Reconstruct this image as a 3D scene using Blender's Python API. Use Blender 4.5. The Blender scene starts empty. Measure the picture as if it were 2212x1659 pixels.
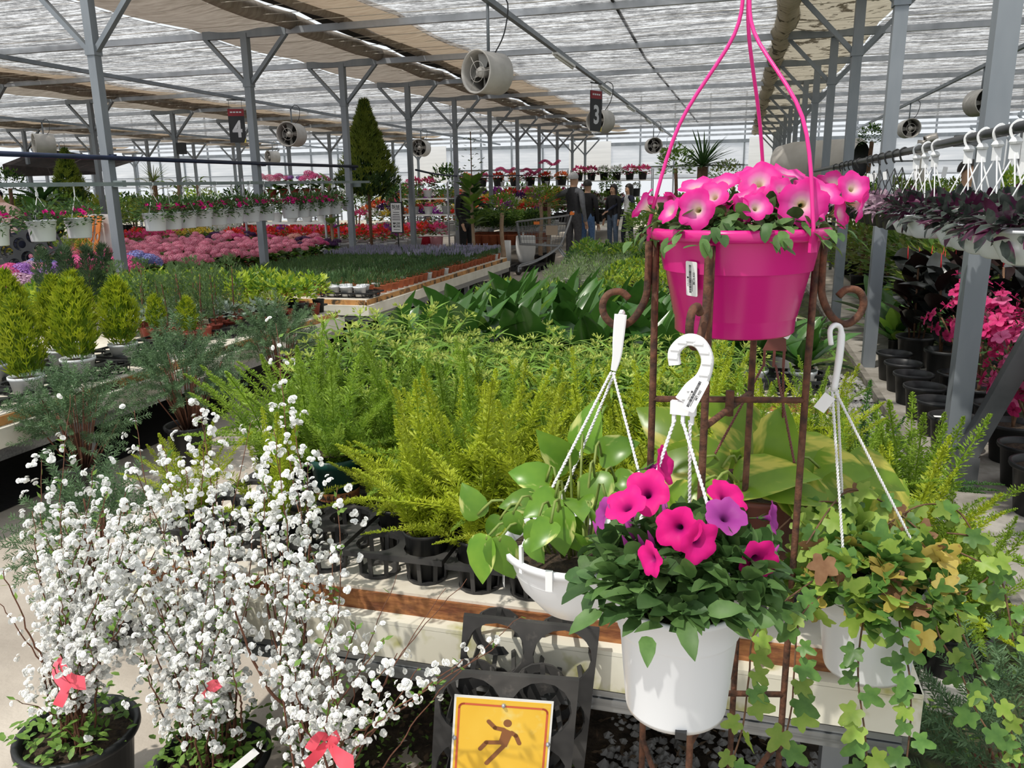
import bpy, math, random
from math import sin, cos, pi, radians, sqrt, atan2
from mathutils import Vector, Matrix, Euler
rnd = random.Random(11)
U = rnd.uniform
COL = bpy.context.scene.collection
SC = bpy.context.scene

# ---------------------------------------------------------------- camera
cam_d = bpy.data.cameras.new('camera')
cam_d.sensor_width = 36.0
cam_d.lens = 1720.0 / 2212.0 * 36.0
cam_d.clip_start = 0.05
cam_d.clip_end = 300
cam = bpy.data.objects.new('camera', cam_d)
COL.objects.link(cam)
RW = ((0.96314912, 0.04960086, -0.26435494),
      (0.26856211, -0.23132222, 0.93507455),
      (-0.01477067, -0.97161195, -0.23611871))
cam.matrix_world = Matrix(((RW[0][0], -RW[0][1], -RW[0][2], 0.0),
                           (RW[1][0], -RW[1][1], -RW[1][2], 0.0),
                           (RW[2][0], -RW[2][1], -RW[2][2], 1.5),
                           (0, 0, 0, 1)))
SC.camera = cam

# ---------------------------------------------------------------- sky, sun, exposure
world = bpy.data.worlds.new('sky')
SC.world = world
world.use_nodes = True
bg = world.node_tree.nodes['Background']
bg.inputs[0].default_value = (0.93, 0.97, 1.0, 1)
bg.inputs[1].default_value = 1.35
sun_d = bpy.data.lights.new('sun', 'SUN')
sun_d.energy = 4.2
sun_d.angle = radians(1.2)
sun_d.color = (1.0, 0.95, 0.86)
sun = bpy.data.objects.new('sun', sun_d)
COL.objects.link(sun)
SUN_TO = Vector((-0.30, -0.42, 0.86)).normalized()          # towards the sun: high, behind the viewer
sun.rotation_euler = SUN_TO.to_track_quat('Z', 'Y').to_euler()
SC.view_settings.view_transform = 'Standard'
SC.view_settings.look = 'None'
SC.view_settings.gamma = 1.0
SC.view_settings.use_curve_mapping = False
SC.view_settings.exposure = -0.40
SC.cycles.max_bounces = 6
SC.cycles.transparent_max_bounces = 8
SC.cycles.diffuse_bounces = 3
SC.cycles.glossy_bounces = 2
SC.cycles.transmission_bounces = 4
SC.cycles.caustics_reflective = False
SC.cycles.caustics_refractive = False

# ---------------------------------------------------------------- materials
MATS = {}
def _nodes(name):
    m = bpy.data.materials.new(name); m.use_nodes = True
    nt = m.node_tree; nt.nodes.clear()
    out = nt.nodes.new('ShaderNodeOutputMaterial')
    MATS[name] = m
    return m, nt, out
def _n(nt, t, **k):
    n = nt.nodes.new(t)
    for a, b in k.items(): setattr(n, a, b)
    return n
def _mixc(nt, fac, a, b, mode='MIX'):
    n = nt.nodes.new('ShaderNodeMix'); n.data_type = 'RGBA'; n.blend_type = mode
    for s, v in ((0, fac), (6, a), (7, b)):
        if hasattr(v, 'is_linked') or hasattr(v, 'links'): nt.links.new(v, n.inputs[s])
        elif s == 0: n.inputs[0].default_value = v
        else: n.inputs[s].default_value = (*v, 1) if len(v) == 3 else v
    return n.outputs[2]
def _ramp(nt, fac, stops, interp='LINEAR'):
    r = nt.nodes.new('ShaderNodeValToRGB'); r.color_ramp.interpolation = interp
    e = r.color_ramp.elements
    while len(e) < len(stops): e.new(0.5)
    for i, (p, c) in enumerate(stops):
        e[i].position = p; e[i].color = (*c, 1) if len(c) == 3 else c
    nt.links.new(fac, r.inputs[0])
    return r.outputs[0]
def _noise(nt, scale, detail=3, rough=0.55, coord='Object', sc=None):
    tc = _n(nt, 'ShaderNodeTexCoord')
    nz = _n(nt, 'ShaderNodeTexNoise')
    nz.inputs['Scale'].default_value = scale
    nz.inputs['Detail'].default_value = detail
    nz.inputs['Roughness'].default_value = rough
    src = tc.outputs[coord]
    if sc:
        mp = _n(nt, 'ShaderNodeMapping'); mp.inputs['Scale'].default_value = sc
        nt.links.new(src, mp.inputs[0]); src = mp.outputs[0]
    nt.links.new(src, nz.inputs['Vector'])
    return nz.outputs[0]
def _bump(nt, h, strength, dist=0.01):
    b = _n(nt, 'ShaderNodeBump'); b.inputs['Strength'].default_value = strength
    b.inputs['Distance'].default_value = dist
    nt.links.new(h, b.inputs['Height'])
    return b.outputs[0]
def surf(name, c1, c2=None, scale=8, rough=0.6, metal=0.0, lo=0.35, hi=0.65, bump=0.0, sc=None, spec=0.4, bscale=None, coord='Object', c3=None, s3=3.0, lo3=.6, hi3=.75):
    m, nt, out = _nodes(name)
    p = _n(nt, 'ShaderNodeBsdfPrincipled')
    p.inputs['Roughness'].default_value = rough
    p.inputs['Metallic'].default_value = metal
    p.inputs['Specular IOR Level'].default_value = spec
    if c2 is not None:
        nz = _noise(nt, scale, sc=sc, coord=coord)
        colr = _ramp(nt, nz, [(lo, c1), (hi, c2)])
        if c3 is not None:
            n3 = _noise(nt, s3, 4, .65, coord=coord, sc=None)
            f3 = _ramp(nt, n3, [(lo3, (0, 0, 0)), (hi3, (1, 1, 1))])
            colr = _mixc(nt, f3, colr, c3)
        nt.links.new(colr, p.inputs['Base Color'])
        if bump:
            h = nz if bscale is None else _noise(nt, bscale, 4)
            nt.links.new(_bump(nt, h, bump), p.inputs['Normal'])
    else:
        p.inputs['Base Color'].default_value = (*c1, 1)
        if bump:
            nt.links.new(_bump(nt, _noise(nt, bscale or scale, 4), bump), p.inputs['Normal'])
    nt.links.new(p.outputs[0], out.inputs[0])
    return m
def leafmat(name, c1, c2, trans=0.35, rough=0.45, scale=25, var=0.25, spec=0.35, lo=.35, hi=.65, c3=None, lo3=.55, hi3=.62, s3=30, wave=None):
    """foliage: gloss over colour, light passing through the blade, a little different from leaf to leaf"""
    m, nt, out = _nodes(name)
    p = _n(nt, 'ShaderNodeBsdfPrincipled')
    p.inputs['Roughness'].default_value = rough
    p.inputs['Specular IOR Level'].default_value = spec
    oi = _n(nt, 'ShaderNodeObjectInfo')
    colr = _ramp(nt, _noise(nt, scale), [(lo, c1), (hi, c2)])
    if c3 is not None:
        f3 = _ramp(nt, _noise(nt, s3, 3, .6, sc=wave), [(lo3, (0, 0, 0)), (hi3, (1, 1, 1))])
        colr = _mixc(nt, f3, colr, c3)
    mr = _n(nt, 'ShaderNodeMapRange')
    mr.inputs[3].default_value = 1 - var; mr.inputs[4].default_value = 1 + var
    nt.links.new(oi.outputs['Random'], mr.inputs[0])
    hs = _n(nt, 'ShaderNodeHueSaturation')
    nt.links.new(mr.outputs[0], hs.inputs['Value'])
    nt.links.new(colr, hs.inputs['Color'])
    nt.links.new(hs.outputs[0], p.inputs['Base Color'])
    tr = _n(nt, 'ShaderNodeBsdfTranslucent')
    nt.links.new(hs.outputs[0], tr.inputs[0])
    mx = _n(nt, 'ShaderNodeMixShader'); mx.inputs[0].default_value = trans
    nt.links.new(p.outputs[0], mx.inputs[1]); nt.links.new(tr.outputs[0], mx.inputs[2])
    nt.links.new(mx.outputs[0], out.inputs[0])
    return m
def petalmat(name, stops, radius, trans=0.3, rough=0.55, streak=0.0, axis='XY'):
    """petal colours run outward from the throat of the flower"""
    m, nt, out = _nodes(name)
    p = _n(nt, 'ShaderNodeBsdfPrincipled')
    p.inputs['Roughness'].default_value = rough; p.inputs['Specular IOR Level'].default_value = 0.2
    tc = _n(nt, 'ShaderNodeTexCoord')
    mp = _n(nt, 'ShaderNodeMapping'); mp.inputs['Scale'].default_value = (1 / radius, 1 / radius, 0)
    nt.links.new(tc.outputs['Object'], mp.inputs[0])
    ln = _n(nt, 'ShaderNodeVectorMath', operation='LENGTH'); nt.links.new(mp.outputs[0], ln.inputs[0])
    fac = ln.outputs['Value']
    if streak:
        nz = _noise(nt, 60, 3)
        ma = _n(nt, 'ShaderNodeMath', operation='MULTIPLY_ADD'); nt.links.new(nz, ma.inputs[0]); ma.inputs[1].default_value = streak
        nt.links.new(fac, ma.inputs[2]); fac = ma.outputs[0]
    colr = _ramp(nt, fac, stops)
    nt.links.new(colr, p.inputs['Base Color'])
    tr = _n(nt, 'ShaderNodeBsdfTranslucent'); nt.links.new(colr, tr.inputs[0])
    mx = _n(nt, 'ShaderNodeMixShader'); mx.inputs[0].default_value = trans
    nt.links.new(p.outputs[0], mx.inputs[1]); nt.links.new(tr.outputs[0], mx.inputs[2])
    nt.links.new(mx.outputs[0], out.inputs[0])
    return m

# ---------------------------------------------------------------- mesh building
class MB:
    def __init__(s): s.v = []; s.f = []; s.m = []
    def add(s, vs, fs, mi=0, M=None):
        o = len(s.v)
        if M is not None: vs = [M @ Vector(v) for v in vs]
        s.v += [tuple(v) for v in vs]
        s.f += [tuple(i + o for i in q) for q in fs]
        s.m += [mi] * len(fs)
        return s
    def box(s, c, d, M=None, mi=0):
        x, y, z = c; a, b, e = d[0] / 2, d[1] / 2, d[2] / 2
        vs = [(x + i * a, y + j * b, z + k * e) for k in (-1, 1) for j in (-1, 1) for i in (-1, 1)]
        return s.add(vs, [(0, 2, 3, 1), (4, 5, 7, 6), (0, 1, 5, 4), (2, 6, 7, 3), (0, 4, 6, 2), (1, 3, 7, 5)], mi, M)
    def bar(s, p, q, w, h=None, up=(0, 0, 1), mi=0):
        """square bar from p to q"""
        p, q = Vector(p), Vector(q); h = h or w
        d = (q - p); L = d.length; d.normalize()
        u = Vector(up)
        if abs(u.dot(d)) > .95: u = Vector((1, 0, 0))
        x = d.cross(u).normalized(); u = x.cross(d)
        M = Matrix((( *x, 0), (*d, 0), (*u, 0), (0, 0, 0, 1))).transposed(); M.translation = (p + q) / 2
        return s.box((0, 0, 0), (w, L, h), M, mi)
    def tube(s, pts, r, n=6, mi=0, closed=False, cap=True):
        pts = [Vector(p) for p in pts]; N = len(pts)
        rs = r if isinstance(r, (list, tuple)) else [r] * N
        vs = []; ref = None
        for i, p in enumerate(pts):
            a = pts[(i - 1) % N] if (closed or i > 0) else p
            b = pts[(i + 1) % N] if (closed or i < N - 1) else p
            d = (b - a)
            d = d.normalized() if d.length > 1e-9 else Vector((0, 0, 1))
            if ref is None:
                ref = Vector((0, 0, 1)) if abs(d.z) < .9 else Vector((1, 0, 0))
            x = d.cross(ref)
            if x.length < 1e-6: x = d.orthogonal()
            x.normalize(); y = x.cross(d).normalized(); ref = y
            for k in range(n):
                t = 2 * pi * k / n
                vs.append(p + (x * cos(t) + y * sin(t)) * rs[i])
        fs = []
        M_ = N if closed else N - 1
        for i in range(M_):
            j = (i + 1) % N
            for k in range(n):
                l = (k + 1) % n
                fs.append((i * n + k, i * n + l, j * n + l, j * n + k))
        if cap and not closed:
            fs.append(tuple(range(n - 1, -1, -1))); fs.append(tuple((N - 1) * n + k for k in range(n)))
        return s.add(vs, fs, mi)
    def lathe(s, prof, n=24, mi=0, o=(0, 0, 0), M=None, cap0=False, cap1=False, wob=None):
        vs = []
        for j, (r, z) in enumerate(prof):
            for k in range(n):
                t = 2 * pi * k / n
                rr = r * (wob(t, j) if wob else 1)
                vs.append((o[0] + rr * cos(t), o[1] + rr * sin(t), o[2] + z))
        fs = [(j * n + k, j * n + (k + 1) % n, (j + 1) * n + (k + 1) % n, (j + 1) * n + k) for j in range(len(prof) - 1) for k in range(n)]
        if cap0: fs.append(tuple(range(n - 1, -1, -1)))
        if cap1: fs.append(tuple((len(prof) - 1) * n + k for k in range(n)))
        return s.add(vs, fs, mi, M)
    def leaf(s, M, L, W, bend=0.4, fold=0.25, rows=None, mi=0, n=4, twist=0.0):
        """a blade along +Y from the origin, face up (+Z); rows = [(t, half width)]"""
        rows = rows or OVATE
        vs = []; y = z = 0.0; pt = 0.0; fs = []
        for i, (t, w) in enumerate(rows):
            a = -bend * t * 1.0
            dt = (t - pt) * L; y += dt * cos(a); z += dt * sin(a); pt = t
            hw = w * W
            ct, st = cos(twist * t), sin(twist * t)
            up = fold * hw
            vs += [(-hw * ct, y - up * sin(a), z + up * cos(a) - hw * st), (0, y, z), (hw * ct, y - up * sin(a), z + up * cos(a) + hw * st)]
        for i in range(len(rows) - 1):
            b = 3 * i
            fs += [(b, b + 1, b + 4, b + 3), (b + 1, b + 2, b + 5, b + 4)]
        return s.add(vs, fs, mi, M)
    def kite(s, p, d, n, L, W, mi=0):
        """smallest leaf: a folded kite, two triangles"""
        p = Vector(p); d = Vector(d); x = d.cross(n).normalized() * (W / 2)
        m = p + d * (L * .45)
        return s.add([p, m + x, p + d * L, m - x], [(0, 1, 2), (0, 2, 3)], mi)
    def mesh(s, name, mats, smooth=True):
        me = bpy.data.meshes.new(name)
        me.from_pydata(s.v, [], s.f)
        mats = mats if isinstance(mats, (list, tuple)) else [mats]
        for m in mats: me.materials.append(MATS[m] if isinstance(m, str) else m)
        if len(mats) > 1: me.polygons.foreach_set('material_index', s.m)
        if smooth: me.polygons.foreach_set('use_smooth', [True] * len(s.f))
        me.update()
        return me
OVATE = [(0, .02), (.12, .30), (.35, .5), (.62, .42), (.85, .2), (1, .01)]
LANCE = [(0, .15), (.25, .45), (.55, .5), (.82, .28), (1, .01)]
STRAP = [(0, .25), (.3, .5), (.65, .45), (.9, .22), (1, .02)]
HEART = [(-.10, .22), (-.02, .42), (.10, .52), (.32, .53), (.58, .40), (.80, .2), (1, .01)]
ROUNDL = [(0, .05), (.08, .34), (.3, .5), (.6, .48), (.85, .3), (1, .03)]

def obj(name, me, parent=None, M=None, smooth=True, mat=None, label=None):
    """link a mesh (or MB) as one object; with a parent it is a part"""
    if isinstance(me, MB): me = me.mesh(name, mat, smooth)
    o = bpy.data.objects.new(name, me)
    COL.objects.link(o)
    if parent is not None: o.parent = parent
    if M is not None: o.matrix_local = M
    if label: o['label'] = label
    return o
def tag(o, label=None, cat=None, group=None, kind=None):
    if label: o['label'] = label
    if cat: o['category'] = cat
    if group: o['group'] = group
    if kind: o['kind'] = kind
    return o
def thing(name, label, cat, loc=(0, 0, 0), rz=0.0, group=None, scale=1.0, rx=0.0, ry=0.0):
    o = bpy.data.objects.new(name, None); COL.objects.link(o)
    o.empty_display_size = .05
    o.location = loc; o.rotation_euler = (rx, ry, rz); o.scale = (scale,) * 3
    return tag(o, label, cat, group)
def struct(name, me, mat=None, smooth=False, kind='structure'):
    o = obj(name, me, mat=mat, smooth=smooth); o['kind'] = kind
    return o
def T(x=0, y=0, z=0): return Matrix.Translation((x, y, z))
def RX(a): return Matrix.Rotation(a, 4, 'X')
def RY(a): return Matrix.Rotation(a, 4, 'Y')
def RZ(a): return Matrix.Rotation(a, 4, 'Z')
def S(a): return Matrix.Scale(a, 4)
def place(spec, name, label, cat, loc, rz=0.0, group=None, scale=1.0):
    """a thing from a list of parts (name, mesh, local matrix[, sub-parts]); meshes are shared between alike things"""
    t = thing(name, label, cat, loc, rz, group, scale)
    for p in spec:
        c = obj(p[0], p[1], t, p[2])
        if len(p) > 3:
            for q in p[3]: obj(q[0], q[1], c, q[2])
    return t
def aim(p, d, up=(0, 0, 1), roll=0.0):
    """matrix at p whose +Y runs along d and +Z is near up"""
    d = Vector(d).normalized(); u = Vector(up)
    if abs(d.dot(u)) > .97: u = Vector((0.3, 1, 0.1))
    x = d.cross(u).normalized(); u = x.cross(d)
    M = Matrix(((*x, 0), (*d, 0), (*u, 0), (0, 0, 0, 1))).transposed()
    M.translation = p
    return M @ RY(roll) if roll else M
def aimz(p, d):
    """matrix at p whose +Z runs along d"""
    d = Vector(d).normalized()
    M = d.to_track_quat('Z', 'Y').to_matrix().to_4x4(); M.translation = p
    return M
# ================================================================= materials of the house
surf('concrete', (.40, .35, .295), (.55, .49, .42), 2.2, .85, c3=(.30, .26, .22), s3=.9, lo3=.5, hi3=.75, bump=.25, bscale=60)
surf('concrete_slab', (.46, .44, .41), (.58, .56, .53), 12, .85, bump=.3, bscale=90)
surf('soil', (.018, .013, .009), (.07, .05, .035), 26, .95, bump=1.0, bscale=60, c3=(.05, .06, .015), s3=6)
surf('potsoil', (.018, .012, .008), (.075, .05, .03), 60, .95, bump=1.0, bscale=120)
surf('moss', (.02, .024, .011), (.06, .075, .022), 14, .95, bump=1.0, bscale=50, c3=(.07, .06, .042), s3=5, lo3=.5)
surf('weedmat', (.006, .006, .007), (.02, .02, .022), 9, .7, sc=(1, 12, 1))
surf('steel', (.20, .225, .25), (.26, .285, .31), 5, .5, .35, spec=.4, sc=(1, 1, .3))
surf('steel_light', (.36, .38, .41), (.48, .50, .53), 4, .4, .55)
surf('steel_dark', (.07, .075, .08), (.11, .115, .12), 6, .5, .3)
surf('alu', (.22, .235, .25), (.34, .36, .38), 3, .35, .75, sc=(.3, 30, 30))
surf('rail_green', (.20, .25, .25), (.26, .31, .31), 6, .5, .2)
surf('pipe_navy', (.010, .018, .045), (.016, .028, .07), 6, .35)
surf('pipe_black', (.02, .022, .025), (.045, .047, .05), 6, .4)
surf('cream', (.66, .63, .52), (.78, .76, .66), 6, .5, c3=(.36, .35, .07), s3=7, lo3=.53, hi3=.68)
surf('cream_clean', (.62, .60, .52), (.74, .72, .64), 5, .5, c3=(.30, .20, .10), s3=9, lo3=.68, hi3=.80)
surf('benchtop', (.66, .60, .50), (.80, .75, .66), 7, .45, c3=(.36, .28, .18), s3=12, lo3=.6, hi3=.8)
surf('rustwood', (.17, .055, .022), (.40, .17, .06), 16, .8, sc=(1, 1, 4), c3=(.07, .03, .018), s3=14, lo3=.5, bump=.5)
surf('orangewood', (.42, .19, .06), (.55, .29, .10), 10, .75, c3=(.05, .035, .02), s3=6, lo3=.5, hi3=.6)
surf('white_paint', (.72, .72, .70), (.82, .82, .80), 4, .5)
surf('wall_white', (.74, .75, .76), (.82, .83, .84), 1.5, .6, sc=(.4, .4, 9))
surf('beige_cloth', (.31, .265, .22), (.44, .385, .33), 3.0, .9, sc=(1.5, 6, 1), bump=.3)
surf('tan_cloth', (.42, .32, .23), (.54, .44, .33), 3.0, .9, sc=(1.2, 9, 1))
surf('cream_cloth', (.52, .46, .36), (.68, .62, .50), 5.0, .9, sc=(1.2, 7, 1), c3=(.12, .10, .07), s3=4, lo3=.55, hi3=.6)
surf('black_cloth', (.010, .010, .010), (.03, .03, .03), 4, .9, sc=(1, 9, 1))
surf('cord_white', (.72, .68, .60), rough=.7)

def through(name, part):
    """cloth: part of the light passes"""
    m = MATS[name]; nt = m.node_tree; out = [n for n in nt.nodes if n.type == 'OUTPUT_MATERIAL'][0]
    pr = [n for n in nt.nodes if n.type == 'BSDF_PRINCIPLED'][0]; tl = _n(nt, 'ShaderNodeBsdfTranslucent')
    src = pr.inputs['Base Color'].links[0].from_socket; nt.links.new(src, tl.inputs[0])
    mx = _n(nt, 'ShaderNodeMixShader'); mx.inputs[0].default_value = part
    nt.links.new(pr.outputs[0], mx.inputs[1]); nt.links.new(tl.outputs[0], mx.inputs[2]); nt.links.new(mx.outputs[0], out.inputs[0])
for k in ('beige_cloth', 'tan_cloth', 'cream_cloth'): through(k, .35)
def film(name, see, c=(.9, .92, .95)):
    m, nt, out = _nodes(name)
    tp = _n(nt, 'ShaderNodeBsdfTransparent'); tl = _n(nt, 'ShaderNodeBsdfTranslucent'); tl.inputs[0].default_value = (*c, 1)
    mx = _n(nt, 'ShaderNodeMixShader'); mx.inputs[0].default_value = see
    nt.links.new(tl.outputs[0], mx.inputs[1]); nt.links.new(tp.outputs[0], mx.inputs[2]); nt.links.new(mx.outputs[0], out.inputs[0])
    return m
film('film_clear', .75)
def milky(name):
    m, nt, out = _nodes(name)
    colr = _ramp(nt, _noise(nt, 1.6, 3, coord='Object', sc=(.5, .5, 7)), [(.3, (.80, .82, .84)), (.7, (.97, .97, .98))])
    d = _n(nt, 'ShaderNodeBsdfDiffuse'); tl = _n(nt, 'ShaderNodeBsdfTranslucent')
    nt.links.new(colr, d.inputs[0]); nt.links.new(colr, tl.inputs[0])
    mx = _n(nt, 'ShaderNodeMixShader'); mx.inputs[0].default_value = .78
    nt.links.new(d.outputs[0], mx.inputs[1]); nt.links.new(tl.outputs[0], mx.inputs[2]); nt.links.new(mx.outputs[0], out.inputs[0])
milky('milky')
def shade_cloth():
    """aluminium and black ribbons woven together, some of them see-through"""
    m, nt, out = _nodes('shade_cloth')
    st = _noise(nt, 1.0, 5, .75, sc=(1.3, 13, 1))
    gl = _noise(nt, 9, 5, .85, sc=(1, 1.5, 1))
    ma = _n(nt, 'ShaderNodeMath', operation='MULTIPLY_ADD'); nt.links.new(gl, ma.inputs[0]); ma.inputs[1].default_value = .72
    nt.links.new(st, ma.inputs[2])
    k = ma.outputs[0]
    colr = _ramp(nt, k, [(.70, (.03, .03, .035)), (.80, (.13, .127, .125)), (.90, (.36, .35, .345)), (1.0, (.88, .88, .90))])
    d = _n(nt, 'ShaderNodeBsdfDiffuse'); tl = _n(nt, 'ShaderNodeBsdfTranslucent'); tp = _n(nt, 'ShaderNodeBsdfTransparent')
    nt.links.new(colr, d.inputs[0]); nt.links.new(colr, tl.inputs[0])
    m1 = _n(nt, 'ShaderNodeMixShader'); m1.inputs[0].default_value = .72
    nt.links.new(d.outputs[0], m1.inputs[1]); nt.links.new(tl.outputs[0], m1.inputs[2])
    op = _ramp(nt, k, [(.74, (.16, .16, .16)), (.90, (.27, .27, .27)), (1.0, (.75, .75, .75))])
    m2 = _n(nt, 'ShaderNodeMixShader'); nt.links.new(op, m2.inputs[0])
    nt.links.new(m1.outputs[0], m2.inputs[1]); nt.links.new(tp.outputs[0], m2.inputs[2])
    nt.links.new(m2.outputs[0], out.inputs[0])
shade_cloth()

# ================================================================= ground
def sheet(x0, x1, y0, y1, z, nx=1, ny=1, zf=None):
    mb = MB()
    vs = []
    for j in range(ny + 1):
        for i in range(nx + 1):
            x = x0 + (x1 - x0) * i / nx; y = y0 + (y1 - y0) * j / ny
            vs.append((x, y, z + (zf(x, y) if zf else 0)))
    fs = [(j * (nx + 1) + i, j * (nx + 1) + i + 1, (j + 1) * (nx + 1) + i + 1, (j + 1) * (nx + 1) + i) for j in range(ny) for i in range(nx)]
    return mb.add(vs, fs)
floor = struct('floor', sheet(-36, 12, -4, 36, 0), 'concrete')
hump = lambda x, y: .012 * sin(x * 9.1 + 1.3 * sin(y * 7)) * sin(y * 8.3) + .008 * sin(x * 23 + y * 17)
struct('ground_soil', sheet(-1.05, .30, 1.30, 9.6, .016, 40, 120, hump), 'soil', True)
struct('ground_moss', sheet(.30, 1.0, .3, 12, .03, 24, 160, hump), 'moss', True)
struct('ground_weed_mat', sheet(-9.6, -3.42, -1, 13, .006), 'weedmat')
mbk = MB()
for k in range(14):
    mbk.box((1.005, -.2 + k * 1.0, .03), (.045, .985, .09))
surf('kerb', (.13, .12, .10), (.24, .22, .19), 7, .9, bump=.3, bscale=60)
struct('kerb_edging', mbk, 'kerb')
surf('paving', (.25, .23, .20), (.37, .345, .31), 5, .9, c3=(.16, .15, .12), s3=3.5, lo3=.5, hi3=.7, bump=.4, bscale=70)
struct('pavement_strip', sheet(1.03, 1.75, -1, 13, .05), 'paving')
struct('ground_bed', sheet(1.75, 12, -1, 33, .02), 'moss')

# ================================================================= steel frame
ROWS = [-26.85, -19.87, -12.88, -5.9, 1.08, 8.06]
YS = [6.64 + 2.52 * k for k in range(11)]
def column(x, ys, w, base=0.0):
    for y in ys:
        o = struct('column', MB().box((0, 0, 1.70), (w, w, 3.40 - base)).box((0, 0, 2.83), (w * 1.25, w * 1.25, .09)), 'steel') if (x, w) not in COLM else None
        if o is None:
            o = obj('column', COLM[(x, w)]); o['kind'] = 'structure'
        else:
            COLM[(x, w)] = o.data
        o.location = (x, y, 0)
        for s_ in (-1, 1):
            key = ('b', s_)
            if key not in COLM:
                COLM[key] = MB().bar((s_ * .03, 0, 2.82), (s_ * .56, 0, 3.37), .055, .045).mesh('brace', 'steel', False)
            obj('brace', COLM[key], o)
COLM = {}
for x in ROWS:
    if x == 1.08: ys = [4.2] + [6.95 + 2.42 * k for k in range(11)]; w = .095
    else: ys = YS if x > -19 else YS[1:]; w = .085
    column(x, ys, w)
bm_ = MB().box((0, 0, 0), (36.0, .05, .075)).mesh('beam', 'steel_light', False)
for y in [4.12] + YS:
    o = obj('beam', bm_); o['kind'] = 'structure'; o.location = (-9.4, y, 3.40)
    for x in ROWS:
        key = 'sleeve'
        if key not in COLM: COLM[key] = MB().box((0, 0, 0), (1.15, .065, .095)).mesh('beam_sleeve', 'steel', False)
        obj('beam_sleeve', COLM[key], o, T(x + 9.4, 0, 0))
# corner stay at the post beside the azaleas
st = struct('post_stay', MB().bar((1.10, 4.10, .20), (1.66, 4.05, 1.78), .085, .085).box((1.10, 4.10, .16), (.12, .10, .14)), 'steel_dark')
mbf = MB().box((1.08, 4.2, .07), (.15, .15, .14))
struct('post_footing', mbf, 'concrete_slab')

# ================================================================= shade screens under the roof
ceil_root = bpy.data.objects.new('ceiling', None); COL.objects.link(ceil_root); ceil_root['kind'] = 'structure'
def strip(name, x0, x1, y0, y1, z, mat, sag=.03, nx=6, wavy=0.0):
    zf = lambda x, y: -sag * sin(pi * (x - x0) / (x1 - x0)) * (1 + .35 * sin(y * 5.0)) - .05 * abs(sin(pi * (y - y0) / (y1 - y0))) + wavy * sin(y * 9)
    obj(name, sheet(x0, x1, y0, y1, z, nx, 8, zf), ceil_root, mat=mat)
def roll(name, x, r, y0, y1, z, mat):
    pts = [(x + .02 * sin(y0 + k * 1.3), y0 + (y1 - y0) * k / 6, z - .02 * sin(pi * k / 6)) for k in range(7)]
    obj(name, MB().tube(pts, [r * (1 + .12 * sin(k * 2.1)) for k in range(7)], 8), ceil_root, mat=mat)
for bi, x0 in enumerate(ROWS[:-1]):
    x1 = ROWS[bi + 1]
    for k, y in enumerate(YS):
        if y > 31: break
        ya, yb = y, y + 2.52
        right = abs(x0 - 1.08) < .1
        strip('gutter_cloth', x0 - (.68 if right else .76), x0 + .5, ya, yb, 3.50, 'cream_cloth' if right else 'beige_cloth', .06)
        if k % 1 == 0 and y < 29 and not right:
            roll('rolled_screen', x0 + .62, .10, ya, yb, 3.50, 'beige_cloth')
            strip('folded_screen', x0 + .74, x0 + 1.22, ya, yb, 3.60, 'black_cloth', .02, 3)
            roll('rolled_screen', x0 + 1.26, .07, ya, yb, 3.50, 'beige_cloth')
            strip('folded_screen', x0 + 1.32, x0 + 2.0, ya, yb, 3.52, 'tan_cloth', .05, 4)
        if right: roll('rolled_screen', x0 - .66, .13, ya, yb, 3.46, 'cream_cloth')
        if y < 24.5: strip('shade_panel', x0 + (.5 if right else 2.0), x1 - .72, ya, yb, 3.47, 'shade_cloth', .03, 10)
cords = MB()
for k in range(52):
    y = 7.0 + k * .36
    a = 3.43 + .015 * sin(k * 2.2)
    cords.tube([(-27, y, a), (-16, y + U(-.05, .05), a), (-5, y + U(-.05, .05), a), (8, y, a)], .0045, 3)
o = obj('support_cords', cords, ceil_root, mat='cord_white'); o['kind'] = 'stuff'
o = obj('cable_tray', MB().tube([(-1.35, 7, 3.44), (-1.5, 13, 3.44), (-1.35, 26, 3.44)], .02, 5), ceil_root, mat='pipe_black')
for xb in (-2.45, -9.4, -16.4):
    p = struct('beam_lamp_carrier', MB().box((xb, 19.5, 3.30), (.055, 25, .055)), 'steel')
# lamps under the carrier
surf('lamp_white', (.78, .78, .72), rough=.5)
for k, y in enumerate((11.6, 15.2, 18.8, 22.4, 26.0)):
    t = thing('strip_lamp', 'white strip lamp clipped under the ceiling carrier, %s of its row from the near end' % ('first', 'second', 'third', 'fourth', 'fifth')[k], 'lamp', (-2.45, y, 3.24))
    obj('housing', MB().box((0, 0, .012), (.07, 1.25, .03)), t, mat='white_paint', smooth=False)
    obj('tube', MB().tube([(0, -.58, -.02), (0, .58, -.02)], .016, 8), t, mat='lamp_white')

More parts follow.
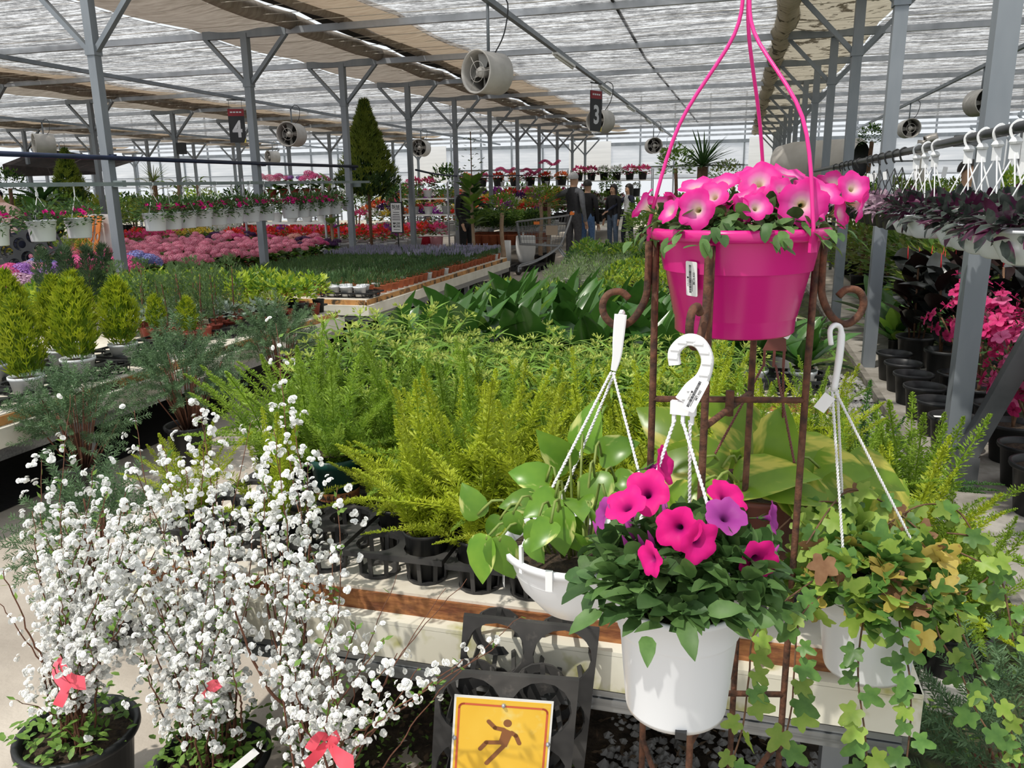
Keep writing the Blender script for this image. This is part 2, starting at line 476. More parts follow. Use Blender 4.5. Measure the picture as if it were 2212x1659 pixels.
# ================================================================= walls
WY = 33.0
wall = bpy.data.objects.new('wall_back', None); COL.objects.link(wall); wall['kind'] = 'structure'
pm = MB().box((0, 0, 0), (1.30, .03, 1.26)).mesh('wall_panel', 'milky', False)
pl = MB().box((0, 0, 0), (1.30, .03, 1.55)).mesh('window_pane', 'film_clear', False)
pu = MB().box((0, 0, 0), (1.30, .02, 1.72)).mesh('roof_light_pane', 'film_clear', False)
for k in range(33):
    x = -33.6 + k * 1.32
    obj('wall_panel', pm, wall, T(x, WY, 2.53))
    obj('window_pane', pl, wall, T(x, WY, 1.10))
    obj('roof_light_pane', pu, wall, T(x, WY, 4.16))
ms = MB().box((0, 0, 2.5), (.06, .06, 5.0)).mesh('mullion', 'steel', False)
for k in range(34): obj('mullion', ms, wall, T(-34.26 + k * 1.32, WY - .05, 0))
for z, h, m in ((.16, .32, 'cream_clean'), (1.88, .05, 'steel_light'), (2.32, .035, 'steel'), (3.22, .13, 'steel'), (3.62, .05, 'steel'), (3.98, .05, 'steel'), (4.36, .05, 'steel'), (4.75, .06, 'steel')):
    obj('transom', MB().box((-12.5, WY - .06, z), (43.6, .06, h)), wall, mat=m, smooth=False)
for x in (-5.9, 1.08, -12.88):
    obj('panel_board', MB().box((x, WY - .09, 2.6), (1.7, .03, 1.5)), wall, mat='wall_white', smooth=False)
wr = struct('wall_right', MB().box((8.9, 14, 1.6), (.05, 40, 3.2)), 'wall_white')
wl = struct('wall_left', MB().box((-34.6, 14, 1.6), (.05, 40, 3.2)), 'milky')
for k in range(14):
    obj('wall_rib', MB().box((8.84, -5 + k * 3, 1.75), (.06, .06, 3.5)), wr, mat='steel_dark', smooth=False)
for k in range(3):
    struct('trim_%d' % (k + 1), MB().box(((-9.5, -2.2, 4.3)[k], WY - .2, 2.33), (4.6, .05, .06)), 'steel_dark')

# ================================================================= benches
def bench(label, x0, x1, y0, y1, z, cream='cream', strip_mat='rustwood', nleg=3, sides='FBLR', deck='benchtop'):
    t = thing('display_bench', label, 'bench', ((x0 + x1) / 2, (y0 + y1) / 2, 0))
    w, d = x1 - x0, y1 - y0
    obj('deck', MB().box((0, 0, z - .012), (w - .03, d - .03, .024)), t, mat=deck, smooth=False)
    for s_ in (-1, 1):
        obj('edge_strip', MB().box((0, s_ * (d / 2 - .022), z - .032), (w - .05, .028, .05)), t, mat=strip_mat, smooth=False)
        obj('edge_strip', MB().box((s_ * (w / 2 - .022), 0, z - .032), (.028, d - .05, .05)), t, mat=strip_mat, smooth=False)
        # stepped cream fascia: a lip and a face
        f = MB().box((0, s_ * (d / 2 + .022), z - .105), (w + .05, .012, .085)).box((0, s_ * (d / 2 + .010), z - .058), (w + .05, .036, .010))
        obj('fascia', f, t, mat=cream, smooth=False)
        f = MB().box((s_ * (w / 2 + .022), 0, z - .105), (.012, d + .05, .085)).box((s_ * (w / 2 + .010), 0, z - .058), (.036, d + .05, .010))
        obj('fascia', f, t, mat=cream, smooth=False)
        r = MB()
        for q in range(3): r.box((0, s_ * (d / 2 + .004 + .004 * (q % 2)), z - .163 - q * .017), (w, .03, .015))
        obj('frame_rail', r, t, mat='alu', smooth=False)
        obj('frame_rail', MB().box((s_ * (w / 2), 0, z - .18), (.03, d, .055)), t, mat='alu', smooth=False)
    for i in range(nleg):
        for s_ in (-1, 1):
            yy = -d / 2 + .12 + (d - .24) * i / (nleg - 1)
            obj('leg', MB().box((s_ * (w / 2 - .10), yy, (z - .2) / 2), (.055, .055, z - .2)), t, mat='steel_light', smooth=False)
    return t
bench('cream-edged bench behind the slip warning sign, carrying the feathery ferns', -1.45, .36, 1.53, 3.02, .60, cream='cream')
bench('cream-edged bench carrying the broad glossy green leaves', -1.72, .42, 3.52, 5.65, .60, cream='cream_clean')
bench('cream-edged bench of low yellow-green plants before the shoppers', -1.75, .42, 6.2, 9.3, .60, cream='cream_clean', nleg=4)
bench('cream-edged bench carrying the lime cypresses in white pots', -5.55, -3.32, .6, 6.25, .50, cream='cream_clean', strip_mat='orangewood', nleg=5)
bench('cream-edged bench of dark green herb seedlings with a price board', -5.6, -3.30, 6.75, 11.55, .53, cream='cream_clean', strip_mat='orangewood', nleg=4)
# ================================================================= helpers for the foreground
def P(px, py, zc):
    a, b = (px - 1106.0) / 1720.0, (py - 829.5) / 1720.0
    return Vector((zc * (RW[0][0] * a + RW[0][1] * b + RW[0][2]), zc * (RW[1][0] * a + RW[1][1] * b + RW[1][2]),
                   1.5 + zc * (RW[2][0] * a + RW[2][1] * b + RW[2][2])))
def onz(px, py, z):
    d = P(px, py, 1.0) - Vector((0, 0, 1.5)); k = (z - 1.5) / d.z
    return Vector((0, 0, 1.5)) + d * k
def aty(px, py, y):
    d = P(px, py, 1.0) - Vector((0, 0, 1.5)); return Vector((0, 0, 1.5)) + d * (y / d.y)
def atx(px, py, x):
    d = P(px, py, 1.0) - Vector((0, 0, 1.5)); return Vector((0, 0, 1.5)) + d * (x / d.x)
def curve(pts, n=8):
    """smooth path through the points"""
    pts = [Vector(p) for p in pts]; out = []
    for i in range(len(pts) - 1):
        a = pts[max(i - 1, 0)]; b = pts[i]; c = pts[i + 1]; d = pts[min(i + 2, len(pts) - 1)]
        for k in range(n):
            t = k / n
            out.append(.5 * ((2 * b) + (c - a) * t + (2 * a - 5 * b + 4 * c - d) * t * t + (3 * b - a - 3 * c + d) * t ** 3))
    out.append(pts[-1])
    return out
def rope(mb, p, q, r=.0022, turns=None, n=None):
    p, q = Vector(p), Vector(q); L = (q - p).length; d = (q - p).normalized()
    x = d.orthogonal().normalized(); y = d.cross(x)
    turns = turns or L / .012; n = n or int(turns * 5)
    for k in range(2):
        mb.tube([p + d * (L * i / n) + (x * cos(2 * pi * turns * i / n + k * pi) + y * sin(2 * pi * turns * i / n + k * pi)) * r * .55 for i in range(n + 1)], r * .75, 4)
    return mb
def text(name, body, size, parent, M, mat='ink', bold=0.0):
    cu = bpy.data.curves.new(name, 'FONT'); cu.body = body; cu.size = size
    cu.align_x = 'CENTER'; cu.align_y = 'CENTER'; cu.offset = bold; cu.resolution_u = 3
    cu.materials.append(MATS[mat])
    o = bpy.data.objects.new(name + '_curve', cu); COL.objects.link(o)
    me = bpy.data.meshes.new_from_object(o.evaluated_get(bpy.context.evaluated_depsgraph_get()))
    bpy.data.objects.remove(o)
    me.name = name
    return obj(name, me, parent, M)
surf('ink', (.015, .015, .018), rough=.6)
surf('paper', (.80, .80, .80), (.86, .86, .86), 20, .6)
def price_tag(parent, M, w, h, price, line=None):
    """paper tag in its own XY plane, face +Z"""
    mb = MB(); c = min(w, h) * .12; vs = []
    for sx, sy, a0 in ((1, 1, 0), (-1, 1, 90), (-1, -1, 180), (1, -1, 270)):
        for k in range(4):
            a = radians(a0 + k * 30); vs.append((sx * (w / 2 - c) + c * cos(a), sy * (h / 2 - c) + c * sin(a)))
    n = len(vs)
    mb.add([(x, y, .0003) for x, y in vs] + [(x, y, -.0003) for x, y in vs],
           [tuple(range(n)), tuple(range(2 * n - 1, n - 1, -1))] + [(i, i + n, (i + 1) % n + n, (i + 1) % n) for i in range(n)])
    t = obj('price_tag', mb, parent, M, mat='paper', smooth=False, label='white price tag')
    bc = MB(); x = -w * .40; rr = random.Random(len(price) + int(w * 1e4))
    while x < w * .40:
        b = rr.choice((.006, .010, .016)) * w; bc.box((x + b / 2, h * .12, .0005), (b, h * .20, .0003)); x += b + rr.choice((.006, .012)) * w
    bc.box((w * -.18, -h * .06, .0005), (w * .36, h * .03, .0003))
    obj('barcode', bc, t, mat='ink', smooth=False)
    text('lettering', price, h * .27, t, T(w * .02, -h * .22, .0006))
    if line: text('lettering', line, h * .16, t, T(-w * .08, h * .31, .0006))
    return t

# ---------------------------------------------------------------- colours
surf('rust', (.045, .025, .018), (.15, .062, .034), 55, .85, bump=.5, c3=(.20, .10, .06), s3=20, lo3=.55, hi3=.75)
surf('pink_plastic', (.62, .012, .21), (.66, .014, .235), 5, .22, spec=.55)
surf('pink_plastic_dull', (.75, .03, .27), rough=.35)
surf('white_plastic', (.76, .78, .82), (.80, .82, .85), 4, .35, spec=.45)
surf('white_hanger', (.85, .86, .87), rough=.35)
surf('white_rope', (.78, .78, .79), rough=.7)
surf('brown_plastic', (.15, .045, .035), rough=.45)
surf('black_plastic', (.012, .013, .014), (.022, .023, .025), 9, .42)
surf('black_dusty', (.022, .022, .023), (.10, .095, .09), 7, .55, lo=.42, hi=.85, c3=(.2, .18, .16), s3=18, lo3=.62, hi3=.85)
surf('green_plastic', (.006, .05, .04), rough=.4)
leafmat('petunia_leaf', (.085, .17, .045), (.15, .27, .08), .3, .5, 40)
leafmat('petunia_leaf_dark', (.05, .115, .032), (.095, .19, .055), .3, .5, 40)
leafmat('pothos_leaf', (.12, .27, .03), (.23, .40, .045), .35, .28, 14, c3=(.62, .66, .22), lo3=.56, hi3=.63, s3=16, wave=(2.4, .7, 1))
leafmat('pothos_big', (.17, .31, .03), (.28, .43, .045), .4, .28, 9, c3=(.66, .62, .12), lo3=.50, hi3=.60, s3=11, wave=(2.4, .7, 1))
leafmat('ivy_green', (.07, .17, .035), (.15, .29, .06), .3, .4, 30)
leafmat('ivy_lime', (.22, .36, .05), (.34, .44, .09), .35, .45, 30)
leafmat('ivy_yellow', (.48, .36, .07), (.55, .46, .13), .35, .5, 40, c3=(.30, .13, .05), lo3=.58, hi3=.7, s3=50)
leafmat('ivy_brown', (.20, .10, .05), (.30, .17, .09), .2, .7, 40)
leafmat('stem_green', (.16, .24, .05), (.26, .32, .08), .1, .5, 40)
leafmat('stem_brown', (.10, .055, .03), (.17, .09, .05), .0, .7, 40)
petalmat('petal_pink', [(.0, (.30, .28, .05)), (.12, (.72, .62, .28)), (.24, (.84, .66, .60)), (.40, (.82, .30, .56)), (.58, (.80, .08, .40)), (.9, (.76, .025, .30))], .030, .3, streak=.10)
petalmat('petal_magenta', [(.0, (.06, .005, .05)), (.15, (.20, .01, .14)), (.32, (.62, .012, .22)), (.7, (.78, .012, .24)), (1.0, (.70, .010, .22))], .026, .25, streak=.1)
petalmat('petal_purple', [(.0, (.05, .01, .06)), (.3, (.30, .04, .26)), (1.0, (.42, .06, .34))], .026, .25, streak=.1)

# ---------------------------------------------------------------- petunia flower
def funnel_mesh(name, R, mats, n=30, lobe=.10, ruf=.05, seed=1, deep=1.0):
    r_ = random.Random(seed); ph = [r_.uniform(-1, 1) for _ in range(8)]
    prof = [(.05, -1.02), (.085, -.75), (.12, -.52), (.19, -.32), (.36, -.14), (.62, -.03), (.86, .0), (1.0, -.03)]
    mb = MB(); vs = []
    for j, (r, z) in enumerate(prof):
        for k in range(n):
            t = 2 * pi * k / n
            e = max(0, (r - .3) / .7)
            rr = R * r * (1 - 1.9 * lobe * e * (1 - abs(cos(2.5 * t))) ** 1.3 + .04 * e * sin(2 * t + ph[0] * 3) + .03 * e * sin(7 * t + ph[4] * 3))
            zz = R * (z * deep + e * ruf * (sin(5 * t + ph[1]) + .7 * sin(3 * t + ph[2] * 3) + .5 * sin(10 * t + ph[3])))
            vs.append((rr * cos(t), rr * sin(t), zz))
    fs = [(j * n + k, j * n + (k + 1) % n, (j + 1) * n + (k + 1) % n, (j + 1) * n + k) for j in range(len(prof) - 1) for k in range(n)]
    mb.add(vs, fs)
    for k in range(5):
        a = 2 * pi * k / 5
        d = Vector((cos(a) * .42, sin(a) * .42, .9)).normalized()
        mb.kite(Vector((0, 0, -1.06 * R * deep)), d, (cos(a), sin(a), -.3), R * .75, R * .16, 1)
    mb.tube([(0, 0, -1.0 * R * deep), (0, 0, -1.5 * R * deep)], R * .035, 4, 1)
    return mb.mesh(name, mats)
FL_PINK = [funnel_mesh('flower', .030, ('petal_pink', 'petunia_leaf'), seed=s_, ruf=.06) for s_ in (1, 2, 3)]
FL_MAG = [funnel_mesh('flower', .026, ('petal_magenta', 'petunia_leaf_dark'), seed=s_, lobe=.10, ruf=.05) for s_ in (4, 5, 6)]
FL_PUR = [funnel_mesh('flower', .024, ('petal_purple', 'petunia_leaf_dark'), seed=s_, lobe=.10, ruf=.07) for s_ in (7, 8)]
def leafmesh(name, L, W, rows, mat, bend=.4, fold=.25, twist=0.0):
    return MB().leaf(None, L, W, bend, fold, rows, 0, twist=twist).mesh(name, mat)
PET_L = [leafmesh('leaf', .030, .017, ROUNDL, 'petunia_leaf', .5, .25), leafmesh('leaf', .036, .017, OVATE, 'petunia_leaf', .8, .3),
         leafmesh('leaf', .026, .015, ROUNDL, 'petunia_leaf_dark', .2, .2), leafmesh('leaf', .034, .019, ROUNDL, 'petunia_leaf_dark', 1.0, .25)]
def dome_leaves(t, c, rx, rz, n, meshes, zmin=-.35, name='leaf', out=.6, sc=(.8, 1.2), rr=None, inner=.55):
    """leaves over a rounded crown around c (local to t)"""
    rr = rr or rnd
    for i in range(n):
        a = rr.uniform(0, 2 * pi); u = rr.uniform(zmin, 1); k = sqrt(max(0, 1 - u * u)) if u > 0 else 1 + .15 * rr.random()
        q = rr.uniform(inner, 1.0)
        p = Vector((c[0] + rx * k * cos(a) * q, c[1] + rx * k * sin(a) * q, c[2] + rz * u * (q if u > 0 else 1)))
        d = Vector((cos(a) * out + rr.uniform(-.6, .6), sin(a) * out + rr.uniform(-.6, .6), .35 + .5 * u + rr.uniform(-.5, .4)))
        up = Vector((cos(a) * .5, sin(a) * .5, 1))
        obj(name, rr.choice(meshes), t, aim(p, d, up, rr.uniform(-.6, .6)) @ S(rr.uniform(*sc)))

def leaf_mass(t, c, rx, rz, n, mat, L, W, rr, zmin=-.25, name='foliage', inner=.35):
    """the leaves too hidden to pick out, joined"""
    mb = MB()
    for i in range(n):
        a = rr.uniform(0, 2 * pi); u = rr.uniform(zmin, 1); k = sqrt(max(0, 1 - u * u)); q = rr.uniform(inner, .95)
        p = Vector((c[0] + rx * k * cos(a) * q, c[1] + rx * k * sin(a) * q, c[2] + rz * u * q))
        d = Vector((cos(a) * .6 + rr.uniform(-.6, .6), sin(a) * .6 + rr.uniform(-.6, .6), .35 + .5 * u + rr.uniform(-.5, .4)))
        mb.leaf(aim(p, d, (cos(a) * .5, sin(a) * .5, 1), rr.uniform(-.6, .6)), L * rr.uniform(.7, 1.2), W, rr.uniform(.2, .9), .25, [(0, .05), (.3, .5), (.7, .42), (1, .02)])
    o = obj(name, mb, t, mat=mat); o['kind'] = 'stuff'
    return o

# ---------------------------------------------------------------- rusty plant stand
SX, SY = 0.0, 1.325
rods = {'L': (-.126, 1.305), 'R': (.122, 1.366), 'F': (-.036, 1.197), 'B': (.036, 1.452)}
stand = thing('plant_stand', 'rusty iron plant stand with scrolled hooks holding the bright pink pot', 'plant stand', (SX, SY, 0))
RR = .0058
for k, (x, y) in rods.items():
    lx, ly = x - SX, y - SY
    obj('rod', MB().tube([(lx, ly, 0), (lx, ly, .7), (lx * .99, ly * .99, 1.20), (lx, ly, 1.418)], RR, 8), stand, mat='rust')
    # scrolled hook beside each rod, curling outward
    d = Vector((lx, ly, 0)).normalized()
    prof = [(.012, 1.418), (.012, 1.36), (.016, 1.325), (.036, 1.292), (.062, 1.280), (.084, 1.294), (.090, 1.316), (.079, 1.334), (.058, 1.337), (.044, 1.326)]
    obj('hook', MB().tube([Vector((lx, ly, 0)) + d * (r * .93) + Vector((0, 0, z)) for r, z in
                           [(p.x, p.z) for p in curve([(a, 0, b) for a, b in prof], 4)]], RR * 1.05, 8), stand, mat='rust')
for z in (1.157, .60):
    for a, b in (('L', 'R'), ('F', 'B')):
        pa, pb = rods[a], rods[b]; dz = 0 if a == 'L' else -.012
        obj('cross_bar', MB().tube([(pa[0] - SX, pa[1] - SY, z + dz), (pb[0] - SX, pb[1] - SY, z + dz - .004)], RR * .95, 7), stand, mat='rust')
for a, b in (('L', 'F'), ('F', 'R')):
    pa, pb = rods[a], rods[b]
    obj('foot_brace', MB().tube(curve([(pa[0] - SX, pa[1] - SY, .50), ((pa[0] + pb[0]) / 2 - SX, (pa[1] + pb[1]) / 2 - SY - .0, .44), (pb[0] - SX, pb[1] - SY, .50)], 4), RR * .9, 7), stand, mat='rust')
obj('bolt', MB().tube([(0, .003, 1.13), (0, .003, 1.172)], .008, 6), stand, mat='rust')

# ---------------------------------------------------------------- bright pink pot of petunias
pk = thing('petunia_pot', 'glossy bright pink pot of pale-throated pink petunias on the rusty stand', 'potted plant', (SX, SY, 1.274))
prof = [(.0, .006), (.085, .006), (.090, .0), (.0935, .003), (.0945, .026), (.0965, .028), (.1155, .118), (.1165, .119), (.1172, .1265), (.1182, .1275), (.1188, .135), (.1198, .136), (.1206, .1475),
        (.134, .1475), (.138, .150), (.1385, .161), (.136, .165), (.131, .166), (.127, .163), (.124, .150), (.115, .10)]
obj('pot', MB().lathe(prof, 64), pk, mat='pink_plastic')
obj('soil', MB().lathe([(.12, .150), (.0, .153)], 24), pk, mat='potsoil')
top = Vector((-.005, .02, .525))
for k, (a, bow) in enumerate(((186, .02), (318, .035), (72, .015))):
    a = radians(a); e = Vector((.137 * cos(a), .137 * sin(a), .155)); m1 = top.lerp(e, .12) + Vector((0, 0, -.03)); m2 = top.lerp(e, .55) + Vector((cos(a) * bow, sin(a) * bow, .0))
    h = obj('hanger_strap', MB().tube(curve([top + Vector((cos(a) * .006, sin(a) * .006, 0)), m1, m2, e + Vector((0, 0, .025)), e], 6), [.0029] * 24 + [.0042], 8), pk, mat='pink_plastic_dull')
    obj('clip', MB().bar(e + Vector((cos(a) * .003, sin(a) * .003, .008)), e + Vector((cos(a) * .003, sin(a) * .003, -.022)), .014, .005, (cos(a), sin(a), 0)), h, mat='pink_plastic_dull', smooth=False)
hk = MB().box(tuple(top + Vector((0, 0, .012))), (.026, .012, .03))
hk.tube(curve([top + Vector((0, 0, .02)), top + Vector((.018, 0, .055)), top + Vector((.0, 0, .085)), top + Vector((-.025, 0, .065))], 5), .005, 8)
obj('hanger_hook', hk, pk, mat='pink_plastic_dull')
price_tag(pk, T(-.0640, -.0985, .093) @ RZ(radians(-30)) @ RX(radians(90 + 11.5)) @ RZ(radians(86)), .054, .0195, '₩14,400', '사피니아 ♥')
pinks = [((1503, 452), 1.17, (-.25, -1, .12), 1.1), ((1733, 440), 1.15, (.02, -1, .10), 1.35), ((1640, 388), 1.24, (-.05, -.75, .6), 1.25), ((1706, 372), 1.27, (.3, -.25, .9), 1.15), ((1500, 398), 1.25, (-.2, -.35, .9), 1.05),
         ((1563, 392), 1.28, (-.1, -.45, .8), 1.0), ((1598, 425), 1.20, (-.5, -.2, .75), 1.1), ((1782, 412), 1.22, (.35, -.5, .7), 1.15), ((1846, 404), 1.23, (.35, -.9, .35), 1.0), ((1864, 446), 1.24, (.95, -.25, -.25), 1.0),
         ((1803, 388), 1.36, (.2, .45, .85), 1.05), ((1385, 440), 1.26, (-.85, .1, .55), 1.05), ((1424, 432), 1.30, (-.1, .25, 1), 1.05), ((1468, 430), 1.29, (.35, .2, .9), 1.05), ((1572, 440), 1.22, (.1, .1, 1), 1.05),
         ((1662, 428), 1.22, (.0, -.65, .6), .95), ((1695, 412), 1.21, (.5, -.55, .6), 1.05), ((1682, 368), 1.33, (.1, -.1, 1), 1.1), ((1622, 372), 1.33, (-.15, -.3, .9), 1.1), ((1818, 462), 1.24, (.75, -.5, .2), .85), ((1600, 455), 1.17, (-.75, -.5, -.2), .85), ((1745, 405), 1.30, (.1, -.5, .8), 1.0), ((1540, 420), 1.20, (-.3, -.7, .5), .95), ((1635, 445), 1.15, (.2, -.75, .45), .85), ((1580, 385), 1.36, (-.2, -.1, 1), 1.0), ((1445, 455), 1.20, (-.6, -.5, .4), .8), ((1765, 450), 1.20, (.5, -.7, .3), .8)]
for i, ((px, py), zc, d, s_) in enumerate(pinks):
    w = P(px, py, zc) - Vector((SX, SY, 1.274))
    obj('flower', FL_PINK[i % 3], pk, aimz(w, d) @ RZ(i * 1.3) @ S(s_ * .92))
rl = random.Random(3)
dome_leaves(pk, (0, 0, .165), .122, .034, 150, PET_L, -.1, rr=rl, sc=(.8, 1.2), inner=.7)
leaf_mass(pk, (0, 0, .163), .115, .032, 260, 'petunia_leaf', .032, .015, rl, -.05)
for a in (200, 232, 255, 290, 318, 345):            # sprigs spilling over the rim
    a = radians(a)
    for k in range(7):
        p = Vector((cos(a) * (.128 + .006 * k), sin(a) * (.128 + .006 * k), .176 - .005 * k)) + Vector((rl.uniform(-.014, .014), rl.uniform(-.012, .012), 0))
        obj('leaf', rl.choice(PET_L), pk, aim(p, (cos(a) + rl.uniform(-.9, .9), sin(a) + rl.uniform(-.9, .9), rl.uniform(-.9, .2)), (0, 0, 1)) @ S(rl.uniform(.7, 1)))
stems = MB()
for i, ((px, py), zc, d, s_) in enumerate(pinks):
    w = P(px, py, zc) - Vector((SX, SY, 1.274)) - Vector(d).normalized() * .04 * s_
    stems.tube(curve([(w.x * .45, w.y * .45, .15), (w.x * .9, w.y * .9, (w.z + .15) / 2), tuple(w)], 3), .0016, 4)
obj('stems', stems, pk, mat='stem_green')

# ---------------------------------------------------------------- white hanging pots
WPOT = [(.0, .004), (.060, .004), (.064, .0), (.0655, .006), (.0745, .112), (.0765, .116), (.0785, .120), (.0805, .152), (.0835, .154), (.0835, .160), (.0805, .162), (.078, .158), (.070, .10)]
def sweep(mb, path, ws, th, across=(0, 1, 0)):
    """rectangular section swept along a path; th is measured along 'across'"""
    ac = Vector(across); vs = []
    for i, p in enumerate(path):
        d = (path[min(i + 1, len(path) - 1)] - path[max(i - 1, 0)]).normalized(); x = d.cross(ac).normalized() * ws[i] / 2; y = ac * th / 2
        e = x * .78; f = y * .6
        vs += [p - x - f, p - e - y, p + e - y, p + x - f, p + x + f, p + e + y, p - e + y, p - x + f]
    fs = [(8 * i + k, 8 * i + (k + 1) % 8, 8 * i + 8 + (k + 1) % 8, 8 * i + 8 + k) for i in range(len(path) - 1) for k in range(8)]
    n = 8 * (len(path) - 1)
    mb.add(vs, fs + [tuple(range(7, -1, -1)), tuple(n + k for k in range(8))])
def hook_mesh(s_, ribs=True):
    """flat moulded plastic hook; origin where it hangs, plate below"""
    mb = MB()
    path = curve([(-.026, 0, -.018), (-.027, 0, -.002), (-.014, 0, .012), (.002, 0, .010), (.012, 0, -.008), (.008, 0, -.030), (-.004, 0, -.046), (-.012, 0, -.062)], 5)
    N = len(path)
    sweep(mb, path, [.0135 if i < N * .6 else .0135 + .012 * (i / N - .6) / .4 for i in range(N)], .010)
    if ribs:
        for i in range(3, len(path) - 2, 3):
            mb.box(tuple(path[i] + Vector((0, -.0055, 0))), (.011, .002, .0022), None)
    mb.box((-.014, 0, -.070), (.030, .008, .016))
    for k in (-1, 0, 1): mb.box((-.014 + k * .011, 0, -.082), (.004, .005, .014))
    return mb.mesh('hook', 'white_hanger', False)
HOOK = hook_mesh(1)
def hang_ropes(t, top, rim, zr, angs, mat='white_rope', r=.0022, spread=.010):
    for k, a in enumerate(angs):
        a = radians(a)
        mb = MB(); e = Vector((rim * cos(a), rim * sin(a), zr)); st_ = Vector(top) + Vector(((k - 1) * spread, 0, 0))
        rope(mb, st_, e + Vector((0, 0, .03)), r)
        o = obj('rope', mb, t, mat=mat)
        obj('rope_clip', MB().bar(e + Vector((0, 0, .034)), e + Vector((0, 0, -.008)), .006, .004, (cos(a), sin(a), 0)), o, mat='white_hanger', smooth=False)

# front pot
FPO = Vector((-.050, .950, .834))
fp = thing('petunia_basket', 'white hanging pot of magenta petunias below the pink pot', 'hanging plant', tuple(FPO))
obj('pot', MB().lathe(WPOT, 56), fp, mat='white_plastic')
obj('foot_notch', MB().box((.012, -.064, .004), (.014, .012, .010)), fp, mat='black_plastic', smooth=False)
obj('soil', MB().lathe([(.078, .142), (.0, .148)], 20), fp, mat='potsoil')
hp = P(1500, 752, 1.035) - FPO
obj('hook', HOOK, fp, T(hp.x + .004, hp.y, hp.z - .004) @ RZ(radians(-12)) @ S(1.12))
hang_ropes(fp, (hp.x - .012, hp.y, hp.z - .098), .081, .150, (205, 330, 85))
price_tag(fp, T(hp.x + .004, hp.y - .010, hp.z - .060) @ RX(radians(84)) @ RZ(radians(66)), .046, .017, '₩7,900', '사피니아 ♥')
mags = [((1396, 1062), .98, (-.1, -.75, .65), 1.05), ((1350, 1088), .94, (-.3, -.45, .85), .95), ((1438, 1004), 1.06, (.85, -.15, .3), 1.0), ((1463, 1142), .92, (-.2, -.95, .25), .95), ((1512, 1172), .91, (.55, -.75, .1), .9),
        ((1640, 1214), .95, (.55, -.85, .0), 1.0), ((1572, 1072), 1.05, (.45, -.4, .75), 1.0), ((1403, 1208), .90, (-.7, -.6, .1), .75)]
purs = [((1568, 1112), .97, (.15, -.55, .85), 1.0), ((1672, 1118), 1.03, (.9, -.2, .2), .8), ((1300, 1108), .96, (-.8, -.4, .4), .75)]
for i, ((px, py), zc, d, s_) in enumerate(mags + purs):
    w = P(px, py, zc) - FPO
    obj('flower', FL_MAG[i % 3] if i < len(mags) else FL_PUR[i % 2], fp, aimz(w, d) @ RZ(i * 1.7) @ S(s_ * 1.12))
rl = random.Random(5)
dome_leaves(fp, (.004, 0, .182), .120, .066, 295, PET_L, -.16, rr=rl, sc=(.95, 1.4), inner=.82)
leaf_mass(fp, (.004, 0, .176), .112, .060, 420, 'petunia_leaf_dark', .034, .017, rl, -.1)
leaf_mass(fp, (.004, 0, .180), .116, .062, 300, 'petunia_leaf', .034, .016, rl, -.1)
for i in range(16):
    buds = MB()
    a = rl.uniform(0, 2 * pi); r = rl.uniform(.03, .11)
    p = Vector((r * cos(a), r * sin(a), .20 + .06 * (1 - r / .12)))
    d = Vector((cos(a) * .5, sin(a) * .5, 1)).normalized()
    buds.tube([p, p + d * .02, p + d * .034], [.0016, .0036, .0008], 5)
    obj('bud', buds, fp, mat='petal_purple')

# right pot with yellowing ivy
RPX, RPY, RPZ = .262, 1.405, .655
vp_ = thing('ivy_basket', 'white hanging pot of yellowing ivy trailing below the bench edge', 'hanging plant', (RPX, RPY, RPZ), ry=radians(-3))
obj('pot', MB().lathe([(r * 1.12, z * 1.05) for r, z in WPOT], 48), vp_, mat='white_plastic')
obj('soil', MB().lathe([(.086, .150), (.0, .155)], 20), vp_, mat='potsoil')
hp2 = P(1853, 712, 1.285) - Vector((RPX, RPY, RPZ))
lp = MB().tube(curve([(hp2.x - .008, hp2.y - .008, hp2.z - .020), (hp2.x - .010, hp2.y - .008, hp2.z + .004), (hp2.x, hp2.y, hp2.z + .011), (hp2.x + .008, hp2.y + .004, hp2.z), (hp2.x + .006, hp2.y, hp2.z - .04), (hp2.x - .001, hp2.y, hp2.z - .098)], 5), [.0045] * 16 + [.006] * 6 + [.0055] * 4, 6)
obj('strap_loop', lp, vp_, mat='white_hanger')
obj('twist_tag', MB().box((0, 0, 0), (.020, .0006, .030), T(hp2.x - .016, hp2.y - .006, hp2.z - .118) @ RY(radians(35))), vp_, mat='paper', smooth=False)
hang_ropes(vp_, (hp2.x, hp2.y, hp2.z - .098), .092, .162, (238, 352, 110), spread=.004)
def ivy_leaf(mat, s_=.032):
    pts = []
    for k in range(26):
        th = -90 + (k + .5) * 360 / 26; d = lambda c: min(abs(th - c), 360 - abs(th - c))
        r = .34 + max(.66 * math.exp(-(d(90) / 27) ** 2), max(.40 * math.exp(-(d(90 + q * 62) / 23) ** 2) for q in (-1, 1)), max(.20 * math.exp(-(d(90 + q * 122) / 26) ** 2) for q in (-1, 1)))
        if d(-90) < 12: r = .12
        pts.append((r * cos(radians(th)), r * sin(radians(th)) + .25))
    vs = [(0, .28 * s_, -.04 * s_)] + [(x * s_, y * s_, (abs(x) * .22 - .18 * y * abs(y)) * s_) for x, y in pts]
    n = len(pts)
    return MB().add(vs, [(0, 1 + i, 1 + (i + 1) % n) for i in range(n)]).mesh('leaf', mat)
IVY = {k: ivy_leaf('ivy_' + k) for k in ('green', 'lime', 'yellow', 'brown')}
rl = random.Random(9)
mix = [IVY['green']] * 8 + [IVY['lime']] * 8 + [IVY['yellow']] * 4 + [IVY['brown']]
dome_leaves(vp_, (.0, 0, .165), .140, .095, 215, mix, -.2, rr=rl, sc=(.8, 1.35), out=.4, inner=.7)
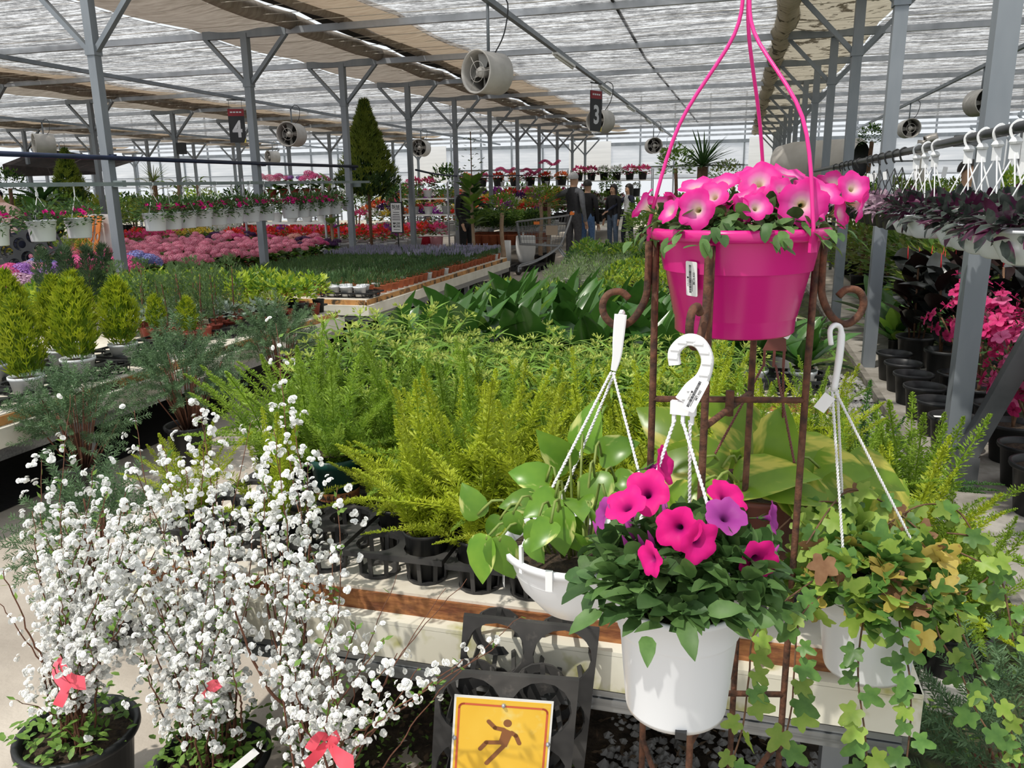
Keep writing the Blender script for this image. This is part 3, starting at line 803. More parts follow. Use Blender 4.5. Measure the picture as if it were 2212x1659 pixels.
leaf_mass(vp_, (.0, 0, .16), .132, .085, 260, 'ivy_green', .034, .026, rl)
for (px, py), zc, k, s_ in (((1868, 1285), 1.33, 'yellow', 1.5), ((1920, 1270), 1.33, 'yellow', 1.2), ((1850, 1270), 1.32, 'green', 1.25), ((2030, 1185), 1.36, 'yellow', 1.5), ((1800, 1200), 1.30, 'brown', 1.2), ((1910, 1250), 1.31, 'green', 1.3), ((1985, 1240), 1.34, 'yellow', 1.2)):
    w = P(px, py, zc) - Vector((RPX, RPY, RPZ))
    obj('leaf', IVY[k], vp_, aim(w, (rl.uniform(-.3, .3), -.5, -1), (0, -1, .3)) @ S(s_))
def vine(t, pts, every, mats, name='vine', r=.0016, sc=(.7, 1.1), rr=None):
    path = curve(pts, 6)
    v = obj(name, MB().tube(path, r, 5), t, mat='stem_brown')
    acc = 0
    for i in range(1, len(path)):
        acc += (path[i] - path[i - 1]).length
        if acc > every:
            acc = 0
            side = rr.choice((-1, 1))
            d = Vector((side * rr.uniform(.4, 1), rr.uniform(-.9, .1), rr.uniform(-1.0, .1)))
            obj('leaf', rr.choice(mats), v, aim(path[i] + Vector((side * .006, -.004, 0)), d, (rr.uniform(-.3, .3), -1, .5)) @ S(rr.uniform(*sc)))
def vpx(pl, o): return [P(px, py, zc) - o for px, py, zc in pl]
O_ = Vector((RPX, RPY, RPZ))
green_mix = [IVY['green']] * 5 + [IVY['lime']] * 3
for pl in ([(1890, 1290, 1.31), (1868, 1380, 1.30), (1858, 1470, 1.31), (1866, 1580, 1.31), (1868, 1655, 1.31)],
           [(1950, 1280, 1.33), (1955, 1380, 1.32), (1968, 1460, 1.32), (1965, 1560, 1.32), (1950, 1655, 1.32)],
           [(2020, 1240, 1.38), (2030, 1370, 1.40), (2070, 1450, 1.40), (2110, 1560, 1.40), (2170, 1650, 1.40)],
           [(2080, 1200, 1.42), (2150, 1250, 1.40), (2075, 1320, 1.41), (2110, 1450, 1.40), (2160, 1560, 1.40), (2200, 1650, 1.40)],
           [(2060, 1160, 1.44), (2130, 1180, 1.44), (2170, 1260, 1.44), (2190, 1400, 1.43)],
           [(1790, 1280, 1.32), (1740, 1330, 1.30), (1722, 1440, 1.30), (1712, 1520, 1.30), (1690, 1600, 1.30)],
           [(1770, 1250, 1.33), (1650, 1340, 1.28), (1625, 1450, 1.27), (1605, 1560, 1.27), (1570, 1650, 1.27)]):
    vine(vp_, vpx(pl, O_), .021, green_mix, rr=rl)
for k, pl in enumerate(([(1650, 1180, 1.38), (1760, 1090, 1.42), (1830, 1085, 1.42), (1890, 1120, 1.40)], [(1760, 1170, 1.36), (1850, 1060, 1.42), (1930, 1090, 1.44), (2000, 1150, 1.42)], [(1900, 1160, 1.40), (2000, 1100, 1.46), (2080, 1110, 1.46), (2120, 1170, 1.44)])):
    vine(vp_, vpx(pl, O_), .02, mix, rr=rl)

# left bowl with pothos
BO = Vector((-.212, 1.105, .872))
bw = thing('pothos_bowl', 'white shallow hanging bowl of trailing pothos left of the magenta petunias', 'hanging plant', tuple(BO))
obj('pot', MB().lathe([(.0, .0), (.045, .0), (.058, .006), (.088, .042), (.106, .085), (.110, .098), (.116, .099), (.117, .108), (.113, .111), (.108, .106), (.10, .07)], 56), bw, mat='white_plastic')
obj('soil', MB().lathe([(.107, .090), (.0, .095)], 20), bw, mat='potsoil')
hp3 = P(1338, 690, 1.285) - BO
fl = MB()
pth = curve([(hp3.x + .002, hp3.y, hp3.z + .008), (hp3.x - .001, hp3.y, hp3.z - .03), (hp3.x - .003, hp3.y, hp3.z - .06), (hp3.x - .008, hp3.y, hp3.z - .085)], 4)
sweep(fl, pth, [.020 - .0125 * (i / len(pth)) ** 1.8 for i in range(len(pth))], .004)
fl.tube(curve([(hp3.x + .002, hp3.y, hp3.z + .007), (hp3.x + .003, hp3.y + .010, hp3.z + .010), (hp3.x + .003, hp3.y + .016, hp3.z - .006)], 4), .005, 6)
obj('strap_hook', fl, bw, mat='white_hanger', smooth=False)
hang_ropes(bw, (hp3.x - .009, hp3.y, hp3.z - .088), .114, .102, (236, 20, 115), spread=.003)
cl = MB().box((0, 0, 0), (.010, .006, .030), T(-.018, -.116, .098))
obj('rope_clip', cl, bw, mat='white_hanger', smooth=False)
price_tag(bw, T(-.104, -.050, .066) @ RZ(radians(-65)) @ RX(radians(90)) @ RZ(radians(85)), .040, .015, '₩13,500')
POTH = [leafmesh('leaf', .072, .052, HEART, 'pothos_leaf', .6, .3), leafmesh('leaf', .060, .044, HEART, 'pothos_leaf', .9, .4), leafmesh('leaf', .080, .050, HEART, 'pothos_leaf', .3, .35, .3)]
pst = MB()
spec = [((1032, 1112), 1.22, (-.45, 0, 1), (.5, -.8, 0), .85), ((1080, 1122), 1.20, (-.4, -.3, -.5), (0, -1, .3), .7), ((1050, 1165), 1.18, (-.15, -.2, -1), (-.3, -1, .2), 1.0), ((1078, 1168), 1.17, (.35, -.2, -1), (.1, -1, .2), 1.05), ((1108, 1110), 1.17, (.25, -.3, -1), (0, -1, .3), .75),
        ((1160, 1130), 1.13, (.1, -.5, -.8), (0, -1, .6), .75), ((1205, 1105), 1.13, (.2, -.5, -.9), (0, -1, .5), 1.0), ((1150, 1165), 1.12, (.35, -.6, -.5), (-.2, -1, .5), .7), ((1262, 1180), 1.12, (-.1, -.4, .6), (-.4, -1, .5), .7), ((1228, 1130), 1.14, (.5, -.4, -.6), (0, -1, .5), .8),
        ((1180, 1040), 1.22, (-.6, -.3, .3), (-.2, -1, .7), 1.15), ((1225, 1005), 1.26, (-.4, -.4, .7), (.1, -1, .6), 1.1), ((1285, 1030), 1.22, (.2, -.6, -.5), (0, -.8, 1), 1.1), ((1300, 985), 1.28, (.7, -.2, .5), (0, -1, .6), 1.2), ((1260, 965), 1.34, (.2, .1, .9), (0, -1, .5), 1.2), ((1200, 1075), 1.18, (-.5, -.6, -.1), (0, -1, .8), .9), ((1330, 1040), 1.24, (.8, -.4, .1), (0, -1, .8), 1.0), ((1250, 1080), 1.16, (.2, -.8, .1), (0, -.6, 1), .95), ((1155, 1085), 1.20, (-.8, -.4, .1), (0, -.8, .8), .85), ((1310, 1085), 1.16, (.4, -.6, .2), (0, -.7, .9), .9), ((1280, 1130), 1.12, (.3, -.6, .3), (0, -.8, .8), .8), ((1190, 1130), 1.10, (-.3, -.7, -.3), (0, -1, .6), .75)]
for i, ((px, py), zc, d, up, s_) in enumerate(spec):
    w = P(px, py, zc) - BO
    obj('leaf', POTH[i % 3], bw, aim(w, d, up) @ S(s_ * .92))
    pst.tube(curve([(w.x * .35, w.y * .3, .09), (w.x * .75, w.y * .75, max(w.z, .09) + .025), tuple(w)], 3), .0022, 5)
obj('stems', pst, bw, mat='stem_green')

# big pothos on the far hook, brown hanger
GO = Vector((.06, 1.56, .80))
gp = thing('golden_pothos', 'large golden pothos in a brown hanger behind the rusty stand', 'hanging plant', tuple(GO))
obj('pot', MB().lathe([(.0, .0), (.085, .0), (.11, .12), (.116, .122), (.116, .132), (.108, .132), (.10, .08)], 40), gp, mat='brown_plastic')
obj('soil', MB().lathe([(.108, .115), (.0, .12)], 16), gp, mat='potsoil')
hp4 = P(1672, 740, 1.53) - GO
hb = MB().add([(hp4.x - .020, hp4.y, hp4.z - .016), (hp4.x + .024, hp4.y, hp4.z - .016), (hp4.x + .020, hp4.y, hp4.z + .018), (hp4.x + .008, hp4.y, hp4.z + .06), (hp4.x - .004, hp4.y, hp4.z + .022)] +
              [(hp4.x - .020, hp4.y + .008, hp4.z - .016), (hp4.x + .024, hp4.y + .008, hp4.z - .016), (hp4.x + .020, hp4.y + .008, hp4.z + .018), (hp4.x + .008, hp4.y + .008, hp4.z + .06), (hp4.x - .004, hp4.y + .008, hp4.z + .022)],
              [(0, 1, 2, 3, 4), (9, 8, 7, 6, 5)] + [(i, i + 5, (i + 1) % 5 + 5, (i + 1) % 5) for i in range(5)])
for k in (-1, 0, 1): hb.box((hp4.x + .002 + k * .018, hp4.y + .004, hp4.z - .03), (.005, .007, .036))
obj('hanger_plate', hb, gp, mat='brown_plastic', smooth=False)
for (px, py), zc in (((1545, 980), 1.45), ((1716, 1000), 1.42), ((1690, 1010), 1.6)):
    mb = MB(); rope(mb, (hp4.x + {1545: -.016, 1716: .006, 1690: .02}[px], hp4.y + .004, hp4.z - .045), P(px, py, zc) - GO, .0022)
    obj('rope', mb, gp, mat='brown_plastic')
price_tag(gp, T(hp4.x + .006, hp4.y - .003, hp4.z + .028) @ RX(radians(86)) @ RZ(radians(-28)), .052, .020, '₩10,800')
GPL = [leafmesh('leaf', .13, .105, HEART, 'pothos_big', .5, .2), leafmesh('leaf', .11, .085, HEART, 'pothos_big', .8, .3), leafmesh('leaf', .145, .10, HEART, 'pothos_big', .35, .25, .4)]
gst = MB()
spec = [((1612, 935), 1.50, (-.5, -.2, .5), (.2, -1, .5), 1.0), ((1650, 1000), 1.52, (.3, -.1, 1), (0, -1, .35), 1.3), ((1600, 1040), 1.45, (.9, -.3, .35), (-.2, -.8, 1), 1.1), ((1720, 985), 1.55, (1, -.1, .1), (-.1, -1, .7), 1.0), ((1770, 1010), 1.50, (.9, -.3, .2), (.1, -.9, .8), 1.0), ((1840, 1000), 1.56, (1, -.2, -.35), (.2, -1, .6), .9), ((1900, 1050), 1.60, (.6, -.3, -.9), (.4, -1, .3), .95), ((1885, 1060), 1.52, (-.3, -.4, -.7), (.2, -1, .5), .8),
        ((1560, 1010), 1.46, (-.9, -.2, .3), (.1, -1, .7), 1.0), ((1500, 1010), 1.45, (-1, -.1, .0), (0, -.9, .8), .95), ((1540, 1050), 1.40, (-.8, -.6, -.2), (0, -.6, 1), .9), ((1660, 1040), 1.44, (.8, -.4, .0), (0, -.7, 1), 1.1), ((1710, 1050), 1.42, (.5, -.6, -.4), (.1, -.9, .7), .9), ((1780, 1050), 1.46, (.8, -.5, -.2), (0, -.8, .9), .95), ((1480, 960), 1.55, (-.7, .2, .5), (.3, -1, .6), 1.0), ((1590, 1000), 1.58, (0, .2, 1), (-.2, -1, .4), 1.1), ((1500, 1060), 1.40, (-.6, -.6, -.5), (-.2, -.9, .6), .85), ((1740, 1080), 1.40, (.3, -.8, -.3), (0, -.6, 1), .8)]
for i, ((px, py), zc, d, up, s_) in enumerate(spec):
    w = P(px, py, zc + .05) - GO
    obj('leaf', GPL[i % 3], gp, aim(w, d, up) @ S(s_ * .9))
    gst.tube(curve([(w.x * .3, w.y * .3, .12), (w.x * .7, w.y * .8, max(w.z, .1) + .02), tuple(w)], 3), .0028, 5)
obj('stems', gst, gp, mat='stem_green')
# ================================================================= carriers, ferns and leafy plants on the near benches
def cell_plate(mb, cx, cy, a, r, h, n=16):
    """square plate with a round hole, a x a"""
    top, bot = [], []
    vs = []
    for k in range(n):
        t = 2 * pi * k / n
        c, s_ = cos(t), sin(t); q = (a / 2) / max(abs(c), abs(s_))
        vs += [(cx + r * c, cy + r * s_, h), (cx + q * c, cy + q * s_, h), (cx + r * c, cy + r * s_, h - .012), (cx + q * c, cy + q * s_, h - .014)]
    fs = []
    for k in range(n):
        i, j = 4 * k, 4 * ((k + 1) % n)
        fs += [(i, i + 1, j + 1, j), (i + 2, i, j, j + 2), (i + 1, i + 3, j + 3, j + 1)]
    mb.add(vs, fs)
def cup_mesh(r, h, name='cup', mat='black_dusty'):
    mb = MB()
    for k in range(8):
        t = 2 * pi * k / 8
        mb.bar((r * cos(t), r * sin(t), 0), (r * .86 * cos(t), r * .86 * sin(t), -h), .010, .004, (cos(t), sin(t), 0))
    mb.lathe([(r * .92, -h + .006), (r * .92, -h), (r * .60, -h), (r * .60, -h + .004), (r * .92, -h + .006)], 16)
    return mb.mesh(name, mat, False)
def tray_spec(nx, ny, a, r, h, mat='black_dusty'):
    mb = MB()
    for i in range(nx):
        for j in range(ny): cell_plate(mb, (i - (nx - 1) / 2) * a, (j - (ny - 1) / 2) * a, a, r, h)
    plate = mb.mesh('top_plate', mat, False); cup = cup_mesh(r, h - .004, mat=mat)
    return [('top_plate', plate, Matrix())] + [('cup', cup, T((i - (nx - 1) / 2) * a, (j - (ny - 1) / 2) * a, h - .004)) for i in range(nx) for j in range(ny)]
TRAY = tray_spec(2, 3, .125, .053, .075)
BZ = .602
k_ = 0
NEAR_TRAYS = [(-1.265, 1.755), (-1.005, 1.755), (-.742, 1.755), (-.482, 1.745), (-.222, 1.755), (.19, 1.80), (-1.265, 2.145), (-1.005, 2.145), (-.742, 2.145), (-.482, 2.145), (-.222, 2.145), (.06, 2.2)]
ORD = ('empty', 'second', 'third', 'fourth', 'fifth', 'sixth')
tl = ['black pot carrier at the white-blossom end of the fern bench', 'black pot carrier holding the dark green pot', 'black dusty pot carrier with an empty front cell beside the ferns', 'black pot carrier behind the pothos bowl', 'black pot carrier behind the magenta petunias', 'black pot carrier behind the ivy pot']
for i, (x, y) in enumerate(NEAR_TRAYS):
    place(TRAY, 'pot_carrier', tl[i] if i < 6 else 'black pot carrier hidden among the ferns of the back row', 'pot carrier', (x, y, BZ), 0, 'black carriers on the fern bench')

leafmat('fern_lime', (.30, .40, .02), (.48, .54, .04), .4, .5, 12, var=.18)
leafmat('fern_green', (.16, .29, .025), (.30, .43, .045), .4, .5, 12, var=.2)
leafmat('fern_deep', (.05, .14, .03), (.10, .22, .045), .4, .5, 12, var=.2)
def plume(name, L, R, n, mat, seed, lean=.25):
    """foxtail plume: stem wrapped in needle tufts, tapering to a point"""
    r_ = random.Random(seed); mb = MB()
    st_ = curve([(0, 0, 0), (lean * L * .25, 0, L * .5), (lean * L, 0, L)], 5)
    mb.tube(st_, .0016, 3)
    for i in range(n):
        t = r_.random() ** .85; q = t * (len(st_) - 1); a = int(min(q, len(st_) - 2)); p = st_[a].lerp(st_[a + 1], q - a)
        an = r_.uniform(0, 2 * pi)
        rad = R * (1.0 if t < .55 else (1 - t) / .45 * .85 + .15) * (.55 + .45 * min(1, t / .15))
        d = Vector((cos(an), sin(an), r_.uniform(.25, 1.0))).normalized()
        s0 = p + Vector((cos(an), sin(an), .4)) * rad * r_.uniform(.0, .55)
        mb.kite(s0, d, (r_.uniform(-1, 1), r_.uniform(-1, 1), 1), rad * r_.uniform(.45, .75), .0038)
    return mb.mesh(name, mat, False)
PLUMES = {m: [plume('plume', .30, .026, 620, 'fern_' + m, s_, ln) for s_, ln in ((1, .15), (2, .4), (3, .75))] for m in ('lime', 'green', 'deep')}
BPOT = MB().lathe([(.0, .002), (.040, .002), (.042, .0), (.051, .108), (.055, .109), (.055, .116), (.052, .117), (.050, .112), (.046, .09)], 28).mesh('pot', 'black_plastic')
SOIL5 = MB().lathe([(.050, .104), (.0, .107)], 12).mesh('soil', 'potsoil')
def fern(x, y, z, label, tone='lime', n=15, s_=1.0, seed=0, pot=BPOT, group='feathery ferns on the near bench', wide=1.0, potscale=1.0):
    r_ = random.Random(seed * 7 + 1)
    t = thing('foxtail_fern', label, 'potted plant', (x, y, z), r_.uniform(0, 6), group)
    obj('pot', pot, t, S(potscale)); obj('soil', SOIL5, t, S(potscale))
    for i in range(n):
        a = 2 * pi * i / n + r_.uniform(-.3, .3); q = r_.random()
        tilt = q * .58 * wide
        m = PLUMES[tone][0 if q < .35 else 1 if q < .75 else 2]
        rr = .012 + .03 * q
        obj('plume', m, t, T(rr * cos(a), rr * sin(a), .10 * potscale) @ RZ(a) @ RY(tilt) @ S(s_ * r_.uniform(.72, 1.12) * (1.1 - .3 * q)))
    return t
FERN_LBL = [
    ('lime feathery fern in the black pot beside the empty carrier cell', -.680, 1.632, 'lime', 16, 1.15), ('lime feathery fern in a black pot, next to the pothos trail', -.545, 1.625, 'lime', 16, 1.15),
    ('lime feathery fern directly behind the white pothos bowl', -.42, 1.625, 'lime', 15, 1.1), ('small lime fern in a black pot behind the white blossoms', -1.07, 1.63, 'lime', 11, .8), ('small lime fern at the corner of the near bench', -1.33, 1.64, 'lime', 11, .75),
    ('airy darker fern in the dark green pot', -1.03, 1.86, 'green', 16, 1.0), ('low lime fern in a black pot beside the dark green pot', -.805, 1.755, 'lime', 13, .75)]
for i, (lb, x, y, tone, n, s_) in enumerate(FERN_LBL):
    f = fern(x, y, BZ + .006, lb, tone, n, s_, i, wide=1.3 if 'airy' in lb else 1.0, potscale=1.0)
gp_ = MB().lathe([(.0, .002), (.055, .002), (.066, .10), (.071, .103), (.071, .125), (.066, .125), (.06, .1)], 32).mesh('pot', 'green_plastic')
for o in COL.objects:
    if o.name.startswith('foxtail_fern') and 'airy darker' in o['label']:
        for c in o.children:
            if c.name.startswith('pot'): c.data = gp_
            if c.name.startswith('soil'): c.matrix_local = T(0, 0, .012) @ S(1.2)
        ring = obj('lettered_band', MB().lathe([(.0575, .008), (.0602, .034)], 32), o, mat='rustwood')
        o.location.z += .072
        for k, ch in enumerate('GARDEN'):
            a = radians(-78 + (k - 2.5) * 17)
            text('letter', ch, .019, ring, RZ(a - o.rotation_euler.z) @ T(.0600, 0, .021) @ RZ(pi / 2) @ RX(pi / 2 - .1), 'ink', .0004)
rows = []; r_ = random.Random(31)
for (tx, ty) in NEAR_TRAYS:
    if tx > 0: continue
    for a in (-.0625, .0625):
        for b in (-.125, 0, .125):
            x, y = tx + a, ty + b
            if b < 0 and ty < 1.9: continue                       # front cells hold the named ferns or stay empty
            if ty < 1.9 and x < -.70 and b == 0: continue
            if ty < 1.9 and x < -.9: continue
            if r_.random() < .72: rows.append((x, y))
for i, (x, y) in enumerate(rows):
    tone = 'green' if x < -.75 else ('lime' if i % 3 else 'green')
    fern(x, y, BZ + .006, 'lime-green feathery fern in the packed middle of the near bench', tone, 13, U(.95, 1.15), 40 + i)
for i, (x, y, s_) in enumerate(((.02, 2.05, .95), (.16, 2.2, .85), (-.08, 2.32, 1.15), (.27, 2.0, .8), (.10, 2.45, .8), (.28, 2.42, .85), (.26, 2.66, .75), (-.05, 2.62, 1.0))):
    fern(x, y, BZ + .006, 'tall lime feathery fern behind the golden pothos', 'lime' if i % 3 else 'green', 14, s_, 90 + i, group='tall ferns behind the rusty stand')
for i, (x, y, s_) in enumerate(((.50, 2.45, 1.5), (.60, 2.75, 1.6), (.47, 2.9, 1.3), (.66, 2.35, 1.15), (.50, 3.3, 1.45))):
    fern(x, y, .03, ('tall feathery fern standing on the ground at the end of the near bench', 'tall pointed fern on the mossy ground next to the ivy', 'fern on the ground between the two near benches', 'low fern leaning over the kerb beside the ivy', 'dark tall fern on the ground next to the white cell carrier')[i],
         ('lime', 'green', 'green', 'green', 'deep')[i], 24, s_ * 1.1, 120 + i, group='ferns on the mossy ground', potscale=1.9)

# ---------------------------------------------------------------- narrow-leaved plants with pale tips
leafmat('willow_leaf', (.10, .23, .025), (.24, .38, .05), .35, .4, 10, var=.25)
leafmat('willow_tip', (.32, .42, .07), (.46, .52, .12), .35, .5, 20, var=.2)
def willow_stem(seed):
    r_ = random.Random(seed); mb = MB(); L = .26
    st_ = curve([(0, 0, 0), (.02, 0, L * .5), (.055, r_.uniform(-.03, .03), L)], 5); mb.tube(st_, .002, 4)
    for i in range(17):
        t = .15 + .8 * i / 16; q = t * (len(st_) - 1); a = int(min(q, len(st_) - 2)); p = st_[a].lerp(st_[a + 1], q - a)
        an = i * 2.4 + r_.uniform(-.4, .4)
        mb.leaf(aim(p, (cos(an), sin(an), r_.uniform(.1, .9)), (0, 0, 1)), r_.uniform(.06, .125), .0095, r_.uniform(.3, 1.3), .2, STRAP)
    e = st_[-1]
    for i in range(9):
        an = i * 2.4; d = Vector((cos(an) * .8, sin(an) * .8, r_.uniform(.3, 1))).normalized()
        mb.kite(e, d, (0, 0, 1), r_.uniform(.016, .03), .007, 1)
        mb.kite(e + d * .02, d + Vector((.2, .1, .1)), (1, 0, 1), .012, .008, 1)
    return mb.mesh('leafy_stem', ('willow_leaf', 'willow_tip'))
WST = [willow_stem(s_) for s_ in (1, 2, 3)]
def willow(x, y, z, seed, s_=1.0):
    r_ = random.Random(seed)
    t = thing('narrow_leaved_plant', 'narrow-leaved yellow-green plant in the mass behind the ferns', 'potted plant', (x, y, z), 0, 'narrow-leaved plants behind the ferns')
    obj('pot', BPOT, t); obj('soil', SOIL5, t)
    for i in range(11):
        a = r_.uniform(0, 6.28); q = r_.random()
        obj('leafy_stem', WST[i % 3], t, T(.02 * cos(a), .02 * sin(a), .105) @ RZ(a) @ RY(q * .75) @ S(s_ * r_.uniform(.8, 1.2)))
i = 0
for y in (2.42, 2.56, 2.70, 2.84, 2.96):
    for k in range(10):
        x = -1.38 + k * .145 + U(-.03, .03) + (.07 if i % 2 else 0)
        if x > -.12 and y < 2.75: continue
        if x > .08: continue
        willow(x, y, BZ, 200 + i, .88 if x > -1.2 else 1.1); i += 1

# ---------------------------------------------------------------- broad glossy leaves
leafmat('broad_leaf', (.035, .105, .018), (.08, .19, .03), .25, .25, 6, var=.28, spec=.5)
leafmat('broad_leaf_lime', (.16, .30, .04), (.28, .40, .07), .35, .3, 6, var=.2, spec=.5)
BRL = [leafmesh('leaf', .24, .085, LANCE, 'broad_leaf', .35, .35), leafmesh('leaf', .21, .075, LANCE, 'broad_leaf', .9, .3, .5), leafmesh('leaf', .26, .09, OVATE, 'broad_leaf', .6, .4, -.4)]
BRY = leafmesh('leaf', .22, .075, LANCE, 'broad_leaf_lime', .7, .3)
def broad(x, y, z, seed, s_=1.0, label='broad glossy dark green leafy plant on the second bench', group='broad-leaved plants on the second bench', n=9, pot=BPOT, name='broad_leaved_plant'):
    r_ = random.Random(seed)
    t = thing(name, label, 'potted plant', (x, y, z), 0, group)
    obj('pot', pot, t); obj('soil', SOIL5, t)
    for i in range(n):
        a = i * 2.4 + r_.uniform(-.4, .4); q = .1 + .9 * i / n
        d = Vector((cos(a) * q * .9, sin(a) * q * .9, 1.05 - .55 * q))
        m = BRY if r_.random() < .07 else BRL[i % 3]
        obj('leaf', m, t, aim(Vector((.012 * cos(a), .012 * sin(a), .10)), d, Vector((-cos(a), -sin(a), .6))) @ S(s_ * r_.uniform(.85, 1.2)))
i = 0
for y in (3.62, 3.82, 4.02, 4.22, 4.42, 4.64, 4.88):
    for k in range(11):
        x = -1.62 + k * .175 + U(-.03, .03) + (.08 if i % 2 else 0)
        if x > .02 or (x < -1.5 and y > 4.6): continue
        broad(x, y, BZ, 400 + i, U(1.1, 1.45)); i += 1

# ---------------------------------------------------------------- low bushes further along
def bush_mesh(name, seed, n, rx, rz, leafL, leafW, mats, zc=0, up=.5, tips=0.0, shell=.55, rows=None):
    r_ = random.Random(seed); mb = MB()
    for i in range(n):
        a = r_.uniform(0, 2 * pi); u = r_.uniform(-.5, 1); k = sqrt(max(0, 1 - u * u)); q = r_.uniform(shell, 1)
        p = Vector((rx * k * cos(a) * q, rx * k * sin(a) * q, zc + rz * u * q))
        d = Vector((k * cos(a) + r_.uniform(-.6, .6), k * sin(a) + r_.uniform(-.6, .6), u * .6 + up + r_.uniform(-.4, .4))).normalized()
        nn = Vector((r_.uniform(-.6, .6), r_.uniform(-.6, .6), 1))
        mi = 1 if (len(mats) > 1 and r_.random() < tips * (1.4 if u > .2 else .5)) else 0
        if rows: mb.leaf(aim(p, d, nn), leafL * r_.uniform(.7, 1.3), leafW, r_.uniform(.2, .9), .25, rows, mi)
        else: mb.kite(p, d, nn, leafL * r_.uniform(.7, 1.3), leafW, mi)
    return mb.mesh(name, list(mats), bool(rows))
leafmat('lime_leaf', (.30, .42, .03), (.44, .52, .06), .4, .45, 6, var=.2)
leafmat('mid_leaf', (.09, .20, .03), (.18, .31, .05), .35, .45, 6, var=.25)
leafmat('grey_leaf', (.14, .20, .11), (.24, .31, .17), .3, .6, 6, var=.2)
leafmat('dark_leaf', (.022, .065, .018), (.055, .13, .03), .3, .45, 6, var=.25)
leafmat('olive_leaf', (.12, .16, .03), (.25, .28, .06), .35, .5, 4, var=.25)
LIMEB = [bush_mesh('foliage', s_, 150, .10, .09, .045, .022, ('lime_leaf', 'mid_leaf'), .17, .4, .25) for s_ in (1, 2)]
GREYB = [bush_mesh('foliage', s_, 380, .12, .17, .045, .006, ('grey_leaf', 'mid_leaf'), .23, .9, .2) for s_ in (3, 4)]
MIDB = [bush_mesh('foliage', s_, 170, .11, .10, .04, .02, ('mid_leaf', 'lime_leaf'), .19, .4, .2) for s_ in (5, 6)]
DARKB = [bush_mesh('foliage', s_, 190, .11, .10, .035, .018, ('dark_leaf', 'mid_leaf'), .18, .4, .2) for s_ in (7, 8)]
def simple(name, fol, x, y, z, label, group, rz=None, s_=1.0, pot=BPOT, cat='potted plant', extra=()):
    t = thing(name, label, cat, (x, y, z), U(0, 6.28) if rz is None else rz, group, s_)
    obj('pot', pot, t); obj('foliage', fol, t)
    for nm, me, M in extra: obj(nm, me, t, M)
    return t
i = 0
for y in (5.05, 5.25, 5.45):
    for k in range(11):
        x = -1.6 + k * .18 + U(-.03, .03)
        if x > .3: continue
        fern(x, y, BZ, 'small lime fern in the row behind the broad glossy leaves', 'lime', 6, .55, 600 + i, group='small ferns behind the broad leaves') if k % 2 else simple('leafy_herb', MIDB[i % 2], x, y, BZ, 'low mid-green herb in the row behind the broad glossy leaves', 'herbs behind the broad leaves')
        i += 1
for j, y in enumerate((6.35, 6.6, 6.85, 7.1, 7.35, 7.6, 7.85)):
    for k in range(10):
        x = -1.62 + k * .215 + U(-.03, .03)
        if x < -1.15: simple('grey_herb', GREYB[(j + k) % 2], x + .12, y, BZ, 'grey-green feathery herb along the path end of the third bench', 'grey herbs along the path', s_=U(.6, .8))
        else: simple('lime_herb', LIMEB[(j + k) % 2], x, y, BZ, 'low lime-yellow herb filling the third bench', 'lime herbs on the third bench', s_=U(.9, 1.15))
for j, y in enumerate((8.1, 8.35, 8.6, 8.85, 9.1)):
    for k in range(9):
        x = -1.6 + k * .235 + U(-.03, .03)
        simple('green_herb', (MIDB if (j + k) % 3 else DARKB)[(j + k) % 2], x, y, BZ, 'bushy green herb at the far end of the third bench', 'green herbs at the far end of the third bench', s_=U(1.0, 1.3))
# plants behind the stand on the second bench: white pots, arching variegated leaves
WP = MB().lathe([(.0, .002), (.046, .002), (.048, .0), (.060, .080), (.064, .082), (.064, .094), (.060, .094), (.055, .08)], 28).mesh('pot', 'white_plastic')
leafmat('cream_leaf', (.40, .44, .20), (.56, .58, .34), .35, .45, 8, var=.15)
ARCH = [leafmesh('leaf', .20, .022, STRAP, 'cream_leaf', 1.5, .3), leafmesh('leaf', .22, .026, STRAP, 'mid_leaf', 1.4, .3)]
def archy(x, y, z, label, seed, s_=1.0, n=24, ms=ARCH, pot=WP):
    r_ = random.Random(seed); t = thing('arching_plant', label, 'potted plant', (x, y, z))
    obj('pot', pot, t); obj('soil', SOIL5, t, T(0, 0, -.02))
    for i in range(n):
        a = i * 2.4; q = r_.uniform(.2, 1)
        obj('leaf', ms[i % len(ms)], t, aim(Vector((.01 * cos(a), .01 * sin(a), .08)), (cos(a) * q, sin(a) * q, 1.1 - .5 * q), (-cos(a), -sin(a), .6)) @ S(s_ * r_.uniform(.8, 1.2)))
archy(.13, 4.75, BZ, 'cream and green arching grass-like plant behind the pink pot', 1, 1.35, 30)
archy(.35, 4.45, BZ, 'green arching plant on the end of the second bench', 2, 1.2, 22, [ARCH[1], BRL[1]])
broad(.31, 3.72, BZ, 901, 1.05, 'dark leafy plant in the white pot standing in the grey carrier', 'white pots on the second bench', 14, WP)
broad(.10, 3.70, BZ, 902, 1.1, 'broad leafy plant in a white pot half hidden by the brown hanger', 'white pots on the second bench', 10, WP)
broad(.22, 4.05, BZ, 903, 1.25, 'bushy broad-leaved plant below the right scroll of the stand', 'white pots on the second bench', 14, WP)
place(tray_spec(3, 2, .125, .053, .075, 'black_plastic'), 'pot_carrier', 'dark pot carrier at the end of the second bench with empty cells', 'pot carrier', (.225, 3.70, BZ), 0, None)

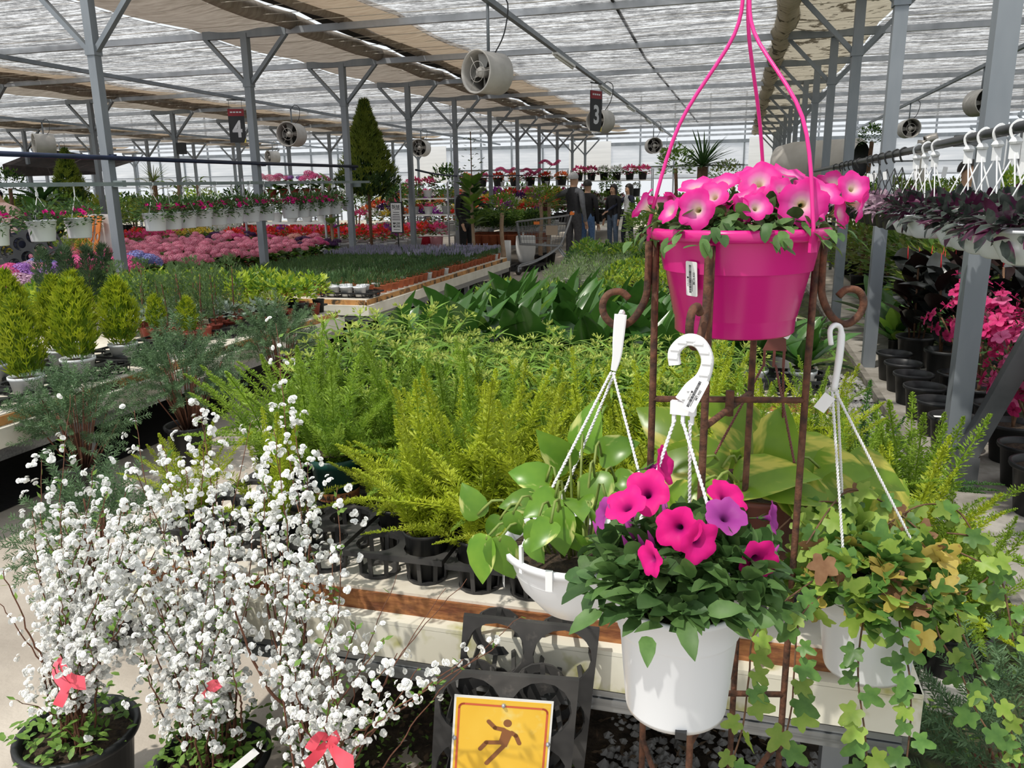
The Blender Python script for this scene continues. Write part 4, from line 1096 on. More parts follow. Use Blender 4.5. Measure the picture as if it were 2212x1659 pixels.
# ================================================================= slip warning sign on two upturned carriers
surf('sign_yellow', (.80, .46, .03), (.86, .54, .06), 6, .4, c3=(.82, .66, .22), s3=9, lo3=.58, hi3=.7)
surf('sign_red', (.62, .12, .05), rough=.45)
surf('sign_brown', (.26, .10, .035), rough=.5)
BIG = tray_spec(2, 3, .142, .062, .085)
SW, SH = .198, .280
sg = thing('warning_sign', 'yellow slip warning sign with a falling figure, screwed to a black carrier', 'sign', tuple(P(1089, 1508, 1.585)))
sg.rotation_euler = Euler((radians(87), radians(4.5), radians(14)), 'XYZ')          # local: x across, y down the board = -y, face +z
sgm = Euler((radians(87), radians(4.5), radians(14)), 'XYZ').to_matrix()
t = place(BIG, 'pot_carrier', 'black plastic carrier propped upright behind the slip warning sign', 'pot carrier', tuple(Vector(sg.location) + sgm @ Vector((.004, -.166, -.088))), 0, None)
t.rotation_euler = sg.rotation_euler
t = place(BIG, 'pot_carrier', 'rear black carrier leaning against the bench edge behind the sign', 'pot carrier', tuple(Vector(sg.location) + sgm @ Vector((.045, -.095, -.178))), 0, None)
t.rotation_euler = Euler((radians(87), radians(5.5), radians(12)), 'XYZ')
def SP(u, v, z=.0022): return Vector(((u - .5) * SW, -v * SW, z))
mbx = MB().box((0, -SH / 2, 0), (SW, SH, .003))
obj('board', mbx, sg, mat='white_paint', smooth=False)
obj('face', MB().box((0, -SH / 2, .0017), (SW * .955, SH * .97, .0006)), sg, mat='sign_yellow', smooth=False)
def flat_path(mb, pts, w, z=.0024, n=5):
    """flat rounded stroke"""
    for i in range(len(pts) - 1):
        a, b = Vector(pts[i]), Vector(pts[i + 1]); a.z = b.z = z
        d = (b - a).normalized(); x = Vector((-d.y, d.x, 0)) * w / 2
        vs = []; base = atan2(x.y, x.x)
        for c, s0 in ((a, base), (b, base + pi)):
            for k in range(n + 1):
                an = s0 + pi * k / n; vs.append(c + Vector((cos(an), sin(an), 0)) * w / 2)
        mb.add(vs, [tuple(range(len(vs)))])
    return mb
bd = []
for (cu, cv, a0) in ((.90, .13, 0), (.10, .13, 90), (.10, 1.30, 180), (.90, 1.30, 270)):
    for k in range(5):
        a = radians(a0 + 22.5 * k); p = SP(cu, cv); bd.append(p + Vector((cos(a), sin(a), 0)) * .045 * SW)
bd.append(bd[0])
obj('border', flat_path(MB(), bd, .022 * SW), sg, mat='sign_red', smooth=False)
fig = MB(); w_ = .045 * SW
fig.add([SP(.553, .27) + Vector((cos(k * pi / 10), sin(k * pi / 10), 0)) * .043 * SW for k in range(20)], [tuple(range(20))])
for st_ in ([(.361, .264), (.429, .330), (.519, .345)], [(.60, .372), (.645, .402), (.684, .484)], [(.50, .49), (.351, .50), (.292, .578)], [(.535, .52), (.366, .735)]):
    flat_path(fig, [SP(*q, .0025) for q in st_], w_, .0025)
fig.add([SP(.51, .322, .0026), SP(.615, .365, .0026), SP(.560, .535, .0026), SP(.470, .505, .0026)], [(3, 2, 1, 0)])
obj('figure', fig, sg, mat='sign_brown', smooth=False)
for u, v in ((.50, .075), (.025, .47), (.975, .47)):
    obj('screw', MB().lathe([(0, .006), (.003, .0055), (.0045, .002), (.0045, 0)], 10), sg, T(*SP(u, v, .002)), mat='steel_light')

# ================================================================= white-flowering shrubs on the ground
surf('blossom_white', (.82, .83, .80), (.90, .90, .88), 40, .7, spec=.15)
surf('twig', (.11, .045, .028), (.19, .085, .05), 30, .8)
surf('ribbon', (.72, .075, .11), (.80, .11, .16), 14, .4)
leafmat('spirea_leaf', (.10, .22, .04), (.22, .36, .07), .35, .5, 30, var=.25)
def blossom(mb, M, R, r_):
    """double flower: rings of petals around a raised heart"""
    for n, r0, r1, z0, z1, ph in ((6, .25, 1.0, -.10, .05, 0), (5, .15, .70, .12, .34, .5), (3, 0, .38, .30, .50, .2)):
        vs = []; fs = []
        for k in range(n):
            a = 2 * pi * (k + ph) / n; b = pi / n * 1.05; i = len(vs)
            vs += [(r0 * R * cos(a), r0 * R * sin(a), z0 * R), (r1 * R * .92 * cos(a - b), r1 * R * .92 * sin(a - b), z1 * R * .8), (r1 * R * cos(a), r1 * R * sin(a), z1 * R), (r1 * R * .92 * cos(a + b), r1 * R * .92 * sin(a + b), z1 * R * .8)]
            fs.append((i, i + 1, i + 2, i + 3))
        mb.add(vs, fs, 0, M)
BLO = MB(); blossom(BLO, None, .0068, rnd); BLO = BLO.mesh('blossom', 'blossom_white', False)
bigpot = [(.0, .0), (.105, .0), (.110, .004), (.135, .225), (.150, .228), (.154, .236), (.154, .250), (.148, .254), (.138, .250), (.132, .20)]
BIGPOT = MB().lathe(bigpot, 44).mesh('pot', 'black_plastic')
def spirea(pos, label, tips, seed, ribbon, nlow=260, potR=1.0):
    r_ = random.Random(seed); o = Vector(pos)
    t = thing('flowering_shrub', label, 'shrub', tuple(o))
    obj('pot', BIGPOT, t, S(potR)); obj('soil', MB().lathe([(.134 * potR, .215 * potR), (.0, .225 * potR)], 24), t, mat='potsoil')
    big = []; rest = MB(); lv = MB(); cnt = 0
    for (px, py, Y, flw, thick) in tips:
        e = aty(px, py, Y) - o
        b = Vector((r_.uniform(-.05, .05), r_.uniform(-.05, .05), .21 * potR))
        m1 = b + Vector(((e.x - b.x) * .30 + r_.uniform(-.03, .03), (e.y - b.y) * .25, (e.z - b.z) * .40))
        m2 = b.lerp(e, .62) + Vector((r_.uniform(-.03, .03), r_.uniform(-.02, .02), .05 * min(1, (e - b).length)))
        path = curve([b, m1, m2, e], 7)
        path = [p + Vector((r_.uniform(-1, 1), r_.uniform(-1, 1), r_.uniform(-1, 1))) * .003 for p in path]
        N = len(path)
        obj('branch', MB().tube(path, [thick * (1 - .75 * i / N) for i in range(N)], 5), t, mat='twig')
        L = (e - b).length
        start = {2: .22, 1: .45, 0: 2}[flw]
        step = .0125 if flw == 2 else .020
        s0 = start * L
        acc = 0; nxt = s0
        for i in range(1, N):
            seg = path[i] - path[i - 1]; l = seg.length
            while acc + l > nxt and flw:
                p = path[i - 1] + seg * ((nxt - acc) / l)
                if r_.random() < (.92 if flw == 2 else .7):
                    sd = Vector((r_.uniform(-1, 1), r_.uniform(-1, .7), r_.uniform(-.2, 1))).normalized()
                    c = p + sd * (r_.uniform(.010, .030) if flw == 1 else r_.uniform(.008, .060))
                    rest2 = []
                    for q in range(r_.choice((3, 4, 5, 6)) if flw == 2 else r_.choice((2, 3, 4))):
                        d = (sd + Vector((r_.uniform(-1, 1), r_.uniform(-1, 1), r_.uniform(-1, 1))) * .9).normalized()
                        M = aimz(c + d * r_.uniform(.006, .014), d + Vector((0, -.25, .25))) @ S(r_.uniform(.72, 1.08))
                        big.append(M)
                    if r_.random() < .5: lv.kite(p, sd + Vector((0, 0, .3)), (r_.uniform(-1, 1), 0, 1), .016, .008)
                nxt += step
            acc += l
        for i in range(4, N):
            if r_.random() < (.25 if flw else .05):
                an = r_.uniform(0, 6.28); lv.kite(path[i], (cos(an), sin(an), .4), (r_.uniform(-1, 1), r_.uniform(-1, 1), 1), .02, .011)
    big.sort(key=lambda M: M.translation.y)
    for i, M in enumerate(big):
        if i < 300: obj('blossom', BLO, t, M)
        else: blossom(rest, M, .0068, r_)
    if rest.v:
        s_ = obj('blossoms', rest, t, mat='blossom_white', smooth=False); s_['kind'] = 'stuff'
    for i in range(nlow):
        a = r_.uniform(0, 6.28); r = r_.uniform(.02, .17) * potR
        p = Vector((r * cos(a), r * sin(a), .225 * potR + r_.uniform(0, .09)))
        lv.leaf(aim(p, (r_.uniform(-1, 1), r_.uniform(-1, 1), r_.uniform(.0, .8)), (0, 0, 1)), r_.uniform(.016, .030), .014, .4, .2, [(0, .05), (.3, .5), (.7, .42), (1, .02)])
    s_ = obj('foliage', lv, t, mat='spirea_leaf'); s_['kind'] = 'stuff'
    rb = MB()
    for pts, w in ribbon:
        q = [aty(px, py, Y) - o for px, py, Y in pts]; q = curve(q, 3)
        vs = []; fs = []
        for i, p in enumerate(q):
            d = (q[min(i + 1, len(q) - 1)] - q[max(i - 1, 0)]).normalized(); x = d.cross(Vector((.3, -1, .2))).normalized() * w / 2 * (.45 + .55 * min(1, i / (len(q) * .5)))
            vs += [p - x, p + x + Vector((0, .004 * sin(i), 0))]
        rb.add(vs, [(2 * i, 2 * i + 1, 2 * i + 3, 2 * i + 2) for i in range(len(q) - 1)])
    if ribbon: obj('ribbon', rb, t, mat='ribbon', label='pink tape tied round the stems')
    return t, len(big)
A_, B_, C_ = 1.32, 1.36, 1.30
T1 = [(70, 1105, A_, 1, .0028), (135, 1085, A_, 2, .003), (235, 1060, A_, 2, .003), (75, 1215, A_, 2, .003), (205, 1000, 1.4, 2, .003), (130, 1290, 1.2, 2, .003), (275, 1090, 1.4, 2, .003), (5, 1235, 1.15, 1, .0035), (152, 855, 1.5, 1, .0022), (310, 1130, 1.35, 2, .003), (230, 1240, 1.2, 2, .003), (110, 1420, 1.15, 1, .0026), (30, 1512, 1.1, 1, .0022), (0, 1300, 1.2, 0, .003), (180, 1150, 1.3, 2, .003), (330, 1230, 1.3, 2, .003), (260, 1330, 1.15, 2, .0025), (190, 1390, 1.12, 1, .0025), (270, 1180, 1.25, 2, .003), (100, 1160, 1.3, 2, .003)]
T2 = [(432, 880, 1.5, 2, .003), (350, 960, 1.45, 2, .003), (290, 885, 1.55, 1, .0025), (470, 1000, 1.5, 2, .003), (545, 1150, 1.4, 2, .003), (420, 1100, 1.4, 2, .003), (380, 1210, 1.3, 2, .003), (500, 1290, 1.25, 2, .003), (330, 1290, 1.25, 2, .003), (440, 1340, 1.2, 2, .003), (560, 1050, 1.5, 2, .003), (540, 910, 1.55, 1, .0025), (290, 1010, 1.45, 2, .003), (470, 1180, 1.35, 2, .003), (350, 1120, 1.38, 2, .003), (430, 1450, 1.15, 2, .003), (500, 1420, 1.15, 1, .003), (310, 1410, 1.15, 2, .003), (560, 1230, 1.3, 2, .0025), (400, 1010, 1.45, 2, .003), (480, 1080, 1.42, 2, .003)]
T3 = [(597, 700, 1.75, 1, .0028), (626, 870, 1.6, 2, .003), (665, 1000, 1.5, 2, .003), (600, 960, 1.55, 2, .003), (640, 1050, 1.45, 2, .003), (610, 1180, 1.4, 1, .003), (715, 1190, 1.38, 1, .003), (735, 1300, 1.3, 1, .003), (830, 1385, 1.25, 2, .0035), (1080, 1392, 1.18, 1, .003), (1000, 1425, 1.15, 1, .003), (905, 1445, 1.12, 1, .003), (635, 1440, 1.10, 1, .0035), (770, 1345, 1.25, 2, .003), (1125, 1330, 1.2, 0, .002), (960, 1270, 1.22, 0, .002), (1010, 1250, 1.22, 0, .002), (860, 1240, 1.25, 0, .002), (720, 1500, 1.1, 1, .003), (560, 1130, 1.4, 1, .0045), (500, 1290, 1.25, 1, .006), (700, 1380, 1.2, 1, .003), (860, 1410, 1.2, 2, .003)]
rx_ = random.Random(88)
for k in range(13): T1.append((rx_.gauss(200, 75), rx_.gauss(1180, 95), rx_.uniform(1.2, 1.42), 2, .0026))
for k in range(16): T2.append((rx_.gauss(380, 90), rx_.gauss(1150, 110), rx_.uniform(1.25, 1.48), 2, .0026))
for k in range(7): T3.append((rx_.gauss(600, 60), rx_.gauss(1060, 90), rx_.uniform(1.35, 1.5), 2, .0026))
P1 = onz(165, 1560, .25); P2 = onz(458, 1600, .25); P3 = onz(690, 1700, .25)
_, n1 = spirea((P1.x, P1.y, 0), 'white-flowering shrub in the black pot at the path corner', T1, 21, [([(125, 1420, 1.25), (150, 1465, 1.23), (185, 1475, 1.22)], .03), ([(140, 1440, 1.24), (140, 1490, 1.22), (125, 1525, 1.2)], .022), ([(125, 1425, 1.25), (118, 1450, 1.23), (150, 1490, 1.22)], .02)], 240, .92)
_, n2 = spirea((P2.x, P2.y, 0), 'densest white-flowering shrub, in the middle black pot with a price stick', T2, 22, [([(425, 1515, 1.2), (455, 1490, 1.18), (475, 1475, 1.18)], .018), ([(455, 1495, 1.18), (470, 1470, 1.17), (450, 1480, 1.18)], .012)], 300, .86)
_, n3 = spirea((P3.x, P3.y, 0), 'white-flowering shrub with long arching bare twigs beside the warning sign', T3, 23, [([(705, 1605, 1.18), (690, 1625, 1.16), (660, 1655, 1.12)], .022), ([(708, 1605, 1.18), (725, 1630, 1.15), (765, 1655, 1.12)], .040), ([(706, 1600, 1.18), (690, 1590, 1.17), (668, 1620, 1.15)], .020), ([(708, 1600, 1.18), (730, 1585, 1.17), (715, 1610, 1.16)], .018)], 60, .8)
print('blossoms', n1, n2, n3)
ps = thing('price_stick', 'white price stick pushed into the middle shrub pot', 'label', tuple(aty(520, 1650, 1.22)))
obj('stick', MB().box((0, 0, 0), (.016, .0012, .10), RZ(.2) @ RY(radians(48))), ps, mat='paper', smooth=False)
# clods, fallen leaves and small weeds on the soil under the bench
lit = MB(); wd = MB(); r_ = random.Random(77)
for i in range(900):
    x, y = r_.uniform(-1.0, .28), r_.uniform(1.3, 2.3)
    a = r_.uniform(0, 6.28)
    lit.kite((x, y, .03), (cos(a), sin(a), r_.uniform(0, .4)), (r_.uniform(-.5, .5), r_.uniform(-.5, .5), 1), r_.uniform(.012, .04), r_.uniform(.004, .016))
surf('leaf_litter', (.05, .032, .02), (.16, .11, .07), 12, .9)
s_ = struct('ground_litter', lit, 'leaf_litter', kind='stuff')
tag(s_, 'brown leaf litter on the soil under the bench', 'litter')
for i in range(700):
    c = r_.choice(((-.95, 1.75), (-.9, 1.5), (-.75, 1.9), (-.6, 1.6), (-1.0, 1.62))); x, y = c[0] + r_.gauss(0, .09), c[1] + r_.gauss(0, .09)
    a = r_.uniform(0, 6.28)
    wd.kite((x, y, .03 + r_.uniform(0, .03)), (cos(a), sin(a), .5), (0, 0, 1), r_.uniform(.01, .02), r_.uniform(.008, .014))
s_ = struct('weeds', wd, 'spirea_leaf', kind='stuff'); tag(s_, 'small clover weeds on the soil between shrub pots and bench', 'weeds')
# ================================================================= left-hand benches
surf('terracotta', (.38, .10, .045), (.46, .14, .06), 9, .7)
surf('redbrown_pot', (.20, .035, .02), (.27, .05, .03), 9, .6)
surf('white_pot', (.66, .68, .70), (.74, .76, .78), 6, .45)
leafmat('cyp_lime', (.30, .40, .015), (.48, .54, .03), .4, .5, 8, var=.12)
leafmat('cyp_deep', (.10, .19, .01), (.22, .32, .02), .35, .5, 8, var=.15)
leafmat('juniper', (.035, .075, .035), (.085, .14, .065), .25, .6, 8, var=.2)
leafmat('rosemary_leaf', (.07, .14, .065), (.16, .26, .12), .25, .5, 12, var=.22)
leafmat('airy_leaf', (.07, .14, .05), (.16, .25, .09), .3, .55, 8, var=.2)
leafmat('silver_leaf', (.30, .38, .32), (.42, .50, .44), .25, .6, 10, var=.12)
def flame(name, seed, n, R, Hh, mats, z0=.0, sprig=.055, wd=.010, prof=None):
    """upright conifer: flattened sprigs sweeping upward over a flame shape"""
    r_ = random.Random(seed); mb = MB()
    prof = prof or (lambda t: (sin(pi * min(1, .18 + t * .84)) ** .8))
    for i in range(n):
        t = r_.random(); a = r_.uniform(0, 2 * pi); rr = R * prof(t); q = r_.uniform(.45, 1.0)
        p = Vector((rr * q * cos(a), rr * q * sin(a), z0 + Hh * t * .93))
        d = Vector((cos(a) * .45 + r_.uniform(-.25, .25), sin(a) * .45 + r_.uniform(-.25, .25), 1)).normalized()
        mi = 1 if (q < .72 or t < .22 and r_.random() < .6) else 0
        L = sprig * r_.uniform(.7, 1.3)
        nn = Vector((cos(a) + r_.uniform(-.7, .7), sin(a) + r_.uniform(-.7, .7), .2))
        mb.kite(p, d, nn, L, wd, mi)
        for sg_ in (-1, 1):
            sd = d.cross(nn).normalized() * sg_
            mb.kite(p + d * L * .35, (d + sd * .7).normalized(), nn, L * .6, wd * .7, mi)
    return mb.mesh(name, list(mats), False)
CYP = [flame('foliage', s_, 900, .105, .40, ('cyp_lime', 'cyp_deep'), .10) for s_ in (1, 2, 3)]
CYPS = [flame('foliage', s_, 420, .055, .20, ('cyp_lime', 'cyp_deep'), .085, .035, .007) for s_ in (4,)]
CPOT = MB().lathe([(.0, .002), (.058, .002), (.060, .0), (.078, .092), (.084, .094), (.084, .108), (.079, .108), (.072, .09)], 28).mesh('pot', 'white_pot')
CSOIL = MB().lathe([(.078, .092), (.0, .096)], 12).mesh('soil', 'potsoil')
TPOT = MB().lathe([(.0, .002), (.036, .002), (.046, .07), (.050, .072), (.050, .084), (.046, .084), (.042, .07)], 20).mesh('pot', 'redbrown_pot')
Z1 = .502
cyps = [(-3.44, 3.12, 'lime cypress in a white pot at the bench edge beside the rosemary'), (-3.50, 3.52, 'full lime cypress, second along the bench edge, in a white pot'), (-3.60, 3.98, 'lime cypress behind the middle rosemary bush'), (-3.86, 3.30, 'lime cypress behind the first one at the bench edge'), (-3.80, 3.72, 'tall lime cypress between the edge cypresses and the dark junipers'),
        (-3.96, 4.02, 'lime cypress squeezed behind the third edge cypress'), (-4.10, 3.22, 'lime cypress cut by the picture edge'), (-4.22, 3.62, 'lime cypress in front of the chartreuse leaves'), (-4.40, 3.95, 'lime cypress in the third row by the chartreuse leaves')]
for i, (x, y, lb) in enumerate(cyps):
    place([('pot', CPOT, Matrix()), ('soil', CSOIL, Matrix()), ('foliage', CYP[i % 3], Matrix())], 'lime_cypress', lb, 'potted plant', (x, y, Z1 + .015), U(0, 6), 'lime cypresses in white pots', U(.95, 1.1))
for i, (x, y, lb) in enumerate(((-3.82, 4.56, 'small golden cypress in a red-brown pot, the one nearer the lime cypresses'), (-3.52, 4.50, 'small golden cypress in a red-brown pot beside the round rosemary bush'))):
    place([('pot', TPOT, Matrix()), ('foliage', CYPS[0], Matrix())], 'golden_cypress', lb, 'potted plant', (x, y, Z1 + .01), i * 2, 'small golden cypresses', 1.15)
TR3 = tray_spec(3, 2, .165, .070, .055, 'black_plastic')
for i, (x, y) in enumerate(((-3.62, 2.55), (-3.62, 2.93), (-3.62, 3.30), (-3.62, 3.67), (-3.66, 4.06), (-4.15, 2.75), (-4.15, 3.12), (-4.15, 3.5), (-4.2, 3.88), (-3.66, 4.44))):
    place(TR3, 'pot_carrier', ('flat black carrier at the near corner of the cypress bench', 'flat black carrier under the edge cypress', 'flat black carrier with empty cells between the edge cypresses', 'flat black carrier under the full lime cypress', 'flat black carrier behind the middle rosemary bush', 'flat black carrier in the inner row of the cypress bench')[min(i, 5)] if i < 9 else 'flat black carrier with the small red-brown pots', 'pot carrier', (x, y, Z1), 0, 'flat carriers on the cypress bench')
for i, (x, y) in enumerate(((-3.52, 2.62), (-3.70, 2.8))):
    place([('pot', CPOT, Matrix()), ('soil', CSOIL, Matrix())], 'empty_pot', ('empty white pot at the near corner of the cypress bench', 'second empty white pot in the corner carrier')[i], 'pot', (x, y, Z1 + .01))
# upright junipers, airy shrubs, chartreuse leaves
JUN = [flame('foliage', s_, 420, .055, .36, ('juniper', 'juniper'), .25, .06, .007, lambda t: sin(pi * min(1, .12 + t * .88)) ** .7) for s_ in (11, 12)]
def trunk(h, r=.006, wob=.01, mat='twig', z0=.07):
    return MB().tube(curve([(0, 0, z0), (wob, 0, z0 + h * .4), (-wob * .5, wob, z0 + h)], 3), [r] * 3 + [r * .8] * 3 + [r * .5], 5).mesh('trunk', mat)
TRK = trunk(.36)
for i, (px, py, lb) in enumerate(((112, 700, 'first dark upright juniper beyond the lime cypresses'), (160, 690, 'second dark upright juniper, with a bare reddish stem'), (208, 690, 'third dark upright juniper, the fullest'), (240, 680, 'fourth dark upright juniper beside the steel post'))):
    p = onz(px, py, Z1 + .1)
    place([('pot', CPOT, Matrix()), ('trunk', TRK, Matrix()), ('foliage', JUN[i % 2], Matrix())], 'upright_juniper', lb, 'potted plant', (p.x, p.y, Z1), i * 1.4, 'upright junipers', 1.05)
AIRY = [flame('foliage', s_, 300, .08, .40, ('airy_leaf', 'airy_leaf'), .12, .035, .006, lambda t: .5 + .5 * sin(pi * t)) for s_ in (21, 22, 23)]
for i in range(14):
    x, y = -3.62 - .16 * (i % 5) + U(-.03, .03), 4.78 + .2 * (i // 5) + U(-.03, .03)
    place([('pot', TPOT, Matrix()), ('trunk', TRK, S(1.0)), ('foliage', AIRY[i % 3], Matrix())], 'airy_shrub', 'thin airy grey-green upright shrub among the low bench plants', 'potted plant', (x, y, Z1), U(0, 6), 'airy upright shrubs', U(.85, 1.15))
LIML = [leafmesh('leaf', .17, .075, LANCE, 'lime_leaf', .8, .3), leafmesh('leaf', .15, .065, OVATE, 'lime_leaf', .4, .3)]
def leafy(name, label, x, y, z, ms, n, seed, s_=1.0, pot=CPOT, group=None, cat='potted plant', up=1.05):
    r_ = random.Random(seed); t = thing(name, label, cat, (x, y, z), 0, group)
    obj('pot', pot, t)
    for i in range(n):
        a = i * 2.4 + r_.uniform(-.3, .3); q = .15 + .85 * i / n
        obj('leaf', ms[i % len(ms)], t, aim(Vector((.012 * cos(a), .012 * sin(a), .08)), (cos(a) * q, sin(a) * q, up - .6 * q), (-cos(a), -sin(a), .6)) @ S(s_ * r_.uniform(.8, 1.2)))
    return t
for i, (px, py) in enumerate(((70, 690), (195, 690), (280, 680), (30, 690), (130, 690), (245, 690))):
    p = onz(px, py, Z1 + .1)
    leafy('chartreuse_plant', ('broad chartreuse leafy plant behind the edge cypresses', 'chartreuse leafy plant between the second and third juniper', 'chartreuse leafy plant next to the steel post', 'chartreuse leafy plant at the picture edge', 'chartreuse leafy plant under the first juniper', 'chartreuse leafy plant under the fullest juniper')[i], p.x - .15, p.y + .2, Z1, LIML, 14, i, 1.2)
LBW = [bush_mesh('foliage', s_, 150, .11, .12, .05, .026, ('lime_leaf', 'mid_leaf'), .20, .4, .3) for s_ in (31, 32, 33)]
YBW = [bush_mesh('foliage', s_, 130, .10, .07, .05, .016, ('cream_leaf', 'lime_leaf'), .15, .7, .5) for s_ in (34, 35)]
SBW = [bush_mesh('foliage', s_, 110, .11, .07, .05, .030, ('silver_leaf', 'grey_leaf'), .14, .2, .3) for s_ in (36,)]
k = 0
for j, y in enumerate((4.75, 4.93, 5.11, 5.29, 5.47, 5.65, 5.83, 6.01, 6.15)):
    for i_ in range(11):
        x = -3.46 - .19 * i_ + U(-.03, .03)
        if y < 5.0 and i_ < 2: continue
        if y < 5.3 and i_ < 5:
            if (i_ + j) % 2: simple('silver_herb', SBW[0], x, y, Z1, 'silver-blue low herb at the middle of the cypress bench', 'silver herbs', pot=TPOT)
            continue
        if y < 5.6 and i_ < 7: simple('cream_herb', YBW[k % 2], x, y, Z1, 'cream-tipped low plant in the middle rows of the cypress bench', 'cream-tipped plants', pot=TPOT if k % 3 else BPOT, s_=U(.9, 1.1))
        else: simple('lime_bush', LBW[k % 3], x, y, Z1, 'bushy lime plant at the far end of the cypress bench', 'lime bushes at the end of the cypress bench', pot=TPOT if k % 2 else BPOT, s_=U(.95, 1.2))
        k += 1
TRS = tray_spec(3, 2, .12, .050, .06, 'black_plastic')
for i, y in enumerate((5.02, 5.40, 5.78, 6.08)):
    place(TRS, 'pot_carrier', ('black carrier with white pots by the silver herbs', 'black carrier in the middle of the bench edge', 'black carrier next to the last one at the bench end', 'black carrier at the very end of the cypress bench')[i], 'pot carrier', (-3.56, y, Z1), pi / 2)

# ---------------------------------------------------------------- herb seedlings
Z2 = .532
leafmat('seedling', (.045, .11, .035), (.11, .20, .06), .3, .55, 10, var=.25)
leafmat('lavender_bloom', (.24, .23, .34), (.36, .35, .46), .2, .7, 10)
def seed_mesh(seed, n=70, bloom=False):
    r_ = random.Random(seed); mb = MB()
    for i in range(n):
        a = r_.uniform(0, 6.28); r = r_.uniform(0, .05)
        d = Vector((cos(a) * .45, sin(a) * .45, 1)).normalized()
        mb.kite(Vector((r * cos(a), r * sin(a), .06 + r_.uniform(0, .08))), d + Vector((r_.uniform(-.3, .3), r_.uniform(-.3, .3), 0)), (cos(a), sin(a), 0), r_.uniform(.03, .06), .007)
    if bloom:
        for i in range(7):
            a = r_.uniform(0, 6.28); r = r_.uniform(0, .05); p = Vector((r * cos(a), r * sin(a), .15))
            mb.tube([p, p + Vector((cos(a) * .015, sin(a) * .015, .05))], [.005, .003], 4, 1)
    return mb.mesh('foliage', ('seedling', 'lavender_bloom') if bloom else ('seedling',), False)
SEED = [seed_mesh(s_) for s_ in (1, 2, 3)]; LAV = [seed_mesh(s_, 60, True) for s_ in (4, 5)]
SPOT = MB().lathe([(.0, .0), (.032, .0), (.042, .064), (.046, .065), (.046, .074), (.042, .074)], 12).mesh('pot', 'terracotta')
SPOTW = MB().lathe([(.0, .0), (.034, .0), (.044, .064), (.047, .065), (.047, .074), (.043, .074)], 12).mesh('pot', 'white_pot')
cells = [(-3.38 - i_ * .138, 6.88 + j * .138) for i_ in range(16) for j in range(33)]
cells = [c for c in cells if not (c[0] > -3.85 and c[1] < 7.15)]
cells.sort(key=lambda c: min((-3.38 - c[0]) * .9, (c[1] - 6.88)) + .05 * (c[1] - 6.88))
bulk = MB(); bulkp = MB()
for i, (x, y) in enumerate(cells):
    lav = y > 9.9
    me = (LAV if lav else SEED)[i % (2 if lav else 3)]
    x += U(-.008, .008); y += U(-.008, .008)
    if i < 290:
        w = rnd.random() < .22
        place([('pot', SPOTW if w else SPOT, Matrix()), ('foliage', me, Matrix())], 'herb_seedling',
              'dark green herb seedling in a small %s pot on the price-board bench' % ('white' if w else 'terracotta') if not lav else 'lavender seedling with grey-blue spikes, %s pot, on the price-board bench' % ('white' if w else 'terracotta'),
              'potted plant', (x, y, Z2), U(0, 6), ('lavender seedlings' if lav else 'herb seedlings') + (' in white pots' if w else ' in terracotta pots'), U(.9, 1.15))
    else:
        off = len(bulk.v); c_, s_ = cos(i * 1.7), sin(i * 1.7)
        bulk.v += [(x + v.co.x * c_ - v.co.y * s_, y + v.co.x * s_ + v.co.y * c_, Z2 + v.co.z * 1.05) for v in me.vertices]
        bulk.f += [tuple(off + q for q in p.vertices) for p in me.polygons]; bulk.m += [p.material_index for p in me.polygons]
o = obj('herb_seedlings', bulk, mat=['seedling', 'lavender_bloom'], smooth=False); tag(o, 'dense carpet of dark green herb seedlings in the middle of the price-board bench', 'seedlings', None, 'stuff')
for i, (x, y) in enumerate(((-3.44, 6.90), (-3.58, 6.90), (-3.72, 6.90), (-3.48, 7.05), (-3.66, 7.05))):
    place([('pot', WP, Matrix()), ('foliage', SEED[i % 3], T(0, 0, .03) @ S(1.2))], 'herb_pot', ('corner white pot of dark herb on the price-board bench', 'second white pot of dark herb from the bench corner', 'third white pot of dark herb from the bench corner', 'white pot of dark herb behind the corner one', 'white pot of dark herb behind the second one')[i], 'potted plant', (x, y, Z2 + .01))
place(tray_spec(4, 2, .145, .060, .05, 'black_plastic'), 'pot_carrier', 'black carrier of white herb pots at the corner of the price-board bench', 'pot carrier', (-3.58, 6.97, Z2))
# price board on a stake
bp = onz(862, 548, .60)
bd_ = thing('price_board', 'black framed white price board on a stake among the herb seedlings', 'sign', (bp.x, bp.y, Z2), radians(-18))
obj('stake', MB().tube([(0, 0, .0), (0, 0, .62)], .009, 6), bd_, mat='black_plastic')
zc_ = aty(858, 470, bp.y).z - Z2
obj('frame', MB().box((0, -.012, zc_), (.235, .016, .46)), bd_, mat='black_plastic', smooth=False)
fc = obj('sheet', MB().box((0, -.022, zc_), (.20, .004, .42)), bd_, mat='paper', smooth=False)
MF = lambda z: T(0, -.0245, z) @ RX(radians(90))
text('lettering', '허브', .088, fc, MF(zc_ + .145), bold=.002)
text('lettering', '₩4,200', .044, fc, MF(zc_ - .085), bold=.001); text('lettering', '₩2,900', .044, fc, MF(zc_ - .13), bold=.001)
ln = MB()
for k, (z, w) in enumerate(((.075, .12), (.045, .13), (.02, .15), (-.005, .16), (-.03, .16), (-.175, .12))): ln.box((0, -.0245, zc_ + z), (w, .0006, .008))
obj('small_print', ln, fc, mat='ink', smooth=False)

